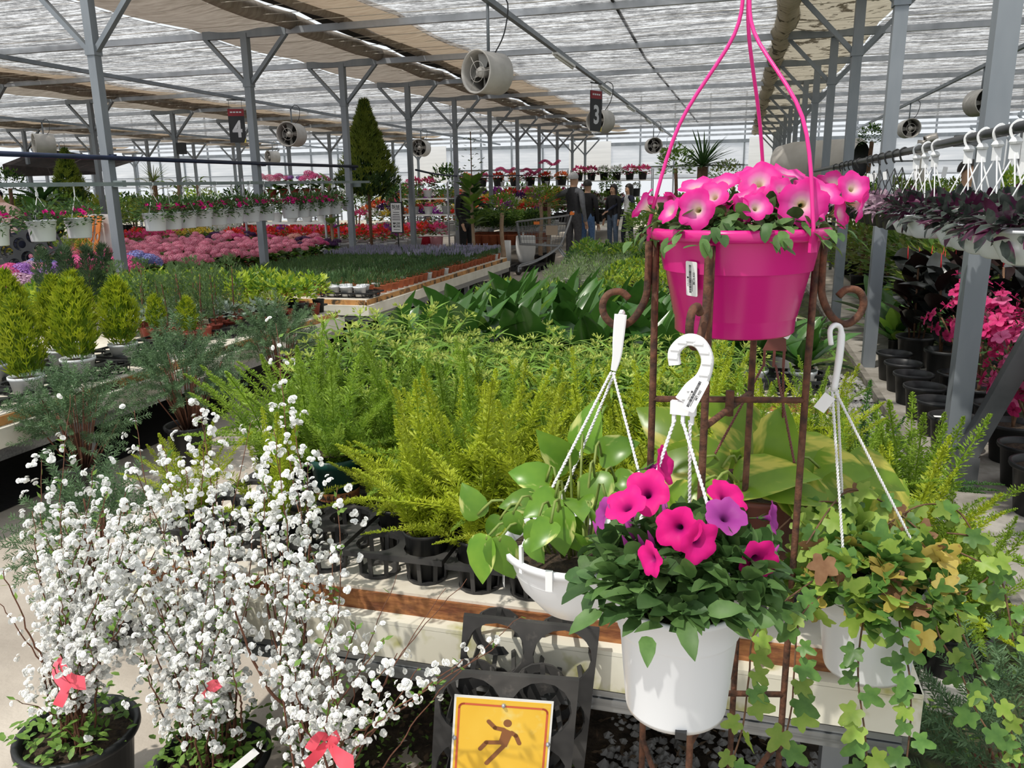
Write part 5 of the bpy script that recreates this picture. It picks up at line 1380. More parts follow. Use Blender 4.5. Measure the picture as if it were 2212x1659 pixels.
# ---------------------------------------------------------------- round rosemary bushes on the path edge
def sprig(seed, L=.24):
    r_ = random.Random(seed); mb = MB()
    st_ = curve([(0, 0, 0), (.01, .005, L * .5), (.035, 0, L)], 4); mb.tube(st_, .0018, 3)
    for i in range(64):
        t = .12 + .88 * i / 63; q = t * (len(st_) - 1); a = int(min(q, len(st_) - 2)); p = st_[a].lerp(st_[a + 1], q - a)
        an = i * 2.4; d = Vector((cos(an), sin(an), r_.uniform(.3, 1.1))).normalized()
        mb.kite(p, d, (r_.uniform(-1, 1), r_.uniform(-1, 1), .6), r_.uniform(.032, .052) * (1 - .45 * max(0, t - .8) / .2), .0066)
    return mb.mesh('sprig', 'rosemary_leaf', False)
SPR = [sprig(s_) for s_ in (1, 2, 3)]
ROSEPOT = MB().lathe(bigpot, 36).mesh('pot', 'black_plastic')
def rosemary(x, y, label, s_, seed, n=95, zc=.46, R=.22, potS=.9):
    r_ = random.Random(seed)
    t = thing('rosemary_bush', label, 'potted plant', (x, y, 0))
    obj('pot', ROSEPOT, t, S(potS)); obj('soil', MB().lathe([(.134 * potS, .215 * potS), (.0, .225 * potS)], 16), t, mat='potsoil')
    stm = MB()
    for i in range(n):
        a = r_.uniform(0, 6.28); u = r_.uniform(-.55, 1); k = sqrt(max(0, 1 - u * u)); q = r_.uniform(.3, .9)
        p = Vector((R * k * cos(a) * q, R * k * sin(a) * q, zc + R * .95 * u * q - .03))
        d = Vector((k * cos(a), k * sin(a), u + .45)).normalized()
        obj('sprig', SPR[i % 3], t, aimz(p, d + Vector((r_.uniform(-.3, .3), r_.uniform(-.3, .3), 0))) @ S(R / .22 * r_.uniform(.42, .66)))
        if i % 5 == 0: stm.tube([(p.x * .2, p.y * .2, .2 * potS), tuple(p)], .004, 4)
    obj('stems', stm, t, mat='twig')
rosemary(-3.07, 3.02, 'round rosemary bush in a black pot on the path, the one nearest the white shrubs', 1, 1, 210, .46, .23)
rosemary(-2.98, 3.72, 'middle rosemary bush on the path in front of the cypress bench', 1, 2, 230, .52, .27)
rosemary(-3.02, 4.78, 'rosemary bush with a bare woody base, farthest along the path', 1, 3, 220, .53, .25)
rosemary(-2.05, 2.02, 'loose rosemary bush behind the white-flowering shrub at the path corner', 1, 4, 130, .42, .22)

# ---------------------------------------------------------------- hydrangeas
HYC = {'pink': ((.78, .20, .34), (.88, .38, .50)), 'rose': ((.62, .06, .22), (.78, .14, .36)), 'mauve': ((.42, .22, .36), (.60, .40, .52)), 'purple': ((.22, .08, .38), (.42, .20, .56)), 'blue': ((.16, .18, .55), (.34, .36, .70)), 'salmon': ((.72, .30, .28), (.82, .46, .40)), 'plum': ((.03, .01, .05), (.09, .02, .12))}
def head_mesh(seed, mat, flat=.62, R=.085, n=70):
    r_ = random.Random(seed); mb = MB()
    for i in range(n):
        z = 1 - (i + .5) / n * 1.35; rr = sqrt(max(0, 1 - z * z)); a = i * 2.39996
        c = Vector((R * rr * cos(a), R * rr * sin(a), R * flat * z)) * r_.uniform(.93, 1.06)
        nrm = Vector((rr * cos(a), rr * sin(a), z / flat)).normalized()
        x = nrm.orthogonal().normalized(); y = nrm.cross(x); ph = r_.uniform(0, 1.5); L = R * .21
        vs = [c]
        for k in range(8):
            t = ph + k * pi / 4; q = L * (1.0 if k % 2 == 0 else .55)
            vs.append(c + (x * cos(t) + y * sin(t)) * q + nrm * (R * .03 * (1 if k % 2 == 0 else 0)))
        mb.add(vs, [(0, 1 + k, 1 + (k + 1) % 8) for k in range(8)])
    return mb.mesh('flower_head', mat, False)
HEADS = {}
for k, (c1, c2) in HYC.items():
    leafmat('hyd_' + k, c1, c2, .25, .6, 30, var=.15); HEADS[k] = [head_mesh(s_, 'hyd_' + k) for s_ in (1, 2)]
HLEAF = [leafmesh('leaf', .14, .095, OVATE, 'mid_leaf', .7, .25), leafmesh('leaf', .13, .085, OVATE, 'dark_leaf', .9, .25)]
HFOL = []
for s_ in (1, 2, 3):
    r_ = random.Random(s_); mb = MB()
    for i in range(26):
        a = i * 2.4; q = r_.uniform(.3, 1)
        mb.leaf(aim(Vector((.04 * cos(a), .04 * sin(a), .10 + r_.uniform(0, .14))), (cos(a) * q, sin(a) * q, r_.uniform(-.1, .6)), (0, 0, 1)), r_.uniform(.10, .15), .09, r_.uniform(.4, 1), .25, OVATE, i % 3 == 0)
    HFOL.append(mb.mesh('foliage', ('mid_leaf', 'dark_leaf')))
RPOT = MB().lathe([(.0, .0), (.055, .0), (.075, .12), (.080, .122), (.080, .135), (.075, .135)], 18).mesh('pot', 'redbrown_pot')
HB = bench('low dark bench carrying the hydrangeas', -9.3, -6.25, 4.9, 12.6, .40, cream='steel_dark', strip_mat='black_plastic', nleg=5, deck='black_plastic')
def hydrangea(x, y, z, col, label, group, seed, nh=4, s_=1.0, low=False):
    r_ = random.Random(seed); t = thing('hydrangea', label, 'potted plant', (x, y, z), r_.uniform(0, 6), group, s_)
    obj('pot', RPOT, t); obj('foliage', HFOL[seed % 3], t)
    for i in range(nh):
        a = 2 * pi * i / nh + r_.uniform(-.4, .4); r = .085 if nh > 1 else 0
        obj('flower_head', HEADS[col][i % 2], t, T(r * cos(a), r * sin(a), .30 + r_.uniform(-.04, .05)) @ RY(.35 * cos(a)) @ S(r_.uniform(.75, 1.2) * (.7 if low else 1)))
seq = ['mauve', 'purple', 'rose', 'mauve', 'purple', 'rose', 'blue', 'rose', 'purple', 'pink', 'rose', 'pink', 'rose']
k = 0
for j in range(3):
    for i_ in range(9):
        y = 4.95 + i_ * .33 + U(-.04, .04); x = -6.42 - j * .33 + U(-.04, .04)
        c = seq[(i_ + 4 * j) % len(seq)] if i_ < 6 else ('rose' if (i_ + j) % 4 else 'blue')
        hydrangea(x, y, .402, c, '%s hydrangea in the near clump behind the dark junipers' % {'rose': 'rose-red', 'pink': 'pink', 'blue': 'blue', 'mauve': 'dusty mauve', 'purple': 'violet'}[c], 'hydrangeas in the near clump, ' + c, 300 + k, 4, U(1.15, 1.35)); k += 1
for j in range(6):
    for i_ in range(11):
        y = 8.25 + i_ * .38 + U(-.05, .05); x = -6.42 - j * .40 + U(-.05, .05)
        if y > 11.4: c = ('salmon', 'rose', 'plum', 'pink')[(i_ + j) % 4]
        else: c = 'pink'
        hydrangea(x, y, .402 + .02 * j, c, {'pink': 'pink hydrangea in the long pink bed under the hanging pots', 'salmon': 'salmon hydrangea at the far end of the pink bed', 'rose': 'rose-red hydrangea at the far end of the pink bed', 'plum': 'near-black plum hydrangea at the far end of the pink bed'}[c], 'hydrangeas in the long bed, ' + c, 500 + k, 6, U(1.0, 1.15), True); k += 1

# ---------------------------------------------------------------- rail of hanging petunias
rail = thing('hanging_rail', 'grey-green horizontal rail between the posts, hung with white petunia pots', 'rail', (-5.62, 8.5, 1.62))
obj('bar', MB().bar((0, -4.0, -.025), (0, 3.3, .045), .035, .035), rail, mat='rail_green', smooth=False)
for y in (-1.86, .72, 3.25): obj('bracket', MB().box((-.03, y, .0), (.06, .05, .06)), rail, T(-.12, 0, 0) @ Matrix.Diagonal((3, 1, 1, 1)), mat='rail_green', smooth=False)
pipe = thing('water_pipe', 'navy blue pipe running past the posts above the petunia rail', 'pipe', (-5.80, 8.5, 1.87))
obj('tube', MB().tube([(0, -5.2, -.03), (0, 0, 0), (0, 3.3, .03)], .022, 8), pipe, mat='pipe_navy')
for y in (-1.86, .72, 3.25): obj('clip', MB().box((-.03, y, 0), (.05, .04, .05)), pipe, mat='pipe_navy', smooth=False)
PETB = [bush_mesh('foliage', s_, 420, .20, .15, .045, .022, ('petunia_leaf_dark', 'petunia_leaf'), .17, .1, .3) for s_ in (51, 52)]
SIMPLEHOOK = MB()
hpth = curve([(-.004, 0, .43), (-.02, 0, .455), (.0, 0, .475), (.02, 0, .455), (.0, 0, .42), (.0, 0, .40)], 4); SIMPLEHOOK.tube(hpth, .006, 5)
SIMPLEHOOK.box((0, 0, .385), (.03, .008, .035)); SIMPLEHOOK = SIMPLEHOOK.mesh('hook', 'white_hanger', False)
HSTR = [MB().tube([(.0, 0, .37), (.105 * cos(a), .105 * sin(a), .155)], .0025, 4).mesh('strap', 'white_hanger') for a in (.4, 2.5, 4.6)]
HP = MB().lathe([(r * 1.42, z * 1.08) for r, z in WPOT], 28).mesh('pot', 'white_plastic')
FLS = funnel_mesh('flower', .030, ('petal_magenta', 'petunia_leaf_dark'), 10, seed=9)
ys_ = [5.02, 5.48, 5.88, 6.86, 7.10, 7.34, 7.61, 7.88, 8.19, 8.53, 8.85, 9.42, 9.70, 9.97, 10.29, 10.6]
nm_ = ['first', 'second', 'third', 'fourth', 'fifth', 'sixth', 'seventh', 'eighth', 'ninth', 'tenth', 'eleventh', 'twelfth', 'thirteenth', 'fourteenth', 'fifteenth', 'last']
for i, y in enumerate(ys_):
    r_ = random.Random(700 + i)
    zt = 1.585 + .0125 * (y - 4.5) + .02
    t = thing('petunia_basket', '%s white pot of magenta petunias along the grey-green rail, counted from the picture edge' % nm_[i], 'hanging plant', (-5.62, y, zt - .475), r_.uniform(0, 6), 'white petunia pots on the rail')
    obj('pot', HP, t); obj('foliage', PETB[i % 2], t); obj('hook', SIMPLEHOOK, t, RZ(r_.uniform(0, 1)))
    for m in HSTR: obj('strap', m, t)
    for k in range(r_.choice((5, 8, 12, 16))):
        a = r_.uniform(0, 6.28); r = r_.uniform(.05, .19); d = Vector((cos(a) * .8, sin(a) * .8, .6))
        obj('flower', FLS, t, aimz(Vector((r * cos(a), r * sin(a), .20 + .10 * (1 - r / .2))), d) @ S(r_.uniform(.8, 1.1)))
# ================================================================= things hung from the roof
surf('fan_shell', (.46, .44, .41), (.58, .56, .53), 5, .5, .1)
surf('fan_dark', (.05, .045, .04), rough=.6)
surf('fan_blade', (.34, .33, .31), rough=.45, metal=.4)
def fan_spec():
    shell = MB().lathe([(.205, -.17), (.215, -.16), (.215, .16), (.225, .19), (.225, .20), (.210, .20), (.20, .17), (.195, -.17), (.205, -.17)], 32).mesh('shell', 'fan_shell')
    back = MB().lathe([(.198, -.10), (.0, -.10)], 24).mesh('back_plate', 'fan_dark')
    hub = MB().lathe([(.0, .16), (.04, .155), (.055, .13), (.055, .02), (.0, .02)], 20).mesh('hub', 'fan_shell')
    bl = MB().add([(.05, -.02, .06), (.19, -.055, .03), (.195, .06, .10), (.05, .035, .10)], [(0, 1, 2, 3)]).mesh('blade', 'fan_blade', False)
    gd = MB()
    for k in range(3): gd.tube([(0, 0, .17), (.208 * cos(k * 2.09), .208 * sin(k * 2.09), .18)], .004, 4)
    gd.lathe([(.105, .172), (.109, .176), (.105, .180), (.101, .176), (.105, .172)], 20); gd = gd.mesh('guard', 'fan_shell')
    return [('shell', shell, Matrix()), ('back_plate', back, Matrix()), ('hub', hub, Matrix()), ('guard', gd, Matrix())] + [('blade', bl, RZ(k * pi / 2)) for k in range(4)]
FAN = fan_spec()
def fan(px, py, x, label, yaw, s_=1.0, y=None):
    p = atx(px, py, x) if y is None else aty(px, py, y)
    t = thing('circulation_fan', label, 'fan', tuple(p))
    M = RZ(yaw) @ RX(radians(90))                      # axis of the drum along -Y, then turned
    for n_, me, m in FAN: obj(n_, me, t, M @ S(s_) @ m)
    h = 3.30 - p.z
    obj('hanger', MB().tube([(0, 0, .2 * s_), (0, 0, h)], .016, 6), t, mat='steel')
    obj('cable', MB().tube(curve([(.06, .02, .2 * s_), (.16, .02, h * .55), (.2, .02, h * .95), (.1, .02, h + .05), (0.02, 0.02, h)], 4), .007, 4), t, mat='pipe_black')
fan(1056, 158, -2.47, 'large round fan under the ceiling carrier, nearest the viewer', radians(-28), .92)
fan(1299, 262, -2.47, 'round fan hanging behind the edge-on number sign', radians(-28), .92)
fan(1411, 315, -2.47, 'small distant round fan in front of the back wall', radians(20), 1.0)
fan(632, 291, -9.4, 'round fan facing the viewer beside the number four sign', radians(0), 1.15)
fan(910, 320, -9.4, 'distant round fan left of the leafy climber post', radians(0), 1.15)
fan(97, 313, -16.4, 'round fan with a dark mouth at the far left, higher of two', radians(-35), 1.2)
fan(132, 347, -16.4, 'smaller round fan just below the dark-mouthed one', radians(40), 1.1, 23.0)
fan(590, 340, -16.4, 'small round fan with a dark mouth below the navy pipe level', radians(-30), 1.05, 26.5)
fan(1962, 278, 3.6, 'round fan in front of the far wall right of the pink pot', radians(10), .95)
fan(2118, 222, 3.6, 'round fan half hidden by the steel post on the right', radians(20), .95)
fan(1440, 330, -.2, 'very distant small fan beside the yucca', radians(-30), .9, 31.0)
struct('beam_lamp_carrier', MB().box((3.6, 19.5, 3.30), (.055, 25, .055)), 'steel')

surf('sign_black', (.02, .021, .024), rough=.45)
surf('sign_darkred', (.26, .02, .03), rough=.5)
surf('sign_white', (.62, .63, .66), rough=.5)
surf('sign_pale_yellow', (.75, .62, .12), rough=.5)
def numsign(px, py, x, num, label, yaw, h=.62, w=.30):
    p = atx(px, py, x)
    t = thing('aisle_sign', label, 'sign', (p.x, p.y, p.z), yaw)
    obj('board', MB().box((0, 0, 0), (w, .02, h)), t, mat='sign_black', smooth=False)
    b = obj('band', MB().box((0, -.002, h / 2 - .065), (w, .02, .13)), t, mat='sign_darkred', smooth=False)
    tx = MB()
    for k in range(4): tx.box((-.085 + k * .056, -.0125, h / 2 - .06), (.042, .001, .026))
    obj('small_lettering', tx, b, mat='sign_white', smooth=False)
    text('numeral', num, .42, t, T(0.005, -.0115, -.075) @ RX(radians(90)) @ Matrix.Diagonal((.85, 1, 1, 1)), 'sign_white', .012)
    obj('corner_mark', MB().add([(w / 2 - .04, -.0115, -h / 2), (w / 2, -.0115, -h / 2), (w / 2, -.0115, -h / 2 + .09)], [(0, 1, 2)]), t, mat='sign_pale_yellow', smooth=False)
    obj('hanging_bar', MB().box((0, 0, 3.262 - p.z), (w, .02, .022)), t, mat='steel_dark', smooth=False)
    for s_ in (-1, 1): obj('wire', MB().tube([(s_ * w * .4, 0, h / 2), (s_ * w * .4, 0, 3.26 - p.z)], .004, 4), t, mat='steel_dark')
# numbered aisle signs
numsign(512, 272, -9.4, '4', 'hanging black aisle sign with a red band and the number four', radians(22))
numsign(1287, 240, -2.47, '3', 'hanging aisle sign with the number three, seen nearly edge-on', radians(62), .66, .30)

# ================================================================= people
surf('skin', (.55, .33, .22), rough=.55)
surf('hair_grey', (.36, .36, .37), (.50, .50, .51), 60, .8)
surf('hair_black', (.012, .010, .010), (.03, .026, .025), 60, .5)
CLOTH = {'charcoal': (.028, .028, .032), 'grey_sleeve': (.13, .135, .15), 'grey_trouser': (.07, .068, .075), 'black': (.012, .012, .014), 'jeans': (.10, .14, .21), 'navy': (.014, .017, .035), 'light_grey': (.46, .47, .48), 'blue_jeans': (.08, .15, .30), 'shoe_white': (.62, .62, .60), 'shoe_dark': (.03, .028, .026), 'pink_shirt': (.62, .42, .38)}
for k, c in CLOTH.items(): surf('cloth_' + k, c, tuple(min(1, v * 1.35) for v in c), 24, .85)
def person(label, loc, yaw, arms, wear, hair, scale=1.0, legs=None, bend=0.0, hold=None, name='person'):
    """one continuous figure grown over a skeleton; faces -Y before turning. arms = {L/R: (elbow, wrist)}"""
    J = {}; E = []; RAD = {}; REG = {}
    def j(n, p, r, par=None, reg=None):
        J[n] = Vector(p); RAD[n] = r if isinstance(r, tuple) else (r, r)
        if par: E.append((par, n)); REG[(par, n)] = reg
    j('pelvis', (0, 0, .96), (.155, .115))
    j('waist', (0, 0, 1.10), (.140, .105), 'pelvis', 'torso'); j('chest', (0, .01, 1.30), (.165, .115), 'waist', 'torso'); j('collar', (0, .01, 1.43), (.11, .085), 'chest', 'torso')
    j('neck', (0, 0, 1.51), .055, 'collar', 'skin'); j('jaw', (0, -.015, 1.575), (.072, .078), 'neck', 'skin'); j('skull', (0, .0, 1.66), (.082, .098), 'jaw', 'skin'); j('crown', (0, .005, 1.725), (.060, .07), 'skull', 'skin')
    j('nose', (0, -.100, 1.615), .014, 'jaw', 'skin')
    for s_, k in ((-1, 'L'), (1, 'R')):
        j('sh' + k, (s_ * .175, .01, 1.41), .070, 'collar', 'sleeve')
        el, wr = arms[k]
        j('el' + k, el, .048, 'sh' + k, 'sleeve'); j('wr' + k, wr, .034, 'el' + k, 'sleeve')
        d = (Vector(wr) - Vector(el)).normalized(); sd = d.cross(Vector((0, 0, 1)))
        sd = sd.normalized() if sd.length > .2 else Vector((0, 1, 0))
        pm_ = Vector(wr) + d * .07
        j('palm' + k, pm_, (.032, .024), 'wr' + k, 'skin')
        for q, (off, ln) in enumerate(((-.028, .070), (-.010, .082), (.010, .078), (.027, .060))):
            j('f%d' % q + k, pm_ + d * .025 + sd * off, .010, 'palm' + k, 'skin'); j('g%d' % q + k, pm_ + d * (.025 + ln) + sd * off * 1.2 + Vector((0, 0, -.015)), .008, 'f%d' % q + k, 'skin')
        j('th' + k, Vector(wr) + d * .05 + sd * .05 * s_, .010, 'wr' + k, 'skin')
        hip, kn, an = (legs or {}).get(k, ((s_ * .085, 0, .90), (s_ * .10, -.01, .50), (s_ * .10, .03, .10)))
        j('hip' + k, hip, (.098, .10), 'pelvis', 'trouser'); j('kn' + k, kn, .068, 'hip' + k, 'trouser'); j('an' + k, an, .055, 'kn' + k, 'trouser')
        j('heel' + k, Vector(an) + Vector((0, .03, -.055)), .042, 'an' + k, 'shoe'); j('toe' + k, Vector(an) + Vector((s_ * .02, -.17, -.062)), .036, 'an' + k, 'shoe')
    if bend:
        piv = Vector((0, 0, 1.0)); Rm = RX(bend).to_3x3()
        for n in J:
            if not n.startswith(('hip', 'kn', 'an', 'heel', 'toe', 'pelvis')): J[n] = piv + Rm @ (J[n] - piv)
    names = list(J)
    me = bpy.data.meshes.new('skeleton'); me.from_pydata([J[n] for n in names], [(names.index(a), names.index(b)) for a, b in E], [])
    o = bpy.data.objects.new('skeleton', me); COL.objects.link(o)
    sk = o.modifiers.new('s', 'SKIN'); sk.use_smooth_shade = True
    for i, n in enumerate(names): me.skin_vertices[0].data[i].radius = RAD[n]
    me.skin_vertices[0].data[0].use_root = True
    sb = o.modifiers.new('d', 'SUBSURF'); sb.levels = 1; sb.render_levels = 1
    bm = bpy.data.meshes.new_from_object(o.evaluated_get(bpy.context.evaluated_depsgraph_get()))
    bpy.data.objects.remove(o)
    for m in ('skin', wear['torso'], wear['sleeve'], wear['trouser'], wear['shoe']): bm.materials.append(MATS[m if m == 'skin' else 'cloth_' + m])
    idx = {'skin': 0, 'torso': 1, 'sleeve': 2, 'trouser': 3, 'shoe': 4}
    segs = [(J[a], J[b], idx[REG[(a, b)]], max(RAD[a][0], RAD[b][0])) for a, b in E]
    for f in bm.polygons:
        c = f.center; best = None
        for a, b, m, r in segs:
            ab = b - a; t = max(0, min(1, (c - a).dot(ab) / max(ab.length_squared, 1e-9))); dd = (c - a - ab * t).length / (r + .02)
            if best is None or dd < best[0]: best = (dd, m)
        f.material_index = best[1]; f.use_smooth = True
    t = thing(name, label, 'person', loc, yaw, None, scale)
    obj('body', bm, t)
    # hair follows the skull
    hc = J['skull']; Rb = RX(bend) if bend else Matrix()
    hm = MB()
    style, hmat = hair
    n = 18; vs = []; rings = 9 if style == 'short' else 10
    for i in range(rings):
        ph = (i / (rings - 1)) * (1.75 if style == 'short' else 2.0)
        for k in range(n):
            a = 2 * pi * k / n
            front = max(0, -sin(a))
            p2 = ph * (1 - .42 * front)
            x, y, z = .098 * sin(p2) * cos(a), .115 * sin(p2) * sin(a) + .012, .115 * cos(p2) + .012
            vs.append(Rb @ Vector((x, y, z)))
    hm.add(vs, [(i * n + k, i * n + (k + 1) % n, (i + 1) * n + (k + 1) % n, (i + 1) * n + k) for i in range(rings - 1) for k in range(n)])
    if style in ('long', 'bob'):
        L = .34 if style == 'long' else .13
        vs = []
        for i in range(6):
            for k in range(9):
                a = radians(-25 + 230 * k / 8)
                vs.append(Rb @ Vector(((.100 + .01 * i / 5) * cos(a), (.112 - .006 * i) * sin(a) + .012, .03 - (L + .05) * i / 5)))
        hm.add(vs, [(i * 9 + k, i * 9 + k + 1, (i + 1) * 9 + k + 1, (i + 1) * 9 + k) for i in range(5) for k in range(8)])
    obj('hair', hm, t, T(*hc), mat=hmat)
    eyes = MB()
    for s_ in (-1, 1):
        eyes.lathe([(.0, .004), (.010, .003), (.012, 0)], 8, M=Rb @ T(s_ * .030, -.094, -.008) @ RX(radians(90)))
    eyes.box((0, 0, 0), (.042, .006, .008), Rb @ T(0, -.090, -.085))
    obj('eyes_and_mouth', eyes, t, T(*hc), mat='hair_black')
    if hold: hold(t, J)
    return t
surf('wallet_red', (.10, .02, .018), rough=.5)
def hold_bag(t, J):
    p = J['palmR']
    obj('pouch', MB().box((0, 0, 0), (.10, .05, .15), T(p.x - .02, p.y, p.z - .09) @ RY(.15)), t, mat='wallet_red', smooth=False)
man = person('grey-haired shopper in a dark jacket reaching out beside the trolley', (-3.17, 15.9, 0), radians(160), {'L': ((-.22, .02, 1.13), (-.23, -.06, .88)), 'R': ((.44, -.08, 1.33), (.70, -.14, 1.24))}, dict(torso='charcoal', sleeve='grey_sleeve', trouser='grey_trouser', shoe='shoe_dark'), ('short', 'hair_grey'), 1.03, hold=hold_bag)

person('shopper in blue jeans almost hidden behind the grey-haired one', (-3.0, 16.5, 0), radians(170), {'L': ((-.22, .02, 1.13), (-.22, -.06, .88)), 'R': ((.22, .0, 1.13), (.22, -.08, .88))}, dict(torso='black', sleeve='black', trouser='blue_jeans', shoe='shoe_dark'), ('short', 'hair_black'), .95)
person('woman with bobbed black hair, black shirt and flared jeans on the path', (-2.93, 19.55, 0), radians(-28), {'L': ((-.23, .02, 1.13), (-.25, -.05, .88)), 'R': ((.22, .0, 1.13), (.22, -.05, .88))}, dict(torso='black', sleeve='black', trouser='jeans', shoe='shoe_white'), ('bob', 'hair_black'), .91)
person('woman with long black hair and pale grey top pointing ahead', (-2.55, 19.45, 0), radians(-52), {'L': ((-.26, -.26, 1.22), (-.22, -.52, 1.08)), 'R': ((.22, .03, 1.13), (.22, -.02, .88))}, dict(torso='light_grey', sleeve='navy', trouser='navy', shoe='shoe_dark'), ('long', 'hair_black'), .91,
       legs={'L': ((-.085, 0, .90), (-.12, -.08, .50), (-.14, -.02, .10)), 'R': ((.085, 0, .90), (.11, .02, .50), (.11, .08, .10))})
pb = aty(45, 460, 9.3)
person('bending shopper with a navy cap and pale pink shirt behind the petunia pots', (pb.x - .05, pb.y, 0), radians(-95), {'L': ((-.24, -.16, 1.2), (-.2, -.36, 1.1)), 'R': ((.24, -.16, 1.2), (.2, -.36, 1.1))}, dict(torso='pink_shirt', sleeve='pink_shirt', trouser='navy', shoe='shoe_dark'), ('short', 'pipe_navy'), 1.0, bend=radians(38))
pb = aty(2086, 440, 9.5)
person('shopper in dark clothes and cap beyond the striped-leaf baskets', (pb.x, pb.y, 0), radians(40), {'L': ((-.23, .0, 1.13), (-.22, -.12, .92)), 'R': ((.23, .0, 1.13), (.22, -.12, .92))}, dict(torso='navy', sleeve='navy', trouser='black', shoe='shoe_dark'), ('short', 'hair_black'), .98)
pb = aty(1006, 450, 15.3)
person('shopper in black behind the fiddle-leaf tree, bare forearm held out', (pb.x, pb.y, 0), radians(60), {'L': ((-.23, .0, 1.13), (-.22, -.12, .92)), 'R': ((.30, -.22, 1.25), (.42, -.46, 1.24))}, dict(torso='black', sleeve='black', trouser='black', shoe='shoe_dark'), ('short', 'hair_black'), .97)

# ================================================================= trolley, vases
surf('trolley_wire', (.30, .31, .32), rough=.35, metal=.7)
surf('orange', (.80, .20, .03), rough=.5)
surf('cardboard', (.42, .33, .25), rough=.8)
def trolley(loc, yaw, label, s_=1.0):
    """wire shopping trolley; handle towards +X"""
    t = thing('shopping_trolley', label, 'trolley', loc, yaw, None, s_)
    w = .26
    def rim(z, x0, x1, ww): return [(x0, -ww * .82, z), (x1, -ww, z), (x1, ww, z), (x0, ww * .82, z)]
    b = MB(); top_ = [Vector(p) for p in ((-.46, -.22, .90), (.44, -.27, 1.0), (.44, .27, 1.0), (-.46, .22, .90))]; bot = [Vector(p) for p in ((-.40, -.17, .52), (.34, -.21, .48), (.34, .21, .48), (-.40, .17, .52))]
    b.tube(top_ + [top_[0]], .011, 5); b.tube(bot + [bot[0]], .009, 5)
    for f in (.25, .5, .75):
        q = [bot[i].lerp(top_[i], f) for i in range(4)]; b.tube(q + [q[0]], .004, 4)
    for i in range(4):
        k2 = (i + 1) % 4; n = 16 if i % 2 == 0 else 9
        for m in range(n + 1): b.tube([bot[i].lerp(bot[k2], m / n), top_[i].lerp(top_[k2], m / n)], .0032, 3, cap=False)
    for m in range(1, 8): b.tube([bot[0].lerp(bot[3], m / 8), bot[1].lerp(bot[2], m / 8)], .0032, 3, cap=False)
    obj('basket', b, t, mat='trolley_wire')
    fr = MB()
    for s2 in (-1, 1):
        fr.tube(curve([(.50, s2 * .25, 1.04), (.40, s2 * .24, .74), (.26, s2 * .22, .46), (-.1, s2 * .22, .24), (-.42, s2 * .22, .14)], 4), .016, 6)
        fr.tube([(.26, s2 * .22, .46), (.50, s2 * .22, .12)], .014, 6)
    fr.tube([(-.42, -.22, .14), (-.42, .22, .14)], .014, 6); fr.tube([(.1, -.22, .36), (.1, .22, .36)], .012, 6)
    obj('frame', fr, t, mat='steel_light')
    h = obj('handle', MB().tube([(.52, -.27, 1.05), (.52, .27, 1.05)], .016, 8), t, mat='steel_light')
    for s2 in (-1, 1): obj('grip_end', MB().box((.50, s2 * .265, 1.035), (.07, .035, .045)), h, mat='orange', smooth=False)
    obj('front_tag', MB().box((-.1, -.245, .885), (.10, .02, .05)), t, mat='orange', smooth=False)
    obj('notice', MB().box((.16, -.245, .76), (.20, .008, .16)), t, mat='cardboard', smooth=False)
    for x in (-.42, .48):
        for y in (-.22, .22):
            wz = obj('wheel', MB().lathe([(.0, -.014), (.05, -.014), (.055, 0), (.05, .014), (.0, .014)], 16, M=T(x, y, .055) @ RX(radians(90))), t, mat='fan_dark')
            obj('fork', MB().box((x, y, .095), (.03, .036, .08)), wz, mat='steel_light', smooth=False)
trolley((-3.42, 14.35, 0), radians(10), 'wire shopping trolley with orange handle ends beside the grey-haired shopper', 1.05)
pb = onz(905, 540, .0); pb2 = aty(905, 470, 17.5)
trolley((pb2.x, pb2.y, 0), radians(170), 'second wire trolley half hidden behind the red flower pots')
surf('glazed_white', (.72, .72, .71), (.80, .80, .79), 5, .6)
vz = thing('tall_vase', 'tall rounded white planter on the black pallet behind the trolley', 'vase', (-3.95, 15.1, .12))
obj('body', MB().lathe([(.0, .0), (.10, .0), (.14, .04), (.185, .20), (.195, .36), (.185, .52), (.172, .53), (.16, .50), (.0, .46)], 32), vz, mat='glazed_white')
obj('stopper', MB().lathe([(.0, .60), (.02, .59), (.024, .56), (.012, .53), (.012, .46)], 12), vz, T(-.05, 0, 0), mat='glazed_white')
vz = thing('cylinder_vase', 'slim white cylinder planter at the bench end beside the tall vase', 'vase', (-4.28, 14.9, .12))
obj('body', MB().lathe([(.0, .0), (.085, .0), (.085, .45), (.075, .45), (.07, .42), (.0, .42)], 24), vz, mat='glazed_white')
for k, (px, lb) in enumerate(((722, 'short white bucket at the end of the hydrangea bed'), (708, 'second white bucket at the end of the hydrangea bed'))):
    p = onz(px, 545, .05)
    vz = thing('bucket', lb, 'bucket', (max(p.x, -7.2) - k * .25, 13.0 + k * .2, 0.0)); obj('body', MB().lathe([(.0, .0), (.13, .0), (.16, .62), (.17, .63), (.165, .66), (.15, .64), (.0, .60)], 20), vz, mat='glazed_white')
pal = thing('pallet', 'black slatted plastic pallet under the white planters', 'pallet', (-4.05, 15.05, 0))
for k in range(6): obj('slat', MB().box((-.4 + k * .16, 0, .10), (.12, .8, .03)), pal, mat='black_plastic', smooth=False)
for k in range(3): obj('runner', MB().box((0, -.33 + k * .33, .042), (.95, .09, .085)), pal, mat='black_plastic', smooth=False)
# carriers stored under the herb bench
for k in range(5):
    place(TRAY, 'pot_carrier', 'black carrier in the pile under the far end of the herb bench', 'pot carrier', (-3.62, 10.6, .005 + k * .078), 0, 'stored carriers under the herb bench')

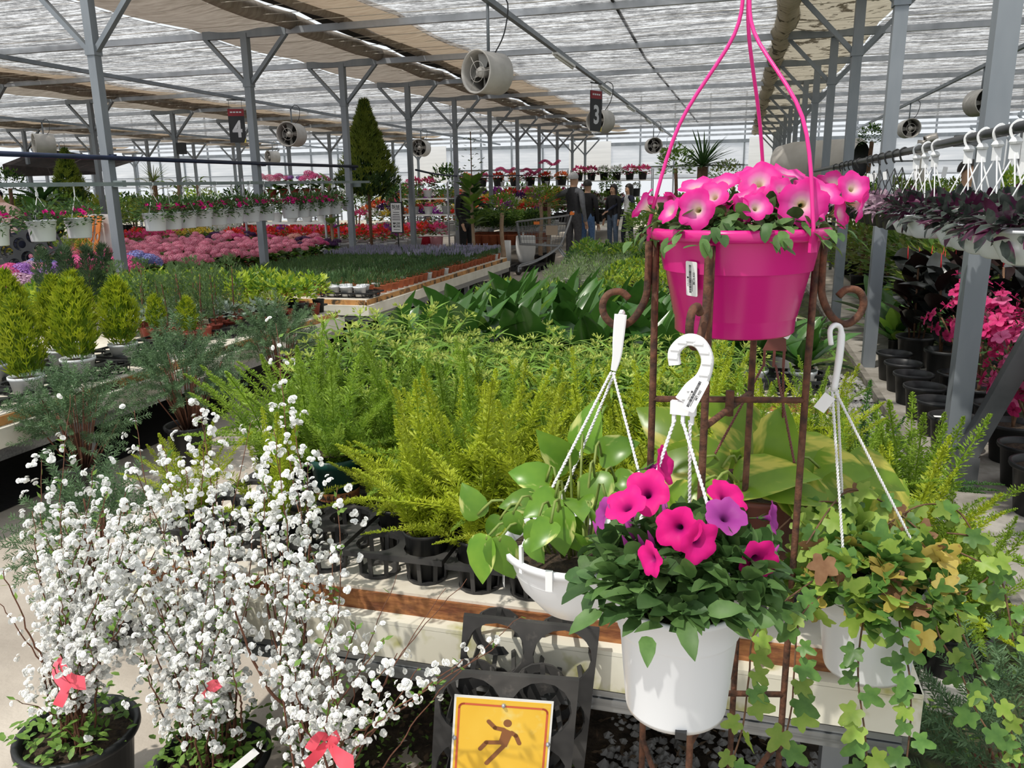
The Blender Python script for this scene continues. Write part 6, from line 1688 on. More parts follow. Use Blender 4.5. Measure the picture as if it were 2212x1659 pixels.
# ================================================================= planting further back
BG = {}
def bgbush(key, mats, R, n, L, W, flat=1.0, tips=.25, seeds=(1, 2), rows=None):
    BG[key] = [bush_mesh('crown', s_ + hash_(key), n, R, R * flat, L, W, mats, 0, .2, tips, .6, rows) for s_ in seeds]
def hash_(k): return sum(ord(c) for c in k)
leafmat('bright_leaf', (.15, .27, .04), (.26, .38, .07), .35, .45, 4, var=.25)
leafmat('yellow_leaf', (.42, .42, .06), (.55, .52, .12), .4, .5, 4, var=.2)
leafmat('needle_dark', (.02, .06, .015), (.06, .12, .025), .25, .6, 3, var=.15)
leafmat('needle_gold', (.13, .19, .02), (.22, .28, .03), .3, .6, 3, var=.15)
leafmat('maroon_leaf', (.05, .018, .025), (.12, .04, .05), .25, .4, 5, var=.25)
for k, c in {'red': (.70, .05, .035), 'fpink': (.75, .10, .28), 'fpurple': (.28, .05, .32), 'fwhite': (.80, .80, .78), 'forange': (.78, .22, .08), 'fyellow': (.75, .58, .10), 'violet': (.10, .03, .16)}.items():
    leafmat('fl_' + k, c, tuple(min(1, v * 1.2) for v in c), .25, .6, 8, var=.15)
bgbush('mid', ('mid_leaf', 'bright_leaf'), .42, 420, .11, .055)
bgbush('dark', ('dark_leaf', 'mid_leaf'), .42, 420, .10, .05)
bgbush('bright', ('bright_leaf', 'lime_leaf'), .42, 420, .10, .05)
bgbush('olive', ('olive_leaf', 'mid_leaf'), .42, 460, .08, .04)
bgbush('lime', ('lime_leaf', 'yellow_leaf'), .36, 420, .10, .030)
bgbush('maroon', ('maroon_leaf', 'dark_leaf'), .40, 320, .10, .05)
for k in ('red', 'fpink', 'fpurple', 'fwhite', 'forange', 'fyellow', 'violet'):
    bgbush(k, ('mid_leaf', 'fl_' + k), .17, 170, .07, .045, .75, .62)
BPOTB = MB().lathe([(.0, .0), (.095, .0), (.12, .19), (.128, .192), (.128, .21), (.12, .21)], 16).mesh('pot', 'terracotta')
BPOTK = MB().lathe([(.0, .0), (.105, .0), (.135, .22), (.145, .222), (.145, .245), (.135, .245)], 16).mesh('pot', 'black_plastic')
BPOTW = MB().lathe([(.0, .0), (.075, .0), (.105, .15), (.112, .152), (.112, .17), (.105, .17)], 16).mesh('pot', 'white_pot')
TRUNKS = [MB().tube(curve([(0, 0, 0), (.02, 0, .35), (-.02, .01, .7), (0, 0, 1.0)], 3), .028, 6).mesh('trunk', 'stem_brown')]
surf('bark_pale', (.30, .20, .13), (.42, .30, .20), 12, .8)
TRUNKP = MB().tube(curve([(0, 0, 0), (.015, 0, .3), (-.015, .01, .7), (0, 0, 1.0)], 3), [.045] * 4 + [.036] * 6, 7).mesh('trunk', 'bark_pale')
def near_col(x, y, r):
    return any(abs(x - cx_) < r for cx_ in ROWS) and any(abs(y - cy_) < r for cy_ in YS)
def shrub(kind, x, y, z, label, group=None, h=.5, s_=1.0, pot=BPOTK, trunk_=None, name='shrub', cat='potted plant', i=0):
    """pot, stem and crown; h = height of the crown centre above the pot foot"""
    rc = .42 * s_ + .12
    if kind[0] == 'f' or kind in ('red', 'violet'): rc = .19 * s_ + .12
    for cx_ in ROWS:
        for cy_ in (YS if cx_ != 1.08 else [4.2] + [6.95 + 2.42 * q for q in range(11)]):
            if abs(x - cx_) < rc and abs(y - cy_) < rc: y = cy_ + (rc if y >= cy_ else -rc)
    t = thing(name, label, cat, (x, y, z), U(0, 6.28), group)
    if pot is not None: obj('pot', pot, t)
    if trunk_ is not None: obj('trunk', trunk_, t, T(0, 0, .15) @ Matrix.Diagonal((1, 1, max(.1, h - .2), 1)))
    obj('crown', BG[kind][i % 2], t, T(0, 0, h) @ S(s_))
    return t
# long low tables for the planting further back
surf('table_grey', (.30, .30, .29), (.40, .40, .38), 4, .7)
def table(label, x0, x1, y0, y1, z):
    t = thing('display_table', label, 'bench', ((x0 + x1) / 2, (y0 + y1) / 2, 0))
    w, d = x1 - x0, y1 - y0
    obj('deck', MB().box((0, 0, z - .03), (w, d, .06)), t, mat='table_grey', smooth=False)
    for a in (-1, 1):
        for b in (-1, 1): obj('leg', MB().box((a * (w / 2 - .1), b * (d / 2 - .1), (z - .06) / 2), (.06, .06, z - .06)), t, mat='steel_light', smooth=False)
table('grey table of red and pink geraniums behind the herb bench', -9.6, -6.1, 13.4, 15.6, .42)
table('grey table of glossy bushes in terracotta pots', -5.7, -4.0, 16.0, 17.6, .40)
table('grey table of mixed flowers behind the terracotta pots', -9.6, -6.15, 18.6, 21.5, .55)
table('grey table of mixed flowers near the money trees', -5.65, -4.2, 18.6, 21.5, .55)
table('grey table along the path behind the two women', -2.05, .3, 15.0, 30.0, .50)
table('grey table beyond the walking women, trolley side', -5.65, -3.9, 23.0, 30.5, .55)
table('grey table of pansies behind the pink hydrangeas', -11.6, -9.7, 6.0, 16.0, .5)
table('grey table of foliage at the far left', -16.5, -13.4, 9.0, 20.0, .5)
k = 0
for j in range(5):
    for i_ in range(9):
        x, y = -9.4 + i_ * .39 + U(-.05, .05), 13.6 + j * .42
        c = ('red', 'fpink', 'red', 'fpink', 'red', 'fpurple')[(i_ * 2 + j) % 6]
        shrub(c, x, y, .42, '%s geranium in a white pot on the table behind the herb bench' % {'red': 'red', 'fpink': 'pink', 'fpurple': 'purple'}[c], 'geraniums, ' + c, .30, 1.05, BPOTW, name='geranium', i=k); k += 1
for j in range(4):
    for i_ in range(8):
        x, y = -5.5 + i_ * .20 + U(-.03, .03), 16.15 + j * .36
        shrub('dark' if (i_ + j) % 3 else 'mid', x, y, .40, 'glossy green bush in a terracotta pot near the trolley', 'bushes in terracotta pots', .46, .55, BPOTB, name='glossy_bush', i=k); k += 1
cols = ['fpink', 'fpurple', 'forange', 'fwhite', 'red', 'violet', 'fyellow']
for j in range(5):
    for i_ in range(12):
        x, y = -9.3 + i_ * .42 + U(-.06, .06), 18.8 + j * .6
        c = cols[(i_ * 3 + j * 2) % 7]
        shrub(c, x, y, .55, '%s flowering plant on the mixed table behind the terracotta pots' % {'fpink': 'pink', 'fpurple': 'purple', 'forange': 'orange', 'fwhite': 'white', 'red': 'red', 'violet': 'dark violet', 'fyellow': 'yellow'}[c], 'mixed flowers, ' + c, .34 + .12 * j, 1.35, BPOTW, name='flowering_plant', i=k); k += 1
for j in range(3):
    for i_ in range(26):
        x, y = -11.3 + j * .6 + U(-.06, .06), 6.2 + i_ * .37
        c = ('fyellow', 'fwhite', 'red', 'fpink')[(i_ // 3 + j) % 4]
        shrub(c, x, y, .5, '%s pansy clump on the long table beyond the hydrangeas' % {'fyellow': 'yellow', 'fwhite': 'white', 'red': 'red', 'fpink': 'pink'}[c], 'pansies, ' + c, .26, .95, BPOTW, name='pansy', i=k); k += 1
for j in range(14):
    for i_ in range(3):
        x, y = -1.75 + i_ * .75 + U(-.1, .1), 15.4 + j * 1.05 + U(-.1, .1)
        kd = ('mid', 'bright', 'dark', 'olive')[(i_ + j) % 4]
        shrub(kd, x, y, .50, {'mid': 'mid-green', 'bright': 'bright green', 'dark': 'dark green', 'olive': 'olive'}[kd] + ' leafy plant on the long table behind the pink pot', 'plants on the table behind the pink pot, ' + kd, .42, U(.7, 1.0), BPOTK, name='leafy_plant', i=k); k += 1
for j in range(7):
    for i_ in range(6):
        x, y = -5.45 + i_ * .27 + U(-.1, .1), 23.3 + j * 1.0
        kd = ('mid', 'bright', 'dark', 'maroon', 'fpink', 'fwhite')[(i_ * 2 + j) % 6]
        shrub(kd, x, y, .55, {'mid': 'mid-green', 'bright': 'bright green', 'dark': 'dark green', 'maroon': 'maroon', 'fpink': 'pink-flowered', 'fwhite': 'white-flowered'}[kd] + ' plant on the farthest table left of the women', 'plants on the farthest table, ' + kd, .5, U(.75, 1.0) * (1.8 if kd[0] == 'f' else 1), BPOTK, name='leafy_plant', i=k); k += 1
for j in range(9):
    for i_ in range(4):
        x, y = -16.1 + i_ * .8 + U(-.1, .1), 9.3 + j * 1.15
        kd = ('mid', 'lime', 'olive', 'dark', 'bright')[(i_ * 2 + j) % 5]
        shrub(kd, x, y, .5, {'mid': 'mid-green', 'lime': 'yellow-lime', 'olive': 'olive', 'dark': 'dark', 'bright': 'bright green'}[kd] + ' shrub on the far left foliage table', 'shrubs on the far left table, ' + kd, .55, U(.9, 1.3), BPOTK, name='leafy_plant', i=k); k += 1
for i_ in range(44):       # farther greenery in front of the back wall
    x = -27 + i_ * .72 + U(-.2, .2); y = U(25.5, 31)
    if -6.3 < x < .9 or near_col(x, y, .8): continue
    kd = ('mid', 'dark', 'bright', 'olive', 'maroon')[i_ % 5]
    shrub(kd, x, y, 0, {'mid': 'mid-green', 'bright': 'bright green', 'dark': 'dark green', 'olive': 'olive', 'maroon': 'maroon'}[kd] + ' tall tub plant before the back wall', 'tub plants before the back wall, ' + kd, U(.7, 1.2), U(1.0, 1.7), BPOTK, TRUNKS[0], name='tub_plant', i=k); k += 1
for i_ in range(30):
    x = -25 + (i_ % 10) * 1.0 + U(-.3, .3); y = 13 + (i_ // 10) * 4 + U(-1, 1)
    if near_col(x, y, .8): continue
    kd = ('mid', 'dark', 'olive', 'maroon', 'bright')[i_ % 5]
    shrub(kd, x, y, 0, {'mid': 'mid-green', 'bright': 'bright green', 'dark': 'dark green', 'olive': 'olive', 'maroon': 'maroon'}[kd] + ' tub plant in the outer left bay', 'tub plants in the outer left bay, ' + kd, U(.6, 1.1), U(1.0, 1.5), BPOTK, TRUNKS[0], name='tub_plant', i=k); k += 1

# ---------------------------------------------------------------- single trees
def flame_tree(p, label, R, Hh, z0, n, seed, name='conifer_tree'):
    t = thing(name, label, 'tree', p)
    obj('pot', BPOTK, t, S(1.3)); obj('trunk', MB().tube([(0, 0, .2), (.01, 0, z0 + .3)], .028, 7), t, mat='stem_brown')
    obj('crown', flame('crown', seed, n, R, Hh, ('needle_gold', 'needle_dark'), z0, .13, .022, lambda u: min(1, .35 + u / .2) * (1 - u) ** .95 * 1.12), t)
p = aty(803, 540, 12.9)
flame_tree((p.x, p.y, 0), 'tall clipped conifer standard with a teardrop crown beside the steel posts', .56, 1.62, 1.42, 5200, 3)
p = aty(152, 420, 14.5)
flame_tree((p.x, p.y, 0), 'shorter column conifer far left behind the petunia rail', .42, 1.15, 1.35, 2200, 4)
BIGL = [leafmesh('leaf', .30, .20, ROUNDL, 'mid_leaf', .6, .25), leafmesh('leaf', .27, .18, ROUNDL, 'dark_leaf', .9, .25), leafmesh('leaf', .30, .2, ROUNDL, 'bright_leaf', .4, .25)]
def big_leaf_tree(p, label, z0, z1, n, R, seed, ms=BIGL, s_=1.0, tr=TRUNKP, pot=BPOTK, name='broadleaf_tree'):
    r_ = random.Random(seed); t = thing(name, label, 'tree', p)
    obj('pot', pot, t); obj('trunk', tr, t, T(0, 0, .1) @ Matrix.Diagonal((.8, .8, z1 - .2, 1)))
    for i in range(n):
        a = i * 2.4 + r_.uniform(-.4, .4); z = z0 + (z1 - z0) * i / n; q = 1 - .6 * i / n
        obj('leaf', ms[i % len(ms)], t, aim(Vector((R * .25 * cos(a), R * .25 * sin(a), z)), (cos(a) * q, sin(a) * q, .75), (-cos(a) * .5, -sin(a) * .5, 1)) @ S(s_ * r_.uniform(.75, 1.15)))
p = aty(1022, 520, 13.2); big_leaf_tree((p.x, p.y, 0), 'fiddle-leaf tree on a pale trunk behind the herb bench', .92, 1.70, 44, .30, 1, s_=.85)
p = aty(715, 470, 12.6); big_leaf_tree((p.x, p.y, 0), 'slim fiddle-leaf tree at the end of the petunia rail', .9, 1.75, 18, .15, 2, s_=.8)
for i, (px, yy, lb) in enumerate(((1086, 13.3, 'money tree with a bare pale trunk beside the white cylinder'), (1168, 15.6, 'money tree with a bare trunk behind the trolley basket'), (1186, 16.1, 'second bare-trunk money tree behind the trolley'))):
    p = aty(px, 520, yy); t = shrub('bright' if i else 'mid', p.x, p.y, 0, lb, None, 1.18 if i == 0 else 1.3, .72, BPOTK, TRUNKP, 'money_tree', 'tree', i)
p = aty(868, 430, 17.5); shrub('dark', p.x, p.y, 0, 'round clipped dark ball bush behind the price board', None, 1.35, .85, BPOTK, TRUNKS[0], 'ball_bush', 'tree')
def spiky(p, label, n, L, z, mat, seed, bend=.4, up=.35, trunk_h=.3, W=.03, name='spiky_palm'):
    r_ = random.Random(seed); t = thing(name, label, 'tree', p)
    obj('pot', BPOTK, t, S(1.2)); obj('trunk', MB().tube([(0, 0, .2), (0, 0, z)], .06, 7), t, mat='stem_brown')
    lm = leafmesh('blade', L, W, STRAP, mat, bend, .3)
    for i in range(n):
        a = i * 2.4; u = r_.uniform(-.1, 1)
        obj('blade', lm, t, aim(Vector((0, 0, z)), (cos(a) * sqrt(max(.02, 1 - u * u)), sin(a) * sqrt(max(.02, 1 - u * u)), u + up), (0, 0, 1)) @ S(r_.uniform(.75, 1.1)))
p = aty(1518, 360, 9.6); spiky((p.x, p.y, 0), 'spiky dark yucca behind the pink petunia pot', 90, .42, p.z, 'needle_dark', 1, .5, .3, W=.022)
p = aty(85, 400, 13.0); spiky((p.x, p.y, 0), 'dark cycad with stiff arching fronds far left', 34, .75, 1.35, 'dark_leaf', 2, 1.0, .2, W=.13)
p = aty(845, 400, 19.0); spiky((p.x, p.y, 0), 'distant cycad left of the round ball bush', 26, .8, 1.45, 'needle_dark', 3, 1.1, .15, W=.14)
p = aty(330, 370, 17.0); spiky((p.x, p.y, 0), 'thin-leaved dracaena above the petunia rail', 60, .55, 1.85, 'olive_leaf', 4, .5, .2, W=.02)
p = aty(150, 440, 8.6); spiky((p.x, p.y, 0), 'yellow-green feathery grass behind the petunia pots', 110, .55, 1.15, 'lime_leaf', 5, 1.2, .4, W=.012, name='ornamental_grass')
p = aty(90, 450, 9.8); big_leaf_tree((p.x, p.y, 0), 'low broad-leaved green shrub behind the second petunia pot', .6, 1.35, 26, .35, 7, [BRL[0], BRL[2]], 1.6, name='broadleaf_shrub')
p = aty(20, 395, 10.5); shrub('dark', p.x, p.y, 0, 'small-leaved tree at the far left edge above the rail', None, 1.7, .62, BPOTK, TRUNKS[0], 'small_tree', 'tree')
for i, (px, py) in enumerate(((330, 410), (385, 400), (430, 430))):
    p = aty(px, py, 14.2 + i * .3); big_leaf_tree((p.x, p.y, 0), ('pale schefflera with drooping leaves behind the rail, first of three', 'pale schefflera with drooping leaves, the middle one', 'pale schefflera with drooping leaves, nearest the orange price rack')[i], .9, 1.85, 22, .3, 30 + i, [leafmesh('leaf', .26, .08, LANCE, 'cream_leaf', 1.3, .3), leafmesh('leaf', .26, .08, LANCE, 'bright_leaf', 1.3, .3)], 1.1, name='schefflera')
p = aty(545, 430, 15); big_leaf_tree((p.x, p.y, 0), 'pale variegated bush right of the scheffleras', .8, 1.5, 22, .3, 41, [BRL[0], BRL[1]], 1.3, name='variegated_bush')
# climber on the post
cv = thing('climber', 'thin eucalyptus-like climber on a tall cane by the middle post', 'plant', (-5.45, 16.4, 0))
obj('pot', BPOTK, cv); obj('cane', MB().tube([(0, 0, .1), (0, 0, 2.7)], .012, 5), cv, mat='stem_brown')
cl_ = MB(); r_ = random.Random(3)
for i in range(120):
    a = r_.uniform(0, 6.28); r = r_.uniform(.05, .38); cl_.kite((r * cos(a), r * sin(a), 1.2 + 1.5 * i / 120), (cos(a), sin(a), r_.uniform(-.4, .6)), (0, 0, 1), .09, .06)
obj('foliage', cl_, cv, mat='grey_leaf', smooth=False)
for k_, (px, py, y) in enumerate(((1084, 368, 22.0), (1140, 370, 22.05), (1180, 352, 21.95))):
    p = aty(px, py, y); t = thing('orchid', ('magenta orchid spray left of the shelf rack', 'sparse magenta orchid spray in the middle', 'highest magenta orchid spray')[k_], 'potted plant', (p.x, p.y, 1.617))
    obj('pot', BPOTW, t, S(.7)); obj('stalk', MB().tube(curve([(0, 0, .1), (.05, 0, (p.z - 1.617) * .7), (.3, 0, p.z - 1.57)], 4), .008, 4), t, mat='stem_green')
    for i in range(11): obj('bloom', HEADS['rose'][0], t, T(-.15 + .05 * i, U(-.04, .04), p.z - 1.617 + .06 * sin(i * .7)) @ S(.75))

# ---------------------------------------------------------------- racks
surf('orange_panel', (.82, .22, .03), (.86, .26, .04), 5, .5)
def rack(label, p, w, levels, flowers, yaw=0.0, dpt=.45, s_=1.0, mat='steel_light'):
    t = thing('plant_rack', label, 'rack', p, yaw)
    hh = levels[-1] + .35
    for a in (-1, 1):
        for b in (-1, 1): obj('upright', MB().box((a * w / 2, b * dpt / 2, hh / 2), (.03, .03, hh)), t, mat=mat, smooth=False)
    for z in levels: obj('shelf', MB().box((0, 0, z), (w, dpt, .03)), t, mat='white_paint', smooth=False)
    return t
def on_shelf(p, yaw, w, z, cs, label, s_=1.0, pot=BPOTW, kind=None, h=.30):
    n = len(cs)
    for i, c in enumerate(cs):
        x = -w / 2 + w * (i + .5) / n
        q = Vector(p) + RZ(yaw).to_3x3() @ Vector((x, 0, 0))
        if kind == 'hyd': hydrangea(q.x, q.y, z + .016, c, label % (('first', 'second', 'third', 'fourth', 'fifth', 'sixth', 'seventh')[i], {'pink': 'pink', 'rose': 'rose', 'purple': 'lilac', 'salmon': 'salmon', 'blue': 'blue'}[c]), None, 900 + i, 2, 1.1)
        else: shrub(c, q.x, q.y, z + .016, label, label, h, s_, pot, name='flower_box_plant', i=i)
pr = aty(628, 440, 12.75); pr = (pr.x, pr.y, 0)
rack('tall rack with pink hydrangeas on its top shelf behind the petunia rail', pr, 1.55, [.5, 1.0, 1.42], None)
on_shelf(pr, 0, 1.4, 1.42, ['pink', 'pink', 'rose', 'purple', 'rose', 'rose'], '%s %s hydrangea from the left on the top shelf of the tall rack', kind='hyd')
on_shelf(pr, 0, 1.5, 1.0, ['fwhite', 'fyellow', 'fpink', 'fwhite', 'fpurple'], 'small flowering pot on the middle shelf of the tall rack', .8)
pr = aty(1318, 420, 25.5); pr = (pr.x, pr.y, 0)
rack('white wire rack with two boxes of pink flowers behind the women', pr, 2.6, [.6, 1.25, 1.75], None)
on_shelf(pr, 0, 2.4, 1.75, ['fpink', 'fpink', 'fwhite', 'fwhite', 'fpink', 'fpink'], 'pink flower box plant on the top of the white wire rack', 1.3, BPOTK, h=.25)
on_shelf(pr, 0, 2.4, 1.25, ['fpink', 'mid', 'fwhite'], 'plant on the middle shelf of the white wire rack', .8, BPOTK)
pr = aty(1110, 430, 22.0); pr = (pr.x, pr.y, 0)
rack('long rack with rows of red flower boxes under the orchids', pr, 3.4, [.6, 1.1, 1.6], None)
on_shelf(pr, 0, 3.2, 1.6, ['forange', 'fpink', 'red', 'forange', 'fpink', 'red', 'forange'], 'flower box plant on the top shelf of the long rack', 1.1, BPOTK, h=.22)
on_shelf(pr, 0, 3.2, 1.1, ['fpurple', 'violet', 'red', 'fpurple', 'red', 'violet', 'fpink'], 'dark flower box plant on the middle shelf of the long rack', 1.3, BPOTK, h=.25)
pr = aty(925, 440, 16.9); pr = (pr.x, pr.y, 0)
rack('two-tier rack of crimson petunias in white boxes left of the fiddle-leaf tree', pr, 1.1, [.55, 1.0, 1.35], None)
on_shelf(pr, 0, 1.0, 1.35, ['fpink', 'fpink', 'dark'], 'crimson petunia in a white box on the two-tier rack', 1.0, BPOTW)
on_shelf(pr, 0, 1.0, 1.0, ['mid', 'fpurple', 'mid'], 'plant in a white box on the lower tier of the two-tier rack', .7, BPOTW)
for i, (px, py, c, lb) in enumerate(((918, 500, 'red', 'crimson flowering plant in a bright red pot'), (942, 500, 'fpink', 'flowering plant in a pale pink pot'), (895, 500, 'fpink', 'flowering plant in a white pot by the red pot'))):
    p = aty(px, py, 15.9); surf('potcol%d' % i, ((.55, .02, .05), (.75, .35, .42), (.7, .7, .7))[i], rough=.4)
    shrub(c, p.x, p.y, .30, lb, None, .40, 1.2, MB().lathe([(.0, .0), (.12, .0), (.14, .26), (.15, .28), (.14, .28)], 18).mesh('pot', 'potcol%d' % i), name='potted_flower', i=i)
# orange and white display with round cut-outs
po = aty(198, 498, 8.3)
od = thing('display_stand', 'white and orange slotted display stand behind the second petunia pot', 'display', (po.x, po.y, 0), radians(-20))
obj('back_board', MB().box((0, .10, 1.05), (.62, .03, .48)), od, mat='white_paint', smooth=False)
for i in range(4):
    mb = MB(); cell_plate(mb, 0, 0, .12, .045, 0, 12)
    mb.box((0, .16, -.006), (.12, .20, .012)); mb.box((0, -.15, -.006), (.12, .18, .012))
    obj('orange_strap', mb, od, T(-.30 + i * .16, -.04, 1.02) @ RZ(-.1) @ RX(radians(76)), mat='orange_panel', smooth=False)
for a in (-1, 1): obj('leg', MB().box((a * .28, .1, .42), (.04, .04, .84)), od, mat='white_paint', smooth=False)
for i in range(3): shrub('bright', po.x - .18 + i * .16, po.y - .30, .5, ('first bright green herb in the orange display', 'second bright green herb in the orange display', 'third bright green herb in the orange display')[i], None, .42, .24, BPOTW, name='display_herb', i=i)
pt = aty(62, 520, 7.3)
t = place(tray_spec(4, 3, .17, .072, .05, 'black_plastic'), 'pot_carrier', 'large black carrier standing on its corner behind the first petunia pots', 'pot carrier', tuple(pt))
t.rotation_euler = Euler((radians(80), radians(-28), radians(20)), 'XYZ')
pw = aty(748, 440, 12.2)
t = thing('flower_basket', 'small white hanging basket of white flowers beside the third post', 'hanging plant', tuple(pw - Vector((0, 0, .1))))
obj('pot', BPOTW, t, S(.8)); obj('crown', BG['fwhite'][0], t, T(0, 0, .2) @ S(.8)); obj('strap', MB().tube([(0, 0, .1), (0, 0, .45)], .004, 4), t, mat='white_hanger')
# dark shade net at the far left and a speaker
surf('net_dark', (.02, .018, .018), (.04, .03, .03), 5, .9)
p0, p1 = aty(5, 355, 19.0), aty(215, 372, 19.0)
struct('shade_net', MB().add([tuple(p0), tuple(p1), (p1.x, p1.y + 1.5, p1.z + .35), (p0.x, p0.y + 1.5, p0.z + .5), (p0.x, p0.y, p0.z - .35), (p1.x, p1.y, p1.z - .06)], [(0, 1, 2, 3), (0, 4, 5, 1)]), 'net_dark')
p = atx(338, 317, -12.74); py_ = min(YS, key=lambda q: abs(q - p.y)); t = thing('loudspeaker', 'small black loudspeaker on a far column', 'speaker', (-12.72, py_, p.z)); obj('box', MB().box((0, 0, 0), (.17, .14, .26)), t, mat='black_plastic', smooth=False); obj('bracket', MB().box((-.10, 0, 0), (.05, .04, .04)), t, mat='steel_dark', smooth=False)
# second hose rail in the middle
p0, p1, p2 = aty(898, 367, 14.6), aty(990, 380, 16.8), aty(1165, 378, 24)
t = thing('hose_pipe', 'sagging navy hose strung between the middle posts', 'pipe', tuple(p0)); obj('tube', MB().tube(curve([(0, 0, 0), p1 - p0, p2 - p0], 8), .02, 6), t, mat='pipe_navy')
# ================================================================= right-hand side
rail = thing('hanging_rail', 'dark sloping pipe rail on the right hung with striped-leaf baskets', 'rail', (.92, 6.0, 1.69))
obj('bar', MB().tube([(0, -4.2, .0), (0, -2, -.005), (0, 5.4, .0)], .020, 10), rail, mat='pipe_black')
for y in (-1.8, .95, 3.38): obj('bracket', MB().box((.07, y, 0), (.12, .04, .05)), rail, mat='steel_dark', smooth=False)
leafmat('trad_leaf', (.032, .045, .038), (.125, .145, .125), .15, .35, 30, c3=(.09, .02, .06), lo3=.5, hi3=.56, s3=20, wave=(3, .6, 1), var=.3)
leafmat('trad_purple', (.07, .012, .04), (.13, .03, .08), .15, .4, 30, var=.25)
leafmat('mauve_leaf', (.30, .17, .25), (.48, .36, .40), .2, .5, 30, c3=(.10, .12, .08), lo3=.5, hi3=.6, s3=30, var=.2)
TRADL = [leafmesh('leaf', .060, .024, LANCE, 'trad_leaf', .9, .3), leafmesh('leaf', .052, .022, LANCE, 'trad_leaf', .4, .3), leafmesh('leaf', .055, .022, LANCE, 'trad_purple', .7, .3)]
MAUL = [leafmesh('leaf', .060, .034, OVATE, 'mauve_leaf', .7, .3), leafmesh('leaf', .05, .028, OVATE, 'mauve_leaf', .3, .2)]
BOWL = MB().lathe([(.0, .0), (.05, .0), (.066, .008), (.096, .06), (.108, .105), (.114, .106), (.114, .116), (.108, .116), (.10, .09)], 32).mesh('pot', 'white_plastic')
BBOWL = MB().lathe([(.0, .0), (.06, .0), (.075, .01), (.095, .10), (.10, .12), (.094, .12)], 24).mesh('pot', 'black_plastic')
RHOOK = MB()
pth = curve([(.024, 0, -.012), (.026, 0, .008), (.004, 0, .030), (-.018, 0, .014), (-.020, 0, -.012), (-.004, 0, -.042)], 5)
sweep(RHOOK, pth, [.010] * len(pth), .008); RHOOK.lathe([(.018, -.050), (.022, -.042), (.016, -.030), (.006, -.024)], 12, o=(-.002, 0, 0)); RHOOK.box((-.002, 0, -.075), (.034, .004, .05))
RHOOK = RHOOK.mesh('hook', 'white_hanger', False)
BHOOK = MB().tube(curve([(.024, 0, -.012), (.026, 0, .010), (.004, 0, .030), (-.020, 0, .012), (-.014, 0, -.03), (-.002, 0, -.05)], 5), .006, 6).mesh('hook', 'black_plastic')
def basket(y, label, group, leaves, pot, hook, strap, n, seed, tagm=True, lsc=(.9, 1.3), drop=.455):
    r_ = random.Random(seed)
    t = thing('foliage_basket', label, 'hanging plant', (.92, y, 1.69 - drop), 0, group)
    obj('pot', pot, t); obj('hook', hook, t, T(0, 0, drop - .008) @ RZ(r_.uniform(-.3, .3)))
    for a in (.5, 2.6, 4.7): obj('strap', MB().tube([(0, 0, drop - .09), (.108 * cos(a), .108 * sin(a), .11)], .003, 4), t, mat=strap)
    if tagm: obj('price_tag', MB().box((-.002, -.010, drop - .13), (.022, .0008, .05), RY(r_.uniform(-.3, .3))), t, mat='paper', smooth=False)
    dome_leaves(t, (0, 0, .125), .125, .07, n, leaves, -.55, rr=r_, sc=lsc, out=.7, inner=.6)
for i, y in enumerate((3.02, 3.27, 3.48, 3.68, 3.88, 4.50, 4.72, 4.94)):
    basket(y, '%s white basket of striped purple-silver leaves on the dark rail, counted from the picture edge' % nm_[i], 'striped-leaf baskets', TRADL, BOWL, RHOOK, 'white_hanger', 120, i, i in (0, 2, 5), (1.2, 1.75))
for i, y in enumerate((5.35, 5.60, 5.88, 6.15, 6.42, 6.66, 7.24, 7.5, 7.8, 8.1, 8.45, 8.95)):
    basket(y, '%s black-hooked basket of mauve leaves along the dark rail, counted from the striped ones' % nm_[i], 'mauve-leaf baskets', MAUL, BBOWL, BHOOK, 'pipe_black', 64 if i < 5 else 34, 40 + i)
# rubber plants
leafmat('rubber_leaf', (.012, .014, .013), (.035, .040, .038), .06, .22, 5, var=.35, spec=.55)
leafmat('rubber_under', (.018, .010, .010), (.035, .016, .014), .05, .4, 5, var=.25)
RUB = [leafmesh('leaf', .26, .135, LANCE, 'rubber_leaf', .5, .25), leafmesh('leaf', .24, .125, OVATE, 'rubber_leaf', .9, .25), leafmesh('leaf', .25, .125, LANCE, 'rubber_under', .4, .25)]
surf('bud_red', (.62, .02, .03), rough=.4)
def rubber(x, y, label, seed, s_=1.0):
    r_ = random.Random(seed); t = thing('rubber_plant', label, 'potted plant', (x, y, .05))
    obj('pot', BIGPOT, t); obj('soil', MB().lathe([(.134, .215), (.0, .225)], 16), t, mat='potsoil')
    stm = MB()
    for k in range(4):
        a0 = k * 1.6 + seed; sx, sy = .05 * cos(a0), .05 * sin(a0)
        stm.tube([(sx, sy, .2), (sx * 2.5, sy * 2.5, .85 * s_)], .008, 5)
        for i in range(10):
            a = i * 2.4 + k; z = .30 + .50 * i / 9 * s_; f = (z - .2) / .65
            obj('leaf', RUB[(i + k) % 3], t, aim(Vector((sx * (1 + 1.5 * f), sy * (1 + 1.5 * f), z)), (cos(a) * .7 + sx * 6, sin(a) * .7 + sy * 6, 1.1), (-cos(a), -sin(a), .7)) @ S(r_.uniform(1.0, 1.35)))
        obj('bud', MB().tube([(sx * 2.5, sy * 2.5, .84 * s_), (sx * 2.7, sy * 2.7, .97 * s_)], [.007, .001], 5), t, mat='bud_red')
    obj('stems', stm, t, mat='stem_brown')
rubber(1.44, 7.05, 'dark rubber plant with upright near-black leaves left of the azaleas', 1); rubber(1.54, 6.48, 'dark rubber plant directly behind the first azalea', 2); rubber(1.88, 6.15, 'dark rubber plant behind the inclined steel stay', 3, 1.05); rubber(2.22, 5.75, 'dark rubber plant with red buds at the picture edge', 4, 1.1); rubber(1.75, 6.95, 'dark rubber plant in the second row', 5)
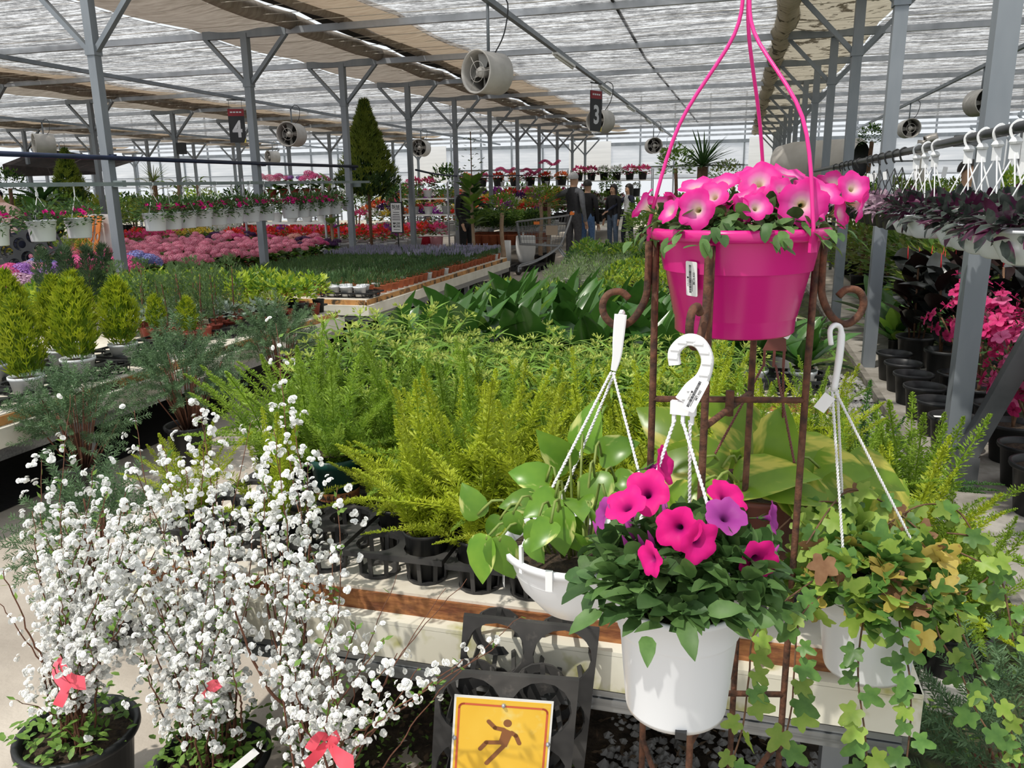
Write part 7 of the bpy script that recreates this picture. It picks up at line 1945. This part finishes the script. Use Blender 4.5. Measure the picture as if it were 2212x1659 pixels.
# azaleas
leafmat('azalea_petal', (.50, .012, .12), (.66, .04, .20), .25, .5, 40, var=.18)
leafmat('azalea_petal_pale', (.66, .08, .26), (.78, .18, .38), .3, .5, 40, var=.15)
def azalea_mesh(mat):
    mb = MB()
    for k in range(5): mb.leaf(RZ(2 * pi * k / 5) @ RX(radians(38)), .032, .026, .9, .2, [(0, .12), (.35, .42), (.7, .5), (.92, .28), (1, .04)])
    for k in range(5): mb.tube([(0, 0, 0), (.006 * cos(k * 1.26), .006 * sin(k * 1.26), .026)], .0007, 3)
    return mb.mesh('flower', mat)
AZF = [azalea_mesh('azalea_petal'), azalea_mesh('azalea_petal_pale')]
AZL = bush_mesh('foliage', 3, 130, .20, .20, .045, .020, ('dark_leaf', 'maroon_leaf'), .55, .4, .3)
def azalea(x, y, label, seed, nf=60, pale=0.0, h=.55, R=.22, potS=1.0):
    r_ = random.Random(seed); t = thing('azalea', label, 'potted plant', (x, y, .05), r_.uniform(0, 6))
    obj('pot', BIGPOT, t, S(potS)); obj('soil', MB().lathe([(.134 * potS, .215 * potS), (.0, .225 * potS)], 16), t, mat='potsoil')
    obj('foliage', AZL, t, T(0, 0, h - .55) @ Matrix.Diagonal((R / .22, R / .22, 1, 1)))
    stm = MB()
    for k in range(6):
        a = k * 1.05; stm.tube(curve([(0, 0, .2 * potS), (.03 * cos(a), .03 * sin(a), .36), (R * .7 * cos(a), R * .7 * sin(a), h)], 3), .006, 5)
    obj('stems', stm, t, mat='stem_brown')
    for i in range(int(nf * .62)):
        a = r_.uniform(0, 6.28); u = r_.uniform(-.6, 1); k = sqrt(max(0, 1 - u * u))
        d = Vector((k * cos(a), k * sin(a), u)); q = (.75 + .4 * sin(3 * a + seed) * cos(4 * u)) * r_.uniform(.85, 1.12); p = Vector((R * d.x * q, R * d.y * q, h + .27 * u * q))
        obj('flower', AZF[1 if r_.random() < pale else 0], t, aimz(p, d + Vector((0, 0, .3))) @ S(r_.uniform(1.2, 1.7)))
azalea(1.48, 5.86, 'magenta azalea just left of the footed steel post', 1, 70, 0, .58, .20, .84); azalea(1.50, 5.45, 'magenta azalea right behind the footed steel post', 2, 75, .15, .60, .20, .84); azalea(1.49, 5.04, 'magenta azalea between post and inclined stay', 3, 80, .2, .58, .21, .84)
azalea(1.46, 4.63, 'low bright magenta azalea beside the inclined stay', 4, 70, .3, .50, .19, .84); azalea(1.41, 4.24, 'pale magenta azalea under the inclined stay', 5, 60, .7, .52, .18, .84); azalea(1.37, 3.86, 'azalea on a bare stem in the large black pot at the picture edge', 6, 26, .6, .60, .13, .95)
azalea(1.84, 5.30, 'magenta azalea in the back row behind the stay', 7, 60, .2, .66, .22, .9); azalea(1.84, 4.80, 'pink azalea cut by the picture edge', 8, 55, .6, .60, .22, .9)
for i, (x, y, lb) in enumerate(((1.19, 6.50, 'dark pot under the first rubber plant'), (1.19, 6.14, 'empty black pot beside the rubber plant'), (1.19, 5.78, 'empty black pot, second from the rubber plant'), (1.19, 5.42, 'empty black pot, third along the paving'), (1.19, 5.06, 'empty black pot, fourth along the paving'), (1.19, 4.70, 'empty black pot touching the footed post, price tag on its rim'))):
    t = thing('empty_pot', lb, 'pot', (x, y, .05)); obj('pot', BIGPOT, t, S(.84)); obj('soil', MB().lathe([(.11, .145), (.0, .15)], 16), t, mat='potsoil')
    if i == 5: obj('price_tag', MB().box((-.09, -.07, .222), (.05, .03, .001)), t, mat='paper', smooth=False)
# mixed planting behind
for i in range(40):
    x = 2.0 + (i % 5) * .85 + U(-.15, .15); y = 7.6 + (i // 5) * 1.0 + U(-.2, .2)
    kd = ('olive', 'bright', 'olive', 'mid', 'olive')[(i * 3 + i // 5) % 5]
    if 7.5 < x < 8.6: continue
    shrub(kd, x, y, 0, {'olive': 'olive-yellow', 'bright': 'bright green', 'mid': 'mid-green'}[kd] + ' shrub in the bed beyond the rubber plants', 'shrubs in the right bed, ' + kd, U(.45, .75), U(1.1, 1.4), BPOTK, TRUNKS[0], 'bed_shrub', i=i)
for i in range(24):
    x = 2.2 + (i % 6) * 1.0 + U(-.2, .2); y = 15.6 + (i // 6) * 3.2 + U(-.4, .4)
    if 7.4 < x < 8.7: x = 7.1
    kd = ('bright', 'mid', 'dark', 'olive')[i % 4]
    shrub(kd, x, y, 0, {'olive': 'olive', 'bright': 'bright green', 'mid': 'mid-green', 'dark': 'dark green'}[kd] + ' tall plant in the back of the right bay', 'tall plants in the right bay, ' + kd, U(.9, 1.35), U(1.0, 1.3), BPOTK, TRUNKS[0], 'bay_plant', i=i)
for i, (x, y) in enumerate(((1.38, 7.6), (1.5, 8.1), (1.45, 8.7), (1.8, 7.5), (1.8, 9.0))):
    broad(x, y, .05, 950 + i, 2.1, ('peace lily', 'second peace lily', 'third peace lily', 'fourth peace lily', 'last peace lily')[i] + ' with broad dark leaves along the paving behind the stand', 'peace lilies', 14)
for i in range(6):
    p = aty(1390 + i * 62, 420, 11.2 + (i % 2) * .8)
    shrub(('mid', 'bright', 'dark')[i % 3], p.x, p.y, 0, ('first', 'second', 'third', 'fourth', 'fifth', 'sixth')[i] + ' leafy tub plant from the left behind the pink petunias', None, .95 + .1 * (i % 3), .62, BPOTK, TRUNKS[0], 'leafy_tub', i=i)
for i, (px, py, y, kd, lb) in enumerate(((1460, 350, 14, 'mid', 'thin layered tree left of the yucca'), (1570, 380, 14.5, 'olive', 'feathery yellowish tree right of the yucca'), (1885, 290, 12.5, 'dark', 'tall climbing plant on a pole by the white duct'), (2010, 420, 11, 'bright', 'big-leaved bright plant behind the mauve baskets'), (2180, 420, 9, 'bright', 'bright green bush behind the striped baskets'))):
    p = aty(px, py, y); shrub(kd, p.x, p.y, 0, lb, None, p.z - .05, .75 if i < 2 else (.45, .5, .7)[i - 2], BPOTK, TRUNKS[0], 'slender_tree', 'tree', i)
surf('duct_white', (.56, .53, .49), (.66, .63, .59), 3, .7); surf('flue_metal', (.45, .42, .38), (.55, .52, .48), 8, .35, .7)
p = aty(1835, 345, 15.5)
t = thing('air_heater', 'large pale cylindrical air heater with a dark mouth', 'heater', (p.x, p.y, 0))
obj('drum', MB().lathe([(.30, -.1), (.36, -.05), (.36, 1.2), (.30, 1.5), (.0, 1.6)], 28, M=T(.1, 0, p.z) @ RZ(radians(55)) @ RX(radians(-90))), t, mat='duct_white')
obj('mouth', MB().lathe([(.30, -.1), (.28, .1), (.0, .12)], 24, M=T(.1, 0, p.z) @ RZ(radians(55)) @ RX(radians(-90))), t, mat='black_plastic')
for k in (0, 1): obj('leg', MB().box((-.15 - k * .55, .25 + k * .4, p.z / 2 - .15), (.05, .05, p.z - .3)), t, mat='steel_dark', smooth=False)
p = aty(1990, 345, 22); t = thing('flue_pipe', 'dull metal flue with a bent top near the far fan', 'pipe', (p.x, p.y, 0))
obj('stack', MB().tube(curve([(0, 0, 0), (0, 0, p.z + .2), (.05, 0, p.z + .42), (.3, 0, p.z + .5)], 5), .13, 14), t, mat='flue_metal')
# ground cover, stones, slab
t = thing('concrete_slab', 'pale concrete slab lying at the end of the near bench', 'slab', (.665, 2.42, .03), radians(-6)); obj('block', MB().box((0, 0, .045), (.15, .38, .09)), t, mat='concrete_slab', smooth=False)
rosemary(.66, 1.72, 'low rosemary bush on the ground below the trailing ivy', 1, 9, 130, .30, .24, .7)
grv = MB(); r_ = random.Random(5)
def stone(mb, x, y, z, s_, r_):
    vs = []
    for k in range(6):
        a = k * pi / 3 + r_.uniform(-.3, .3); vs.append((x + s_ * cos(a) * r_.uniform(.7, 1), y + s_ * sin(a) * r_.uniform(.7, 1), z))
    vs += [(x + r_.uniform(-.3, .3) * s_, y + r_.uniform(-.3, .3) * s_, z + s_ * r_.uniform(.5, .9))]
    mb.add(vs, [(k, (k + 1) % 6, 6) for k in range(6)])
for i in range(3000): stone(grv, r_.uniform(.42, .96), r_.uniform(3.7, 6.6), .035, r_.uniform(.012, .03), r_)
for i in range(1400): stone(grv, r_.uniform(-.28, .42), r_.uniform(1.2, 2.2), .022, r_.uniform(.010, .022), r_)
surf('gravel_grey', (.16, .155, .15), (.36, .35, .34), 9, .9)
s_ = struct('gravel', grv, 'gravel_grey', kind='stuff'); tag(s_, 'grey gravel beside the bench legs', 'gravel')
wd = MB()
for i in range(5200):
    x, y = r_.uniform(.40, .98), r_.uniform(1.3, 4.2) if i < 3600 else r_.uniform(4.2, 9)
    if r_.random() > .5 + .5 * sin(x * 13) * sin(y * 9): continue
    a = r_.uniform(0, 6.28); wd.kite((x, y, .035 + r_.uniform(0, .05)), (cos(a), sin(a), r_.uniform(.1, .9)), (r_.uniform(-.5, .5), 0, 1), r_.uniform(.014, .035), r_.uniform(.010, .02))
s_ = struct('ground_weeds', wd, 'mid_leaf', kind='stuff'); tag(s_, 'creeping weeds on the mossy strip along the kerb', 'weeds')
for i in range(9):
    t = thing('pebble', 'grey pebble in the little heap on the paving', 'pebble', (1.16 + U(-.05, .06), 3.52 + U(-.06, .06), .05), U(0, 6), 'pebbles on the paving')
    mb = MB(); mb.lathe([(.0, .014), (.010, .011), (.015, .005), (.011, .0), (.0, .0)], 7); obj('stone', mb, t, mat='gravel_grey')
